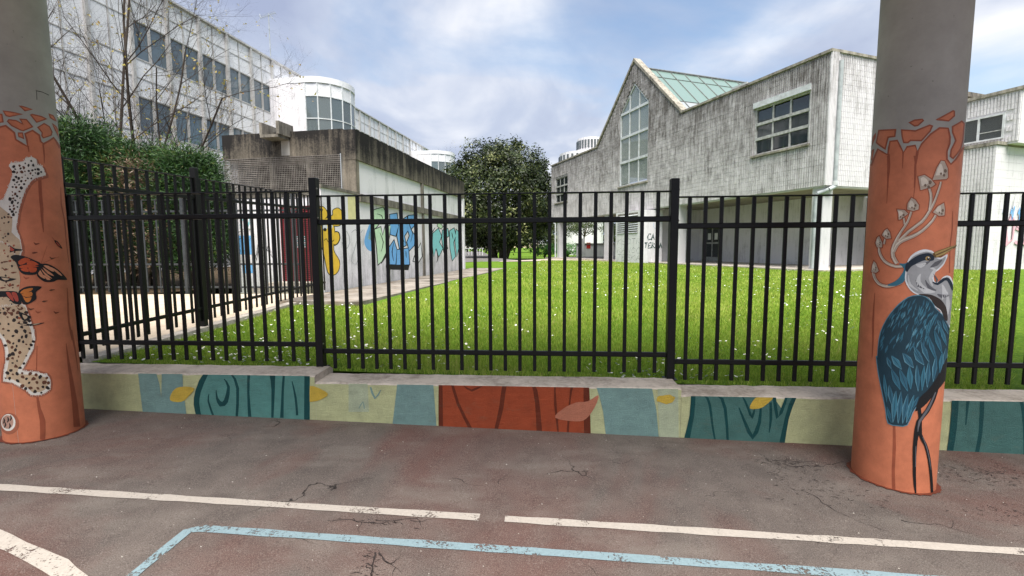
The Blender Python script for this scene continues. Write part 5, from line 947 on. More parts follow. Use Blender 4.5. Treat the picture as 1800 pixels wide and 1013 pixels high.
('fur_fleck', 'spotdark', 7, [65,1690,67,1696,73,1696,78,1693,74,1686,68,1686]),
('fur_fleck', 'spotbrown', 7, [56,1333,53,1328,49,1331,49,1336,52,1342,56,1338]),
('fur_fleck', 'spotdark', 7, [93,1837,87,1838,84,1847,89,1854,94,1850,98,1843]),
('fur_fleck', 'spotdark', 7, [66,1216,70,1221,74,1224,77,1220,76,1215,70,1213]),
('fur_fleck', 'spotbrown', 7, [90,1545,84,1545,80,1551,84,1559,92,1562,92,1553]),
('fur_fleck', 'spotbrown', 7, [96,1309,91,1314,93,1320,97,1322,101,1320,100,1314]),
('fur_fleck', 'rust', 7, [33,1628,28,1618,22,1623,19,1633,27,1639,32,1635]),
('fur_fleck', 'rust', 7, [85,1390,81,1380,76,1386,72,1394,78,1399,84,1400]),
('fur_fleck', 'spotbrown', 7, [33,1228,28,1228,24,1229,24,1234,28,1235,31,1233]),
('fur_fleck', 'spotdark', 7, [58,1401,56,1410,61,1418,67,1414,69,1408,66,1399]),
('fur_fleck', 'rust', 7, [-17,1438,-26,1434,-29,1441,-27,1448,-19,1450,-14,1445]),
('fur_fleck', 'rust', 7, [90,1262,85,1260,82,1265,86,1271,91,1272,93,1268]),
('fur_fleck', 'spotdark', 7, [49,1753,41,1758,41,1769,50,1770,57,1769,55,1760]),
('fur_fleck', 'spotdark', 7, [105,1201,105,1206,109,1207,113,1206,111,1201,108,1198]),
('fur_fleck', 'spotdark', 7, [70,1836,72,1843,78,1846,80,1840,80,1833,74,1831]),
('fur_fleck', 'spotdark', 7, [67,1451,63,1458,67,1465,73,1462,75,1457,74,1448]),
('fur_fleck', 'spotdark', 7, [76,1188,76,1194,80,1197,83,1195,85,1189,80,1185]),
('fur_brushstroke', 'furwhite', 6, [137,2225,141,2225,147,2218]),
('fur_brushstroke', 'furwhite', 6, [147,2237,151,2237,146,2227]),
('fur_brushstroke', 'furwhite', 6, [150,2250,154,2250,156,2234]),
('fur_brushstroke', 'furwhite', 6, [155,2259,159,2260,154,2229]),
('fur_brushstroke', 'furwhite', 6, [161,2254,165,2255,168,2243]),
('fur_brushstroke', 'furwhite', 6, [173,2263,177,2263,171,2235]),
('fur_brushstroke', 'furwhite', 6, [178,2265,182,2266,187,2236]),
('fur_brushstroke', 'furwhite', 6, [188,2264,193,2264,193,2244]),
('fur_brushstroke', 'furwhite', 6, [200,2265,204,2266,198,2247]),
('fur_brushstroke', 'furwhite', 6, [208,2267,212,2268,207,2250]),
('fur_brushstroke', 'furwhite', 6, [212,2268,216,2269,218,2253]),
('fur_brushstroke', 'furwhite', 6, [217,2284,221,2284,226,2256]),
('fur_brushstroke', 'furwhite', 6, [228,2293,232,2294,225,2269]),
('fur_brushstroke', 'furwhite', 6, [232,2300,237,2301,230,2281]),
('fur_brushstroke', 'furwhite', 6, [236,2306,241,2306,247,2282]),
('fur_brushstroke', 'furwhite', 6, [249,2305,253,2306,252,2292]),
('fur_brushstroke', 'furwhite', 6, [258,2309,262,2310,261,2295]),
('fur_brushstroke', 'furwhite', 6, [259,2316,264,2317,269,2287]),
('fur_brushstroke', 'furwhite', 6, [268,2307,273,2308,276,2292]),
('fur_brushstroke', 'furwhite', 6, [279,2300,284,2301,281,2294]),
('fur_brushstroke', 'furwhite', 6, [285,2298,290,2299,289,2290]),
('fur_brushstroke', 'furwhite', 6, [288,2290,293,2291,285,2270]),
('fur_brushstroke', 'furwhite', 6, [290,2281,294,2282,285,2252]),
('fur_brushstroke', 'furwhite', 6, [286,2264,291,2265,293,2246]),
('fur_brushstroke', 'furwhite', 6, [290,2269,295,2270,286,2234]),
('fur_brushstroke', 'furwhite', 6, [297,2262,302,2262,300,2239]),
('fur_brushstroke', 'furwhite', 6, [308,2263,313,2264,307,2229]),
('fur_brushstroke', 'furwhite', 6, [317,2256,322,2257,318,2233]),
('fur_brushstroke', 'furwhite', 6, [319,2254,324,2255,321,2234]),
('fur_brushstroke', 'furwhite', 6, [319,2240,324,2241,330,2227]),
('fur_brushstroke', 'furwhite', 6, [324,2232,330,2233,329,2209]),
('fur_brushstroke', 'furwhite', 6, [328,2222,333,2223,331,2194]),
('fur_brushstroke', 'furwhite', 6, [330,2215,335,2216,328,2207]),
('fur_brushstroke', 'furwhite', 6, [329,2203,334,2204,336,2195]),
('fur_brushstroke', 'furwhite', 6, [336,2200,342,2200,331,2168]),
('fur_brushstroke', 'furwhite', 6, [334,2186,339,2187,338,2175]),
('fur_brushstroke', 'furwhite', 6, [323,2181,328,2182,326,2169]),
('fur_brushstroke', 'furwhite', 6, [311,2181,316,2182,319,2154]),
('fur_brushstroke', 'furwhite', 6, [299,2168,304,2169,311,2163]),
('fur_brushstroke', 'furwhite', 6, [292,2167,296,2168,296,2151]),
('fur_brushstroke', 'furwhite', 6, [279,2164,284,2165,291,2142]),
('fur_brushstroke', 'furwhite', 6, [275,2156,279,2156,285,2150]),
('fur_brushstroke', 'furwhite', 6, [266,2155,271,2156,276,2129]),
('fur_brushstroke', 'furwhite', 6, [257,2145,261,2145,268,2127]),
('fur_brushstroke', 'furwhite', 6, [250,2135,254,2135,258,2123]),
('fur_brushstroke', 'furwhite', 6, [251,2132,256,2132,249,2123]),
('fur_brushstroke', 'furwhite', 6, [245,2121,249,2122,243,2110]),
('fur_brushstroke', 'furwhite', 6, [236,2116,241,2116,240,2090]),
('fur_brushstroke', 'furwhite', 6, [232,2100,237,2100,230,2088]),
('fur_brushstroke', 'furwhite', 6, [223,2096,228,2096,229,2066]),
('fur_brushstroke', 'furwhite', 6, [222,2091,227,2092,227,2068]),
('fur_brushstroke', 'furwhite', 6, [217,2079,221,2079,223,2057]),
('fur_brushstroke', 'furwhite', 6, [210,2061,214,2062,220,2055]),
('fur_brushstroke', 'furwhite', 6, [210,2062,214,2062,214,2040]),
('fur_brushstroke', 'furwhite', 6, [204,2053,209,2054,214,2022]),
('fur_brushstroke', 'furwhite', 6, [203,2032,208,2032,206,2024]),
('fur_brushstroke', 'furwhite', 6, [200,2027,204,2027,201,2000]),
('fur_brushstroke', 'furwhite', 6, [193,2007,197,2008,203,1999]),
('fur_brushstroke', 'furwhite', 6, [190,1997,194,1997,198,1983]),
('fur_brushstroke', 'furwhite', 6, [188,1985,192,1985,190,1971]),
('fur_brushstroke', 'furwhite', 6, [183,1974,187,1975,190,1955]),
('fur_brushstroke', 'furwhite', 6, [182,1975,186,1976,189,1946]),
('fur_brushstroke', 'furwhite', 6, [182,1956,186,1957,180,1944]),
('fur_brushstroke', 'furwhite', 6, [176,1942,180,1942,182,1935]),
('fur_brushstroke', 'furwhite', 6, [176,1939,180,1939,174,1907]),
('fur_brushstroke', 'furwhite', 6, [168,1919,173,1919,177,1906]),
('fur_brushstroke', 'furwhite', 6, [166,1908,170,1908,172,1892]),
('fur_brushstroke', 'furwhite', 6, [162,1900,166,1900,172,1871]),
('fur_brushstroke', 'furwhite', 6, [166,1897,170,1897,164,1876]),
('fur_brushstroke', 'furwhite', 6, [164,1883,168,1884,162,1865]),
('fur_brushstroke', 'furwhite', 6, [157,1871,161,1871,168,1852]),
('fur_brushstroke', 'furwhite', 6, [159,1859,163,1860,161,1837]),
('fur_brushstroke', 'furwhite', 6, [156,1842,161,1842,159,1833]),
('fur_brushstroke', 'furwhite', 6, [155,1834,159,1835,156,1811]),
('fur_brushstroke', 'furwhite', 6, [150,1821,154,1821,159,1799]),
('fur_brushstroke', 'furwhite', 6, [149,1812,153,1812,158,1802]),
('fur_brushstroke', 'furwhite', 6, [146,1801,150,1801,158,1787]),
('fur_brushstroke', 'furwhite', 6, [145,1787,149,1787,154,1776]),
('fur_brushstroke', 'furwhite', 6, [144,1782,148,1782,150,1750]),
('fur_brushstroke', 'furwhite', 6, [142,1771,146,1771,149,1744]),
('fur_brushstroke', 'furwhite', 6, [146,1754,150,1754,149,1741]),
('fur_brushstroke', 'furwhite', 6, [149,1748,153,1748,150,1719]),
('fur_brushstroke', 'furwhite', 6, [149,1733,153,1733,158,1712]),
('fur_brushstroke', 'furwhite', 6, [155,1722,159,1722,154,1699]),
('fur_brushstroke', 'furwhite', 6, [159,1711,163,1711,154,1685]),
('fur_brushstroke', 'furwhite', 6, [156,1697,160,1697,163,1688]),
('fur_brushstroke', 'furwhite', 6, [156,1692,160,1692,165,1663]),
('fur_brushstroke', 'furwhite', 6, [161,1679,165,1679,159,1651]),
('fur_brushstroke', 'furwhite', 6, [158,1660,162,1660,165,1648]),
('fur_brushstroke', 'furwhite', 6, [157,1650,161,1650,168,1631]),
('fur_brushstroke', 'furwhite', 6, [159,1635,163,1635,167,1622]),
('fur_brushstroke', 'furwhite', 6, [161,1628,165,1628,166,1599]),
('fur_brushstroke', 'furwhite', 6, [160,1617,164,1617,169,1584]),
('fur_brushstroke', 'furwhite', 6, [162,1609,166,1609,167,1581]),
('fur_brushstroke', 'furwhite', 6, [157,1592,162,1592,163,1577]),
('fur_brushstroke', 'furwhite', 6, [152,1583,157,1583,159,1561]),
('fur_brushstroke', 'furwhite', 6, [152,1572,156,1572,148,1548]),
('fur_brushstroke', 'furwhite', 6, [146,1560,150,1560,146,1537]),
('fur_brushstroke', 'furwhite', 6, [139,1549,143,1548,145,1525]),
('fur_brushstroke', 'furwhite', 6, [136,1540,140,1540,141,1514]),
('fur_brushstroke', 'furwhite', 6, [135,1546,139,1546,132,1534]),
('fur_brushstroke', 'furwhite', 6, [125,1558,130,1558,137,1543]),
('fur_brushstroke', 'furwhite', 6, [124,1575,128,1575,129,1544]),
('fur_brushstroke', 'furwhite', 6, [120,1579,124,1579,124,1567]),
('fur_brushstroke', 'furwhite', 6, [118,1589,122,1589,117,1580]),
('fur_brushstroke', 'furwhite', 6, [114,1602,118,1602,113,1587]),
('fur_brushstroke', 'furwhite', 6, [108,1617,112,1617,112,1592]),
('fur_brushstroke', 'furwhite', 6, [104,1626,108,1626,107,1606]),
('fur_brushstroke', 'furwhite', 6, [101,1638,105,1638,101,1614]),
('fur_brushstroke', 'furwhite', 6, [99,1650,103,1650,94,1621]),
('fur_brushstroke', 'furwhite', 6, [84,1653,89,1653,95,1629]),
('fur_brushstroke', 'furwhite', 6, [80,1654,85,1654,80,1640]),
('fur_brushstroke', 'furwhite', 6, [66,1657,71,1657,78,1648]),
('fur_brushstroke', 'furwhite', 6, [61,1667,66,1667,64,1644]),
('fur_brushstroke', 'furwhite', 6, [53,1670,58,1670,53,1651]),
('fur_brushstroke', 'furwhite', 6, [45,1676,50,1676,40,1654]),
('fur_brushstroke', 'furwhite', 6, [34,1677,39,1677,34,1665]),
('fur_brushstroke', 'furwhite', 6, [24,1684,30,1684,22,1667]),
('fur_brushstroke', 'furwhite', 6, [11,1686,17,1686,16,1676]),
('fur_brushstroke', 'furwhite', 6, [3,1690,9,1690,0,1682]),
('fur_brushstroke', 'furwhite', 6, [-8,1698,-2,1698,-12,1681]),
('fur_brushstroke', 'furwhite', 6, [16,1961,22,1961,12,1954]),
('fur_brushstroke', 'furwhite', 6, [22,1969,27,1969,34,1945]),
('fur_brushstroke', 'furwhite', 6, [38,1969,44,1969,36,1951]),
('fur_brushstroke', 'furwhite', 6, [50,1976,55,1976,45,1946]),
('fur_brushstroke', 'furwhite', 6, [55,1969,60,1969,65,1962]),
('fur_brushstroke', 'furwhite', 6, [66,1973,70,1973,74,1961]),
('fur_brushstroke', 'furwhite', 6, [68,1977,73,1977,79,1955]),
('fur_brushstroke', 'furwhite', 6, [81,1979,85,1979,84,1963]),
('fur_brushstroke', 'furwhite', 6, [88,1984,92,1984,97,1967]),
('fur_brushstroke', 'furwhite', 6, [96,1990,100,1990,96,1962]),
('fur_brushstroke', 'furwhite', 6, [100,2001,104,2001,100,1976]),
('fur_brushstroke', 'furwhite', 6, [103,2015,108,2015,106,1984]),
('fur_brushstroke', 'furwhite', 6, [108,2026,112,2026,110,1998]),
('fur_brushstroke', 'furwhite', 6, [110,2031,114,2031,117,2022]),
('fur_brushstroke', 'furwhite', 6, [114,2041,118,2041,116,2020]),
('fur_brushstroke', 'furwhite', 6, [119,2056,124,2056,118,2028]),
('fur_brushstroke', 'furwhite', 6, [123,2060,127,2060,123,2052]),
('fur_brushstroke', 'furwhite', 6, [123,2080,128,2081,133,2050]),
('fur_brushstroke', 'furwhite', 6, [131,2091,135,2091,132,2065]),
('fur_brushstroke', 'furwhite', 6, [135,2096,139,2096,136,2088]),
('fur_brushstroke', 'furwhite', 6, [136,2100,140,2100,135,2084]),
('fur_brushstroke', 'furwhite', 6, [140,2112,144,2112,138,2098]),
('fur_brushstroke', 'furwhite', 6, [143,2124,147,2124,142,2110]),
('fur_brushstroke', 'furwhite', 6, [147,2136,151,2137,145,2122]),
('fur_brushstroke', 'furwhite', 6, [144,2139,148,2140,150,2119]),
('fur_brushstroke', 'furwhite', 6, [148,2147,152,2147,151,2140]),
('fur_brushstroke', 'furwhite', 6, [153,2160,157,2160,150,2151]),
('fur_brushstroke', 'furwhite', 6, [153,2176,158,2177,157,2157]),
('fur_brushstroke', 'furwhite', 6, [156,2187,160,2187,160,2173]),
('fur_brushstroke', 'furwhite', 6, [-97,1175,-85,1176,-84,1144]),
('fur_brushstroke', 'furwhite', 6, [-72,1177,-63,1177,-63,1148]),
('fur_brushstroke', 'furwhite', 6, [-51,1173,-43,1173,-49,1160]),
('fur_brushstroke', 'furwhite', 6, [-40,1181,-32,1181,-24,1151]),
('fur_brushstroke', 'furwhite', 6, [-21,1176,-14,1177,-14,1163]),
('fur_brushstroke', 'furwhite', 6, [-8,1176,-2,1176,1,1168]),
('fur_brushstroke', 'furwhite', 6, [5,1180,10,1180,14,1166]),
('fur_brushstroke', 'furwhite', 6, [17,1189,22,1188,26,1155]),
('fur_brushstroke', 'furwhite', 6, [34,1187,39,1187,29,1161]),
('fur_brushstroke', 'furwhite', 6, [44,1190,49,1189,42,1160]),
('fur_brushstroke', 'furwhite', 6, [49,1188,54,1187,62,1167]),
('fur_brushstroke', 'furwhite', 6, [62,1187,66,1187,69,1170]),
('fur_brushstroke', 'furwhite', 6, [71,1190,75,1190,81,1169]),
('fur_brushstroke', 'furwhite', 6, [82,1188,86,1188,90,1175]),
('fur_brushstroke', 'furwhite', 6, [91,1188,96,1187,100,1178]),
('fur_brushstroke', 'furwhite', 6, [103,1189,107,1189,106,1178]),
('fur_brushstroke', 'furwhite', 6, [110,1189,115,1189,118,1180]),
('fur_brushstroke', 'furwhite', 6, [118,1194,123,1193,130,1176]),
('fur_brushstroke', 'furwhite', 6, [132,1191,136,1191,133,1182]),
('fur_brushstroke', 'furwhite', 6, [132,1196,137,1196,132,1173]),
('fur_brushstroke', 'furwhite', 6, [136,1190,140,1190,144,1160]),
('fur_brushstroke', 'furwhite', 6, [146,1180,151,1179,144,1155]),
('fur_brushstroke', 'furwhite', 6, [149,1169,154,1169,157,1149]),
('fur_brushstroke', 'furwhite', 6, [153,1167,158,1167,156,1144]),
('fur_brushstroke', 'furwhite', 6, [156,1159,160,1158,158,1124]),
('fur_brushstroke', 'furwhite', 6, [156,1144,161,1144,162,1113]),
('fur_brushstroke', 'furwhite', 6, [160,1128,164,1128,162,1107]),
('fur_brushstroke', 'furwhite', 6, [164,1111,168,1111,161,1101]),
('fur_brushstroke', 'furwhite', 6, [165,1100,169,1100,164,1085]),
('fur_brushstroke', 'furwhite', 6, [165,1087,170,1087,168,1072]),
('fur_brushstroke', 'furwhite', 6, [165,1072,169,1072,174,1064]),
('fur_brushstroke', 'furwhite', 6, [171,1066,175,1066,170,1040]),
('fur_brushstroke', 'furwhite', 6, [167,1060,172,1059,178,1039]),
('fur_brushstroke', 'furwhite', 6, [174,1045,179,1044,172,1030]),
('fur_brushstroke', 'furwhite', 6, [172,1037,176,1036,182,1009]),
('fur_brushstroke', 'furwhite', 6, [175,1027,179,1027,183,991]),
('fur_brushstroke', 'furwhite', 6, [179,1007,184,1007,181,990]),
('fur_brushstroke', 'furwhite', 6, [181,991,186,991,184,982]),
('fur_brushstroke', 'furwhite', 6, [186,987,190,986,182,955]),
('fur_brushstroke', 'furwhite', 6, [182,981,186,980,190,960]),
('fur_brushstroke', 'furwhite', 6, [181,963,185,962,191,953]),
('fur_brushstroke', 'furwhite', 6, [180,951,184,951,191,937]),
('fur_brushstroke', 'furwhite', 6, [180,946,185,946,190,910]),
('fur_brushstroke', 'furwhite', 6, [184,923,188,922,182,913]),
('fur_brushstroke', 'furwhite', 6, [181,914,185,913,187,893]),
('fur_brushstroke', 'furwhite', 6, [184,911,189,910,181,888]),
('fur_brushstroke', 'furwhite', 6, [182,918,187,917,183,884]),
('fur_brushstroke', 'furwhite', 6, [184,916,188,916,181,887]),
('fur_brushstroke', 'furwhite', 6, [177,898,181,898,186,882]),
('fur_brushstroke', 'furwhite', 6, [175,886,180,885,183,868]),
('fur_brushstroke', 'furwhite', 6, [176,878,180,878,177,845]),
('fur_brushstroke', 'furwhite', 6, [171,867,175,866,179,830]),
('fur_brushstroke', 'furwhite', 6, [170,853,174,852,175,819]),
('fur_brushstroke', 'furwhite', 6, [171,842,175,841,173,834]),
('fur_brushstroke', 'furwhite', 6, [168,840,172,839,165,806]),
('fur_brushstroke', 'furwhite', 6, [160,819,164,818,164,811]),
('fur_brushstroke', 'furwhite', 6, [157,812,162,811,156,793]),
('fur_brushstroke', 'furwhite', 6, [147,797,152,796,159,787]),
('fur_brushstroke', 'furwhite', 6, [146,787,150,786,148,774]),
('fur_brushstroke', 'furwhite', 6, [141,775,146,775,143,763]),
('fur_brushstroke', 'furwhite', 6, [136,779,140,778,146,743]),
('fur_brushstroke', 'furwhite', 6, [136,766,141,766,131,733]),
('fur_brushstroke', 'furwhite', 6, [126,751,130,750,136,729]),
('fur_brushstroke', 'furwhite', 6, [124,743,128,742,126,712]),
('fur_brushstroke', 'furwhite', 6, [118,730,123,730,122,702]),
('fur_brushstroke', 'furwhite', 6, [113,722,117,721,119,691]),
('fur_brushstroke', 'furwhite', 6, [107,708,112,708,114,683]),
('fur_brushstroke', 'furwhite', 6, [106,701,111,700,102,666]),
('fur_brushstroke', 'furwhite', 6, [96,686,101,686,104,660]),
('fur_brushstroke', 'furwhite', 6, [96,685,100,684,98,649]),
('fur_brushstroke', 'furwhite', 6, [108,677,112,676,104,657]),
('fur_brushstroke', 'furwhite', 6, [113,679,117,679,120,647]),
('fur_brushstroke', 'furwhite', 6, [122,676,126,675,131,646]),
('fur_brushstroke', 'furwhite', 6, [133,666,137,665,137,657]),
('fur_brushstroke', 'furwhite', 6, [143,669,147,668,144,645]),
('fur_brushstroke', 'furwhite', 6, [153,669,157,668,153,638]),
('fur_brushstroke', 'furwhite', 6, [161,659,165,658,163,648]),
('fur_brushstroke', 'furwhite', 6, [164,658,168,658,168,645]),
('fur_brushstroke', 'furwhite', 6, [172,658,177,657,177,633]),
('fur_brushstroke', 'furwhite', 6, [183,654,188,653,181,627]),
('fur_brushstroke', 'furwhite', 6, [188,649,192,648,196,622]),
('fur_brushstroke', 'furwhite', 6, [199,637,204,636,201,628]),
('fur_brushstroke', 'furwhite', 6, [206,634,210,633,213,619]),
('fur_brushstroke', 'furwhite', 6, [218,631,222,630,217,610]),
('fur_brushstroke', 'furwhite', 6, [224,631,229,630,230,595]),
('fur_brushstroke', 'furwhite', 6, [229,626,234,625,232,597]),
('fur_brushstroke', 'furwhite', 6, [232,615,236,614,240,581]),
('fur_brushstroke', 'furwhite', 6, [237,601,241,600,243,571]),
('fur_brushstroke', 'furwhite', 6, [240,589,244,588,249,557]),
('fur_brushstroke', 'furwhite', 6, [243,583,247,582,249,552]),
('fur_brushstroke', 'furwhite', 6, [240,570,245,569,250,537]),
('fur_brushstroke', 'furwhite', 6, [241,557,245,556,247,523]),
('fur_brushstroke', 'furwhite', 6, [244,538,248,537,240,518]),
('fur_brushstroke', 'furwhite', 6, [238,523,242,522,247,507]),
('fur_brushstroke', 'furwhite', 6, [241,511,245,510,240,490]),
('fur_brushstroke', 'furwhite', 6, [237,503,242,502,244,488]),
('fur_brushstroke', 'furwhite', 6, [228,506,233,505,236,471]),
('fur_brushstroke', 'furwhite', 6, [221,502,225,500,226,465]),
('fur_brushstroke', 'furwhite', 6, [212,497,217,496,217,460]),
('fur_brushstroke', 'furwhite', 6, [205,490,210,489,207,458]),
('fur_brushstroke', 'furwhite', 6, [195,482,200,481,201,458]),
('fur_brushstroke', 'furwhite', 6, [186,479,190,478,194,449]),
('fur_brushstroke', 'furwhite', 6, [184,474,188,473,190,453]),
('fur_brushstroke', 'furwhite', 6, [178,479,183,478,174,451]),
('fur_brushstroke', 'furwhite', 6, [164,478,168,477,174,458]),
('fur_brushstroke', 'furwhite', 6, [155,482,159,481,165,457]),
('fur_brushstroke', 'furwhite', 6, [147,478,151,477,154,468]),
('fur_brushstroke', 'furwhite', 6, [140,490,144,489,141,453]),
('fur_brushstroke', 'furwhite', 6, [133,485,137,484,133,464]),
('fur_brushstroke', 'furwhite', 6, [124,491,129,491,131,482]),
('fur_brushstroke', 'furwhite', 6, [122,509,126,508,120,482]),
('fur_brushstroke', 'furwhite', 6, [116,513,121,513,112,502]),
('fur_brushstroke', 'furwhite', 6, [110,527,114,526,114,496]),
('fur_brushstroke', 'furwhite', 6, [99,527,103,526,111,517]),
('fur_brushstroke', 'furwhite', 6, [91,538,96,538,102,518]),
('fur_brushstroke', 'furwhite', 6, [86,546,90,546,90,525]),
('fur_brushstroke', 'furwhite', 6, [74,550,79,550,87,539]),
('fur_brushstroke', 'furwhite', 6, [70,565,74,565,73,534]),
('fur_brushstroke', 'furwhite', 6, [59,570,64,569,68,546]),
('fur_brushstroke', 'furwhite', 6, [51,582,56,581,58,546]),
('fur_brushstroke', 'furwhite', 6, [42,588,47,588,49,555]),
('fur_brushstroke', 'furwhite', 6, [32,589,38,588,41,572]),
('fur_brushstroke', 'furwhite', 6, [31,591,37,590,29,579]),
('fur_brushstroke', 'furwhite', 6, [15,602,20,601,25,568]),
('fur_brushstroke', 'furwhite', 6, [1,599,7,599,15,578]),
('fur_brushstroke', 'furwhite', 6, [-13,598,-6,598,4,585]),
('fur_brushstroke', 'furwhite', 6, [-18,604,-12,604,-22,580]),
('fur_brushstroke', 'furwhite', 6, [-36,601,-29,601,-32,588]),
('fur_brushstroke', 'furwhite', 6, [-35,601,-28,601,-39,589]),
('fur_brushstroke', 'furwhite', 6, [-32,618,-25,619,-37,596]),
('fur_brushstroke', 'furwhite', 6, [-30,631,-23,631,-34,610]),
('fur_brushstroke', 'furwhite', 6, [-30,647,-23,648,-26,619]),
('fur_brushstroke', 'furwhite', 6, [-24,655,-17,655,-30,642]),
('fur_brushstroke', 'furwhite', 6, [-25,670,-18,670,-22,654]),
('fur_brushstroke', 'furwhite', 6, [-22,689,-16,689,-19,657]),
('fur_brushstroke', 'furwhite', 6, [-24,682,-18,683,-15,674]),
('fur_brushstroke', 'furwhite', 6, [-16,697,-10,697,-17,685]),
('fur_brushstroke', 'furwhite', 6, [-12,715,-6,715,-13,690]),
('fur_brushstroke', 'furwhite', 6, [-11,728,-4,728,-5,702]),
('fur_brushstroke', 'furwhite', 6, [-3,738,3,738,-8,721]),
('fur_brushstroke', 'furwhite', 6, [-1,754,5,754,0,729]),
('fur_brushstroke', 'furwhite', 6, [-1,760,5,760,8,751]),
('fur_brushstroke', 'furwhite', 6, [2,780,8,779,4,754]),
('fur_brushstroke', 'furwhite', 6, [0,795,6,795,10,763]),
('fur_brushstroke', 'furwhite', 6, [2,805,8,805,8,782]),
('fur_brushstroke', 'furwhite', 6, [2,816,8,816,11,798]),
('fur_brushstroke', 'furwhite', 6, [5,833,11,833,6,805]),
('fur_brushstroke', 'furwhite', 6, [4,839,10,839,10,831]),
('fur_brushstroke', 'furwhite', 6, [8,847,13,847,5,836]),
('fur_brushstroke', 'furwhite', 6, [5,868,11,868,3,835]),
('fur_brushstroke', 'furwhite', 6, [-5,871,1,871,12,864]),
('fur_brushstroke', 'furwhite', 6, [-1,892,5,892,0,862]),
('fur_brushstroke', 'furwhite', 6, [-7,901,-1,901,2,880]),
('fur_brushstroke', 'furwhite', 6, [-6,913,0,913,-6,894]),
('fur_brushstroke', 'furwhite', 6, [-8,930,-2,930,-9,900]),
('fur_brushstroke', 'furwhite', 6, [-12,923,-6,923,-3,914]),
('fur_brushstroke', 'furwhite', 6, [-19,938,-12,938,-12,917]),
('fur_brushstroke', 'furwhite', 6, [-24,949,-17,949,-25,926]),
('fur_brushstroke', 'furwhite', 6, [-39,962,-32,962,-22,930]),
('fur_brushstroke', 'furwhite', 6, [-45,970,-37,970,-35,944]),
('butterfly_wing', 'black', 9, [101,1545,105,1554,115,1562,127,1565,143,1563,161,1558,178,1551,194,1542,210,1532,224,1522,238,1513,252,1503,259,1490,256,1471,246,1449,237,1431,233,1420,229,1414,221,1410,205,1408,186,1409,169,1412,158,1418,149,1428,142,1441,137,1460,133,1483,128,1504,118,1520,107,1534]),
('wing_cell', 'monarch', 10, [140,1514,157,1531,178,1542,195,1536,205,1524,196,1513,180,1503,163,1491,148,1486,140,1497]),
('wing_cell', 'monarch', 10, [184,1502,194,1514,209,1519,232,1504,246,1487,222,1481,192,1482,184,1491]),
('wing_cell', 'monarch', 10, [146,1478,161,1485,184,1489,215,1484,240,1476,244,1473,230,1470,191,1465,153,1462,142,1469]),
('wing_cell', 'monarch', 10, [148,1456,164,1463,182,1465,189,1449,189,1433,178,1433,163,1438,152,1446]),
('wing_cell', 'monarch', 10, [189,1464,210,1468,232,1463,233,1447,225,1432,210,1427,196,1430,188,1447]),
('butterfly_wing', 'black', 9, [264,1490,279,1494,296,1490,314,1481,333,1468,354,1450,374,1431,395,1409,417,1384,432,1366,437,1357,431,1355,418,1354,398,1356,373,1359,354,1360,342,1357,333,1351,321,1347,305,1346,287,1347,272,1350,260,1358,251,1368,243,1378,236,1389,231,1401,230,1416,237,1441,250,1470]),
('wing_cell', 'monarchpale', 10, [271,1477,282,1481,302,1474,322,1452,334,1430,327,1427,311,1435,287,1457]),
('wing_cell', 'monarchpale', 10, [310,1467,326,1458,354,1436,378,1410,392,1390,380,1392,358,1407,329,1440]),
('wing_cell', 'monarchpale', 10, [265,1465,278,1454,299,1432,320,1408,331,1391,315,1397,292,1414,274,1443]),
('wing_cell', 'monarchpale', 10, [256,1455,264,1444,277,1422,293,1402,307,1385,315,1374,315,1372,296,1382,276,1401,262,1432]),
('wing_cell', 'monarchpale', 10, [248,1445,254,1435,261,1416,270,1392,274,1374,263,1379,249,1392,242,1403,238,1416,242,1434]),
('wing_cell', 'monarchpale', 10, [265,1405,272,1386,284,1365,297,1362,306,1367,298,1378,285,1390,273,1402]),
('butterfly_wing', 'black', 9, [123,1278,128,1290,137,1300,147,1308,158,1315,171,1320,186,1323,206,1323,228,1321,244,1317,250,1313,248,1308,244,1301,236,1293,224,1284,216,1272,215,1256,217,1238,215,1223,207,1211,196,1202,185,1194,174,1187,162,1182,153,1183,145,1194,139,1211,134,1229,129,1246,124,1263]),
('wing_cell', 'monarchgold', 10, [133,1274,140,1287,156,1300,180,1307,200,1308,202,1299,193,1288,175,1277,154,1269,139,1269]),
('wing_cell', 'monarchgold', 10, [139,1263,165,1275,193,1279,198,1264,193,1246,179,1240,162,1241,145,1251]),
('wing_cell', 'monarchgold', 10, [145,1249,151,1244,161,1234,177,1236,190,1236,187,1220,178,1205,169,1199,159,1203,150,1227]),
('butterfly_wing', 'black', 9, [-30,1285,-6,1290,22,1292,49,1291,74,1292,98,1290,116,1284,125,1270,128,1251,130,1233,133,1215,136,1198,133,1188,122,1186,105,1189,90,1197,79,1213,70,1232,56,1247,30,1248,-6,1244,-35,1244,-46,1256,-43,1272]),
('wing_cell', 'monarchred', 10, [54,1280,65,1286,80,1279,91,1246,96,1214,89,1214,76,1229,62,1255]),
('wing_cell', 'monarchred', 10, [86,1278,98,1285,113,1275,120,1246,121,1216,114,1207,104,1214,92,1246]),
('butterfly_wing', 'black', 9, [355,1676,360,1676,371,1673,382,1665,394,1648,408,1626,416,1611,413,1608,402,1612,392,1619,383,1626,373,1637,366,1647,360,1658,355,1669]),
('wing_cell', 'monarchred', 10, [364,1665,370,1664,380,1654,393,1637,400,1622,392,1626,379,1636,369,1652]),
('butterfly_wing', 'black', 9, [98,1640,106,1634,118,1622,131,1612,143,1609,155,1607,163,1606,167,1602,166,1598,162,1595,154,1594,141,1593,129,1592,117,1588,106,1583,99,1582,101,1590,107,1601,111,1613,107,1624,100,1635]),
('wing_cell', 'monarchred', 10, [103,1630,111,1622,121,1609,125,1603,125,1599,116,1592,107,1591,103,1611]),
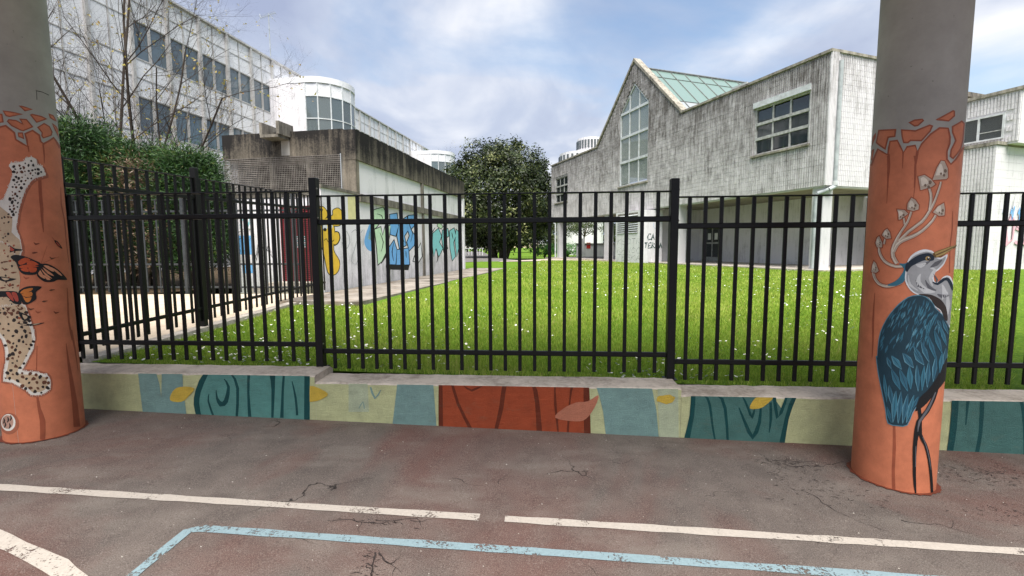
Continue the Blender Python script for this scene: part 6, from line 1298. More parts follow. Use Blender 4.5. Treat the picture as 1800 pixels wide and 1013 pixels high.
('butterfly_wing', 'black', 9, [117,1130,128,1126,143,1114,157,1102,168,1096,177,1090,179,1083,171,1072,157,1060,144,1055,135,1060,127,1071,122,1085,117,1101,115,1120]),
('wing_cell', 'furtan', 10, [133,1108,147,1102,160,1088,154,1075,142,1069,135,1088]),
('butterfly_wing', 'black', 9, [96,1046,111,1044,138,1037,166,1031,197,1031,229,1032,247,1032,241,1027,220,1021,199,1017,180,1016,160,1018,141,1021,121,1030,102,1040]),
('wing_cell', 'furtan', 10, [180,1028,203,1030,224,1030,213,1026,194,1022,183,1025]),
('wing_cell', 'furtan', 10, [113,1040,132,1036,152,1030,148,1026,137,1026,122,1034]),
('butterfly_wing', 'black', 9, [24,1403,43,1401,69,1395,89,1389,105,1386,118,1383,121,1380,109,1374,87,1366,66,1362,49,1364,33,1370,22,1377,16,1386,16,1396]),
('wing_cell', 'furtan', 10, [35,1394,61,1391,84,1384,74,1376,56,1373,41,1383]),
('butterfly_body', 'black', 11, [259,1495,252,1482,243,1463,235,1437,228,1416,234,1412,244,1431,255,1454,262,1475,266,1491]),
('butterfly_body', 'black', 11, [111,1282,116,1264,122,1239,135,1209,146,1184,151,1189,143,1216,134,1248,124,1270,117,1286]),
('butterfly_feeler', 'rust', 11, [260,1493,267,1516,277,1548,291,1592,304,1629,302,1630,289,1593,275,1549,265,1516,258,1494]),
('butterfly_feeler', 'rust', 11, [264,1492,284,1504,312,1518,346,1532,378,1542,377,1545,346,1534,311,1521,283,1506,264,1494]),
('butterfly_feeler', 'rust', 11, [356,1676,350,1686,345,1695,339,1704,337,1703,342,1693,348,1684,354,1675]),
('small_butterfly', 'rustdark', 9, [230,1658,232,1648,239,1637,252,1643,262,1651,261,1653,251,1651,242,1650,237,1653,232,1660]),
('small_butterfly', 'rustdark', 9, [215,1574,220,1572,226,1571,237,1576,247,1581,246,1583,237,1584,226,1584,219,1581,215,1578]),
('small_butterfly', 'spotbrown', 9, [312,1545,315,1535,324,1524,340,1530,352,1538,351,1540,338,1537,326,1537,320,1541,315,1547]),
('small_butterfly', 'rust', 9, [159,1398,162,1387,169,1376,181,1382,190,1389,190,1392,180,1390,171,1389,166,1393,162,1400]),
('small_butterfly', 'spotbrown', 9, [291,1279,296,1277,303,1276,316,1280,327,1283,327,1286,316,1288,303,1289,295,1286,291,1283]),
('small_butterfly', 'spotbrown', 9, [243,1195,248,1193,255,1191,266,1195,276,1199,276,1202,266,1203,254,1205,247,1202,243,1199]),
('small_butterfly', 'rustdark', 9, [305,1114,308,1103,316,1090,332,1095,344,1101,343,1104,330,1103,319,1104,313,1108,307,1116]),
('small_butterfly', 'rust', 9, [203,1130,205,1119,213,1108,225,1112,235,1120,234,1122,224,1120,215,1121,210,1125,205,1132]),
('small_butterfly', 'spotbrown', 9, [167,1158,169,1148,176,1136,188,1141,198,1148,197,1151,187,1149,178,1149,173,1153,169,1160]),
('small_butterfly', 'spotbrown', 9, [109,1163,111,1152,118,1141,131,1146,140,1154,140,1156,130,1154,121,1154,116,1158,111,1164]),
('small_butterfly', 'spotbrown', 9, [40,1172,43,1162,51,1152,66,1157,76,1164,75,1167,64,1165,54,1164,48,1168,43,1174]),
('small_butterfly', 'rustdark', 9, [49,1138,51,1128,60,1117,74,1122,84,1130,83,1132,72,1130,62,1130,56,1133,51,1140]),
('small_butterfly', 'spotbrown', 9, [54,1508,59,1507,66,1506,78,1510,88,1515,88,1517,78,1518,66,1518,58,1515,54,1512]),
('small_butterfly', 'rustdark', 9, [49,1466,52,1456,60,1445,74,1451,84,1458,83,1461,72,1458,62,1458,57,1461,51,1467]),
('small_butterfly', 'rustdark', 9, [95,1426,99,1425,106,1423,117,1428,126,1432,126,1435,117,1436,106,1436,99,1433,94,1430]),
('small_butterfly', 'rustdark', 9, [66,1343,68,1333,76,1322,90,1328,100,1335,99,1338,89,1335,79,1335,73,1338,68,1345]),
('small_butterfly', 'rustdark', 9, [18,1312,24,1311,32,1310,45,1314,56,1318,56,1321,45,1322,32,1322,24,1319,18,1316]),
('painted_paw', 'umberpaint', 3, [50,258,45,231,34,208,17,190,-5,178,-31,173,-60,175,-94,183,-136,194,-171,211,-171,239,-150,270,-103,303,-68,326,-38,341,-11,346,12,342,30,329,42,309,49,284]),
('painted_paw', 'furwhite', 5, [26,268,22,247,13,229,-1,214,-18,204,-38,200,-60,201,-84,208,-106,220,-123,236,-124,257,-110,281,-88,303,-65,321,-42,333,-21,337,-4,334,10,324,20,309,26,289]),
('painted_paw', 'pawpink', 6, [12,273,8,255,-1,238,-15,226,-32,219,-51,218,-71,222,-90,232,-103,247,-104,265,-94,286,-77,304,-56,318,-37,326,-19,327,-4,321,6,308,12,292]),
('paw_mark', 'spotdark', 7, [-67,269,-66,259,-67,248,-73,236,-82,224,-76,222,-61,233,-48,248,-53,263,-60,272]),
('paw_mark', 'spotdark', 7, [-32,313,-31,303,-32,292,-36,280,-42,269,-38,267,-27,276,-17,291,-21,306,-27,315]),
('paw_mark', 'spotdark', 7, [-6,327,-5,317,-6,306,-10,294,-15,284,-11,281,-2,290,7,304,4,319,-2,329]),
('paw_mark', 'spotdark', 7, [-76,300,-75,290,-76,279,-82,267,-92,255,-85,253,-70,264,-56,280,-61,294,-69,303]),
('paw_mark', 'spotdark', 7, [-22,263,-22,253,-22,242,-27,230,-32,219,-28,217,-18,227,-8,241,-12,256,-18,265]),
]
WALL = [
('painted_stripe', 'wteal', 1, [-3479,454,-3299,454,-3278,361,-3269,233,-3247,454,-3044,454,-3049,320,-3033,65,-3463,55,-3473,267]),
('painted_leaf', 'wyellow', 4, [-3181,205,-3183,229,-3170,260,-3152,288,-3133,308,-3110,324,-3079,334,-3029,338,-2972,335,-2938,325,-2943,303,-2971,273,-3000,246,-3023,223,-3046,204,-3074,192,-3112,189,-3154,193]),
('painted_stripe', 'wdeep', 1, [-2822,454,-1831,454,-1850,38,-2946,36,-2925,217,-2885,352]),
('painted_curve', 'wdark', 2, [-2845,454,-2886,399,-2930,300,-2950,231,-2956,170,-2948,103,-2938,53,-2888,66,-2896,114,-2900,175,-2895,225,-2879,285,-2836,381,-2795,454]),
('painted_curve', 'wdark', 2, [-2648,413,-2631,383,-2620,340,-2635,275,-2659,216,-2676,199,-2679,199,-2694,209,-2714,239,-2721,278,-2724,310,-2730,310,-2735,276,-2735,233,-2726,190,-2702,154,-2653,161,-2620,199,-2600,270,-2593,344,-2615,392,-2641,418]),
('painted_curve', 'wdark', 2, [-2802,273,-2813,247,-2819,203,-2802,130,-2784,66,-2763,74,-2784,136,-2803,206,-2801,246,-2795,271]),
('painted_curve', 'wdark', 2, [-2578,454,-2553,415,-2533,327,-2542,186,-2557,61,-2533,60,-2516,185,-2505,330,-2530,423,-2557,454]),
('painted_curve', 'wdark', 2, [-2419,454,-2425,396,-2431,286,-2435,161,-2436,61,-2404,64,-2407,164,-2409,286,-2401,396,-2392,454]),
('painted_curve', 'wdark', 2, [-2208,454,-2202,415,-2198,319,-2207,180,-2215,60,-2193,60,-2180,180,-2166,320,-2159,418,-2154,454]),
('painted_curve', 'wdark', 2, [-2085,454,-2094,391,-2105,292,-2118,167,-2130,62,-2097,62,-2091,166,-2083,292,-2072,390,-2064,454]),
('painted_curve', 'wdark', 2, [-2003,403,-1994,335,-1984,248,-1979,158,-1978,86,-1956,88,-1958,160,-1963,252,-1979,339,-1995,405]),
('painted_curve', 'wdark', 2, [-1881,454,-1888,342,-1896,190,-1904,37,-1853,38,-1846,191,-1839,343,-1833,454]),
('painted_leaf', 'wyellow', 4, [-1835,362,-1822,363,-1804,363,-1779,356,-1738,339,-1691,315,-1667,292,-1681,270,-1718,249,-1755,232,-1787,223,-1819,218,-1842,216]),
('painted_stripe', 'wpale', 1, [-1473,390,-1300,390,-1294,133,-1484,129]),
('painted_curve', 'wteal', 2, [-1281,359,-1267,303,-1238,250,-1199,290,-1175,339,-1180,341,-1209,298,-1232,271,-1249,310,-1266,364]),
('painted_curve', 'wteal', 2, [-1385,162,-1364,197,-1347,222,-1344,197,-1341,161,-1333,161,-1335,199,-1346,232,-1371,201,-1390,164]),
('painted_stripe', 'wteal', 1, [-1029,390,-702,390,-681,5,-1085,4]),
('painted_stripe', 'wrust', 1, [-650,390,-516,390,-383,390,-251,390,-119,390,12,390,142,390,272,390,401,390,530,390,658,390,666,281,674,121,682,-40,498,-40,314,-41,164,-37,13,-33,-138,-29,-290,-25,-474,-14,-658,-2,-655,144,-652,290]),
('painted_curve', 'wrustdark', 2, [-655,390,-658,284,-661,141,-663,-2,-622,-1,-621,142,-620,285,-620,390]),
('painted_curve', 'wrustdark', 2, [-543,390,-527,331,-497,223,-439,94,-388,-11,-360,4,-414,108,-473,233,-503,339,-518,390]),
('painted_curve', 'wrustdark', 2, [-433,388,-406,359,-361,336,-304,362,-259,390,-266,390,-312,378,-362,357,-397,372,-426,390]),
('painted_curve', 'wrustdark', 2, [-91,390,-101,336,-118,208,-143,85,-165,-10,-135,-17,-109,78,-79,202,-62,332,-51,390]),
('painted_curve', 'wrustdark', 2, [170,390,182,346,197,239,205,98,210,-22,259,-18,250,102,236,244,219,353,204,390]),
('painted_curve', 'wrustdark', 2, [362,390,360,345,361,244,377,99,391,-25,406,-23,395,102,384,246,378,346,376,390]),
('painted_curve', 'wrustdark', 2, [503,390,498,357,491,263,480,116,472,-13,492,-14,498,115,505,262,517,355,527,390]),
('painted_curve', 'wrustdark', 2, [615,390,617,274,620,117,623,-42,682,-39,676,119,670,276,664,390]),
('painted_leaf', 'wpink', 4, [373,115,373,137,399,166,432,192,467,217,509,239,550,256,585,262,620,263,652,269,688,290,722,316,742,325,744,302,732,262,714,221,693,182,667,143,639,113,614,96,587,89,551,88,490,91,418,100]),
('painted_stripe', 'wteal', 1, [727,390,884,390,1041,390,1197,390,1237,201,1264,-48,1114,-44,964,-40,812,-36,785,177,756,302]),
('painted_stripe', 'wpale', 1, [1243,390,1414,390,1430,-52,1268,-48]),
('painted_leaf', 'wyellow', 4, [1386,302,1379,289,1370,275,1347,265,1319,256,1290,265,1268,273,1237,282,1238,299,1240,316,1260,330,1291,332,1317,338,1348,341,1368,328,1391,318]),
('painted_stripe', 'wdeep2', 1, [1526,331,1663,331,1798,331,1933,331,2067,331,2201,331,2269,235,2300,331,2384,331,2334,180,2320,49,2307,-82,2173,-78,2039,-74,1904,-70,1769,-66,1633,-62,1496,-57,1525,162]),
('painted_curve', 'wdark', 2, [1522,331,1521,274,1516,165,1495,49,1475,-45,1522,-55,1537,40,1554,160,1559,272,1560,331]),
('painted_curve', 'wdark', 2, [1630,331,1649,313,1671,253,1686,167,1700,75,1717,-8,1730,-68,1744,-65,1732,-5,1716,78,1705,170,1691,258,1667,321,1647,331]),
('painted_curve', 'wdark', 2, [1742,331,1767,308,1796,225,1817,73,1831,-65,1850,-63,1839,75,1821,231,1790,318,1762,331]),
('painted_curve', 'wdark', 2, [1943,331,1964,288,1989,228,2006,176,2037,142,2052,191,2055,240,2046,241,2034,196,2026,169,2027,187,2006,236,1979,295,1955,331]),
('painted_curve', 'wdark', 2, [1917,236,1936,180,1964,107,1995,23,2044,-40,2088,24,2107,112,2109,193,2104,256,2090,256,2088,195,2080,118,2056,39,2042,5,2023,39,1985,117,1951,187,1925,240]),
('painted_curve', 'wdark', 2, [2167,287,2171,224,2174,147,2174,78,2173,25,2180,24,2189,76,2197,147,2192,225,2186,288]),
('painted_curve', 'wdark', 2, [2192,331,2205,245,2229,145,2277,196,2301,278,2312,328,2316,331,2298,331,2292,331,2279,286,2253,207,2247,166,2232,249,2219,331]),
('painted_curve', 'wdark', 2, [2348,331,2325,276,2298,154,2277,28,2262,-71,2304,-78,2314,21,2330,146,2359,266,2384,331]),
('painted_leaf', 'wyellow', 4, [2009,235,2010,256,2023,284,2037,307,2047,320,2058,329,2077,331,2118,331,2166,331,2195,331,2188,315,2162,288,2136,264,2118,250,2101,240,2082,234,2055,229,2026,228]),
('painted_stripe', 'wdeep2', 1, [3608,331,3724,331,3839,331,3954,331,4068,331,4182,331,4296,331,4409,331,4422,225,4435,82,4449,-61,4462,-205,4341,-203,4220,-201,4099,-199,3977,-197,3854,-195,3731,-193,3607,-191,3607,-48,3607,94,3608,235]),
('painted_curve', 'wdark', 2, [3604,331,3607,245,3608,107,3603,-23,3597,-123,3645,-130,3653,-30,3661,102,3660,243,3657,331]),
('painted_curve', 'wdark', 2, [3715,331,3717,289,3720,210,3722,130,3731,129,3734,208,3738,288,3741,331]),
('painted_curve', 'wdark', 2, [3819,331,3825,225,3830,65,3821,-56,3811,-140,3842,-147,3852,-61,3860,62,3858,224,3853,331]),
('painted_curve', 'wdark', 2, [4120,331,4138,267,4160,138,4178,-11,4190,-134,4220,-132,4205,-9,4186,141,4164,271,4146,331]),
]
GRAF = [
('graffiti_figure', 'black', 1, [-208,2148,-101,2192,43,2197,173,2191,282,2185,387,2168,467,2128,502,2062,505,1979,498,1886,472,1780,435,1667,430,1565,490,1477,585,1392,654,1306,663,1220,638,1141,596,1076,533,1026,451,991,368,977,285,976,196,997,124,1064,73,1200,32,1374,-12,1526,-69,1626,-131,1709,-178,1799,-212,1919,-232,2047]),
('graffiti_figure', 'gyellow', 2, [-186,2141,-96,2178,39,2182,167,2176,273,2170,371,2154,442,2119,474,2058,477,1977,470,1886,444,1782,407,1668,402,1562,464,1470,560,1385,625,1303,634,1221,610,1145,570,1084,512,1038,437,1006,362,993,288,992,214,1009,148,1070,99,1202,58,1377,13,1530,-46,1632,-107,1715,-153,1804,-188,1923,-207,2049]),
('graffiti_figure', 'black', 1, [410,1949,483,1991,578,1999,658,1983,697,1941,714,1887,713,1835,691,1788,653,1743,607,1709,548,1680,464,1657,392,1685,378,1765,384,1866]),
('graffiti_figure', 'gyellow', 2, [448,1940,500,1969,570,1974,625,1963,655,1931,670,1883,670,1836,650,1794,616,1755,576,1725,525,1700,469,1684,431,1699,419,1767,425,1866]),
('graffiti_figure', 'black', 1, [-186,2449,-121,2501,-31,2523,50,2527,116,2513,171,2482,211,2446,231,2404,235,2357,227,2314,184,2276,139,2253,151,2276,189,2286,315,2322,404,2358,421,2388,410,2427,422,2471,493,2508,583,2536,674,2546,755,2526,826,2488,875,2441,897,2386,896,2323,878,2265,843,2213,789,2165,718,2128,630,2108,533,2102,435,2103,344,2115,254,2132,162,2143,41,2130,-99,2109,-208,2129,-236,2224,-222,2348]),
('graffiti_figure', 'gyellow', 2, [-164,2444,-107,2489,-29,2509,42,2512,100,2500,150,2471,186,2438,204,2399,209,2355,201,2317,165,2285,117,2260,112,2253,196,2272,327,2309,427,2350,449,2389,438,2430,448,2465,506,2496,588,2521,666,2529,735,2512,801,2477,847,2433,866,2381,866,2322,849,2267,816,2218,767,2174,705,2142,626,2124,535,2118,442,2119,354,2130,264,2147,166,2158,39,2144,-95,2124,-186,2141,-212,2227,-198,2349]),
('graffiti_figure', 'gwhite', 4, [198,2073,171,2023,111,1995,46,2001,7,2039,10,2090,55,2131,122,2144,178,2120]),
('graffiti_figure', 'gwhite', 4, [405,2099,381,2053,325,2026,265,2032,229,2067,232,2115,274,2154,335,2165,387,2144]),
('graffiti_figure', 'black', 5, [161,2019,144,1994,104,1979,61,1982,34,2001,36,2027,65,2048,109,2054,147,2042]),
('graffiti_figure', 'black', 5, [347,2054,333,2032,300,2019,264,2022,241,2038,243,2061,268,2080,304,2085,336,2075]),
('graffiti_figure', 'black', 5, [56,1768,98,1793,136,1809,159,1777,195,1739,245,1774,277,1804,304,1780,349,1748,408,1766,447,1791,429,1800,392,1777,357,1762,324,1789,274,1818,225,1781,198,1753,181,1783,146,1822,84,1804,40,1777]),
('graffiti_figure', 'black', 5, [254,1598,266,1517,282,1419,299,1336,312,1276,325,1276,322,1337,313,1421,289,1519,267,1599]),
('graffiti_figure', 'black', 5, [-74,2092,-3,2102,106,2118,270,2144,415,2167,413,2175,267,2158,101,2137,-7,2115,-76,2099]),
('graffiti_patch', 'gpaleyellow', 1, [1101,2885,1587,2938,1502,2265,1093,2262]),
('graffiti_scribble', 'gscrib', 2, [795,1891,894,1965,1000,2008,1086,1900,1120,1749,1023,1627,904,1563,834,1642,786,1747,769,1744,818,1639,901,1554,1039,1622,1139,1748,1104,1903,1010,2016,882,1972,781,1896]),
('graffiti_scribble', 'gscrib', 2, [1225,1978,1314,2028,1409,2060,1477,2012,1506,1911,1436,1763,1332,1596,1222,1427,1161,1286,1255,1206,1396,1197,1479,1310,1531,1434,1512,1436,1460,1313,1383,1204,1266,1214,1180,1286,1240,1424,1350,1593,1454,1761,1525,1911,1496,2016,1414,2070,1302,2036,1212,1984]),
('graffiti_scribble', 'gscrib', 2, [1687,1992,1772,2060,1835,2080,1811,1883,1766,1675,1787,1674,1832,1883,1855,2082,1758,2066,1670,1997]),
('graffiti_letter', 'gblue', 1, [1899,1923,1993,2055,2118,2208,2226,2311,2312,2333,2360,2282,2382,2186,2389,2003,2378,1766,2341,1589,2259,1520,2145,1519,2048,1543,1964,1584,1889,1647,1843,1713,1833,1774,1852,1839]),
('graffiti_letter', 'gblue', 2, [1916,1920,2010,2052,2135,2205,2239,2305,2302,2320,2341,2279,2362,2185,2370,2002,2359,1766,2322,1591,2248,1529,2149,1528,2059,1551,1979,1590,1905,1651,1861,1715,1851,1774,1869,1838]),
('graffiti_letter', 'black', 1, [2402,2647,2981,2767,3313,2499,3135,2329,2807,2321,2595,2180,2397,2090,2234,1770,1997,1828,2170,2305]),
('graffiti_letter', 'ggreen', 2, [2437,2632,2955,2739,3255,2494,3105,2351,2785,2343,2561,2193,2357,2100,2205,1802,2045,1841,2213,2303]),
('graffiti_letter', 'black', 1, [2380,2115,2810,2213,2888,1988,3028,2234,3466,2283,3352,1951,3137,1491,2816,1214,2527,1109,2474,1589]),
('graffiti_letter', 'ggreen', 2, [2428,2103,2774,2181,2882,1943,3066,2215,3403,2253,3301,1953,3088,1499,2777,1229,2564,1148,2521,1591]),
('graffiti_letter', 'black', 1, [3341,2587,3907,2667,4001,2254,3760,1934,3334,1982]),
('graffiti_letter', 'gblue', 2, [3393,2571,3856,2636,3943,2254,3725,1963,3387,2001]),
('graffiti_letter', 'black', 1, [3980,2413,4649,2626,4761,2183,4429,1974,4534,1670,3946,1550,3778,1964]),
('graffiti_letter', 'gblue', 2, [4031,2401,4597,2580,4695,2187,4365,1978,4467,1684,3990,1586,3835,1966]),
('graffiti_letter', 'black', 1, [4666,2647,5401,2723,5287,2354,4953,2194,5269,2007,5191,1675,4694,1474,4506,1785,4716,1988,4561,2229]),
('graffiti_letter', 'gblue', 2, [4723,2628,5323,2688,5222,2362,4872,2193,5199,1998,5126,1686,4729,1523,4571,1784,4783,1988,4624,2234]),
('graffiti_letter', 'black', 1, [3186,1597,3627,1868,3842,1541,3718,1080,3047,1117]),
('graffiti_letter', 'gblue', 2, [3236,1588,3607,1821,3785,1539,3669,1106,3105,1137]),
('graffiti_letter', 'black', 1, [3755,1560,4718,1613,4766,1040,3675,1072]),
('graffiti_letter', 'gblue', 2, [3807,1539,4657,1584,4700,1068,3734,1094]),
('graffiti_letter', 'black', 1, [5094,1332,5736,1796,5871,1301,5472,1070,4960,1154]),
('graffiti_letter', 'gwhite', 2, [5157,1322,5707,1742,5796,1309,5443,1103,5041,1169]),
('graffiti_letter', 'black', 1, [3045,1148,4724,1056,4613,889,3236,976,3019,1050]),
('graffiti_letter', 'black', 1, [2666,1276,3172,1543,3099,1363,2753,1159]),
('graffiti_letter', 'black', 4, [3593,1775,3506,1653,3429,1496,3473,1337,3535,1213,3557,1215,3513,1339,3487,1495,3545,1650,3615,1773]),
('graffiti_letter', 'black', 4, [4307,2369,4192,2237,4105,2068,4211,1905,4340,1780,4365,1784,4253,1912,4167,2071,4235,2234,4331,2367]),
('graffiti_letter', 'black', 4, [4933,2553,4828,2462,4753,2338,4867,2220,4993,2095,4928,1926,4833,1788,4860,1785,4969,1924,5049,2098,4933,2232,4808,2343,4868,2459,4959,2550]),
('graffiti_letter', 'black', 4, [4075,1488,4109,1401,4124,1295,4064,1201,3995,1130,4017,1125,4106,1194,4187,1292,4153,1403,4099,1490]),
('graffiti_letter', 'black', 4, [4430,1510,4425,1435,4432,1361,4452,1286,4479,1286,4485,1361,4477,1436,4457,1510]),
('graffiti_letter', 'black', 4, [2707,2024,2804,1911,2883,1766,2827,1619,2747,1504,2767,1501,2863,1615,2936,1768,2839,1918,2726,2029]),
('graffiti_letter', 'black', 4, [2563,2531,2692,2522,2826,2502,2889,2454,2922,2406,2943,2410,2923,2463,2861,2522,2704,2538,2569,2541]),
('graffiti_letter', 'black', 1, [6857,2135,7547,2365,7947,2064,7679,1818,8073,1573,7519,1222,7204,1524,6964,1235,6797,1691]),
('graffiti_letter', 'gteal', 2, [6927,2125,7517,2321,7861,2061,7594,1815,7981,1573,7527,1274,7196,1576,6976,1285,6868,1692]),
('graffiti_letter', 'black', 1, [7946,2296,8717,2403,8840,2072,8438,1969,8651,1561,8066,1398,7847,1938]),
('graffiti_letter', 'gteal', 2, [8021,2279,8642,2365,8747,2082,8346,1979,8558,1571,8124,1448,7928,1940]),
('graffiti_letter', 'black', 1, [8790,2289,9539,2465,9825,2105,9454,1830,9687,1223,9146,1015,8833,1567]),
('graffiti_letter', 'gteal', 2, [8879,2278,9476,2417,9723,2105,9358,1833,9587,1233,9188,1069,8922,1570]),
('graffiti_letter', 'black', 1, [9723,2428,10291,2267,10158,1562,9799,1169,9524,1834]),
('graffiti_letter', 'gteal', 2, [9783,2375,10187,2253,10058,1566,9811,1228,9620,1835]),
('graffiti_letter', 'black', 1, [7455,2625,8118,2439,7856,2303,7386,2394]),
('graffiti_letter', 'ggreen', 2, [7497,2587,8030,2433,7840,2333,7452,2407]),
('graffiti_letter', 'black', 4, [7240,1574,7312,1406,7361,1218,7299,1112,7217,1046,7250,1040,7370,1102,7475,1215,7393,1410,7289,1577]),
('graffiti_letter', 'black', 4, [6648,1973,6761,2063,6911,2174,7063,2271,7188,2345,7159,2352,7003,2283,6817,2188,6691,2071,6605,1978]),
('graffiti_letter', 'black', 4, [8171,2066,8219,1962,8292,1860,8391,1759,8432,1762,8387,1868,8318,1972,8225,2072]),
('graffiti_letter', 'black', 4, [9137,2219,9163,2132,9217,2046,9299,1962,9345,1966,9323,2055,9274,2141,9197,2225]),
]
# ------------------------------------------------------------------ ground
def court_z(x): return -.026 * x
def sheet(name, poly, mat, kind='structure'):
    return MB().add(poly, [tuple(range(len(poly)))]).build(name, mat, None, kind=kind)
WX = [-14, 14]
sheet('playground', [(-14, -12, .364), (14, -12, -.364), (14, 3.888 - .0717*14 + .12, -.364), (-14, 3.888 + .0717*14 + .12, .364)], 'asphalt')
sheet('yard', [(-300, -300, -.6), (300, -300, -.6), (300, 3.3, -.6), (-300, 3.3, -.6)], 'road')
def lawn_h(x, y):
    yb = np.clip(y - (4.25 - .0717*x), 0, None); t = np.clip(yb/6.5, 0, 1); t = t*t*(3-2*t)
    a = np.where(x < -1.79, .43, np.where(x < 1.44, .365, .305))
    a = .365 - .022*np.clip(x, -5, 6)
    return a*(1-t) + .6*t + .012*np.sin(x*1.3+y*.7)*t
def wline(x): return 4.245 - .0717*x
# lawn as a sheet that rises gently away from the wall
gx = np.concatenate([np.arange(-4.3, 14, .35), np.arange(14, 60, 3)]); gt = np.concatenate([np.linspace(0, 1, 60)**1.7])
V, F = [], []
for x in gx:
    y0 = wline(x)
    for t_ in gt: y = y0 + (34 - y0)*t_; V.append((x, y, float(lawn_h(np.array(x), np.array(y)))))
m = len(gt)
for i in range(len(gx)-1):
    for j in range(m-1): F.append((i*m+j, (i+1)*m+j, (i+1)*m+j+1, i*m+j+1))
lawn = MB().add(V, F).build('lawn', 'lawn_ground', None, True); lawn['kind'] = 'structure'
sheet('ground', [(-900, 5.4, .30), (-6, 4.66, .30), (6, 3.80, .25), (900, 3.8, .25), (900, 1500, .54), (-900, 1500, .54)], 'lawn_ground')
sheet('sand_court', [(-30, 5.0, .52), (-4.40, 4.62, .50), (-4.18, 7.2, .55), (-4.02, 9.9, .58), (-4.5, 10.25, .58), (-30, 10.9, .56)], 'sand')
sheet('soil_bed', [(-40, 10.7, .562), (-8.4, 10.45, .572), (-7.6, 12.2, .58), (-7.2, 30, .58), (-40, 30, .58)], 'soil')
sheet('far_road', [(-4.9, 30.2, .612), (.9, 33.6, .612), (-1.6, 44, .604), (-8, 120, .604), (-26, 120, .604), (-12, 60, .604), (-6.2, 40, .604)], 'road')
sheet('paved_walk', [(-1.0, 31.4, .622), (4.0, 33.2, .622), (8.0, 28.6, .622), (9.2, 29.2, .622), (4.6, 41, .622), (1.1, 35.2, .622), (-.6, 33.2, .622)], 'paving')
# concrete strip beside the service building, slab by slab
strip = empty('concrete_path', (-4.171, 10.092, 0), R(79.5), 'cracked grey concrete strip along the graffiti covered wall', 'path')
x = -1.6
while x < 11.2:
    ln = random.uniform(1.1, 1.5); b = random.uniform(-.03, .03)
    MB().box(x, x+ln-.025, -1.72+b, -.03, .45, .622+random.uniform(-.006, .006)).build('slab', 'slab', strip); x += ln
# painted court lines: worn strips of paint on the asphalt
def gz(p, e=.004): return (p[0], p[1], court_z(p[0]) + e)
def line_strip(name, pts, wd, mat, label, cat='marking', group=None, e=.004):
    L_, R_ = [], []
    P_ = [Vector(p) for p in pts]; Q = []
    for a, b in zip(P_, P_[1:]):
        n = max(2, int((b-a).length/.12)); Q += [a.lerp(b, k/n) for k in range(n)]
    Q.append(P_[-1]); mb = MB(); v = []
    for i, q in enumerate(Q):
        d = (Q[min(i+1, len(Q)-1)] - Q[max(i-1, 0)]).normalized(); nn = Vector((-d.y, d.x)); j = wd*.5*(1+random.uniform(-.13, .13))
        v += [gz(q+nn*j, e), gz(q-nn*j, e)]
    mb.add(v, [(2*i, 2*i+1, 2*i+3, 2*i+2) for i in range(len(Q)-1)])
    o = mb.build(name, mat); return tag(o, label, cat, group)
line_strip('court_line', [(-9, 3.2), (-3.28, 2.79), (-.2, 2.565)], .064, 'line_white', 'worn white court line ending beside the gap, on the leopard column side')
line_strip('court_line', [(-.05, 2.555), (2.78, 2.345), (9, 1.9)], .064, 'line_white', 'worn white court line running from the gap towards the heron column')
line_strip('court_line', [(-2.0, .2), (-1.83, 1.8), (-1.80, 2.385), (-1.74, 2.41), (-.62, 2.325), (.58, 2.235), (1.81, 2.14), (7, 1.75)], .058, 'line_blue', 'pale blue court line with a square corner')
line_strip('court_line', [(-4.0, 2.62), (-3.3, 2.49), (-2.72, 2.285), (-2.43, 2.175), (-2.24, 2.10), (-2.05, 2.0), (-1.8, 1.75)], .085, 'line_white', 'curved white court line beneath the leopard column')
# cracks and crumbled spots in the asphalt
mat('scar', '#241e1c', '#3a3230', 30, .95, .6, 90, .01)
sc_ = MB()
def crack(x, y, a, ln, w0):
    p = Vector((x, y)); v = []; n = int(ln/.02)
    for k in range(n+1):
        ww = w0*(1-k/(n+.5))*random.uniform(.4, 1.3); nn = Vector((-math.sin(a), math.cos(a)))*ww
        v += [gz(p+nn, .0025), gz(p-nn, .0025)]; a += random.gauss(0, .35); a -= (a-A0)*.15; p = p+Vector((math.cos(a), math.sin(a)))*.02
        if k and random.random() < .05 and ln > .15: B0.append((p.x, p.y, a+random.choice([-1, 1])*random.uniform(.5, 1.2), ln*.35, w0*.6))
    sc_.add(v, [(2*i, 2*i+1, 2*i+3, 2*i+2) for i in range(n)])
for x, y, A0, ln, w0 in ((-.42, 3.02, .1, .35, .0022), (-.1, 2.95, 1.3, .22, .002), (.75, 3.30, -.1, .35, .002), (2.05, 3.33, -.5, .55, .005), (2.0, 3.38, -.2, .5, .004), (1.95, 2.95, -.9, .7, .003), (2.35, 2.62, -.6, .45, .003), (-1.05, 2.50, .1, .5, .0035), (-.8, 2.52, -.1, .35, .004), (-.72, 2.24, -1.5, .28, .006), (-.70, 2.24, -1.3, .22, .006), (-1.25, 2.36, 0, .22, .003), (3.1, 2.62, -.2, .6, .003), (-2.2, 3.95, .1, .5, .002), (-1.6, 3.9, .1, .4, .002), (1.62, 2.46, -1.0, .15, .003), (-2.9, 2.72, 1.2, .1, .003), (.35, 2.2, -1.1, .2, .002), (2.75, 2.28, -1.2, .3, .003)):
    B0 = []; crack(x, y, A0, ln, w0)
    for b in list(B0): A0 = b[2]; crack(*b)
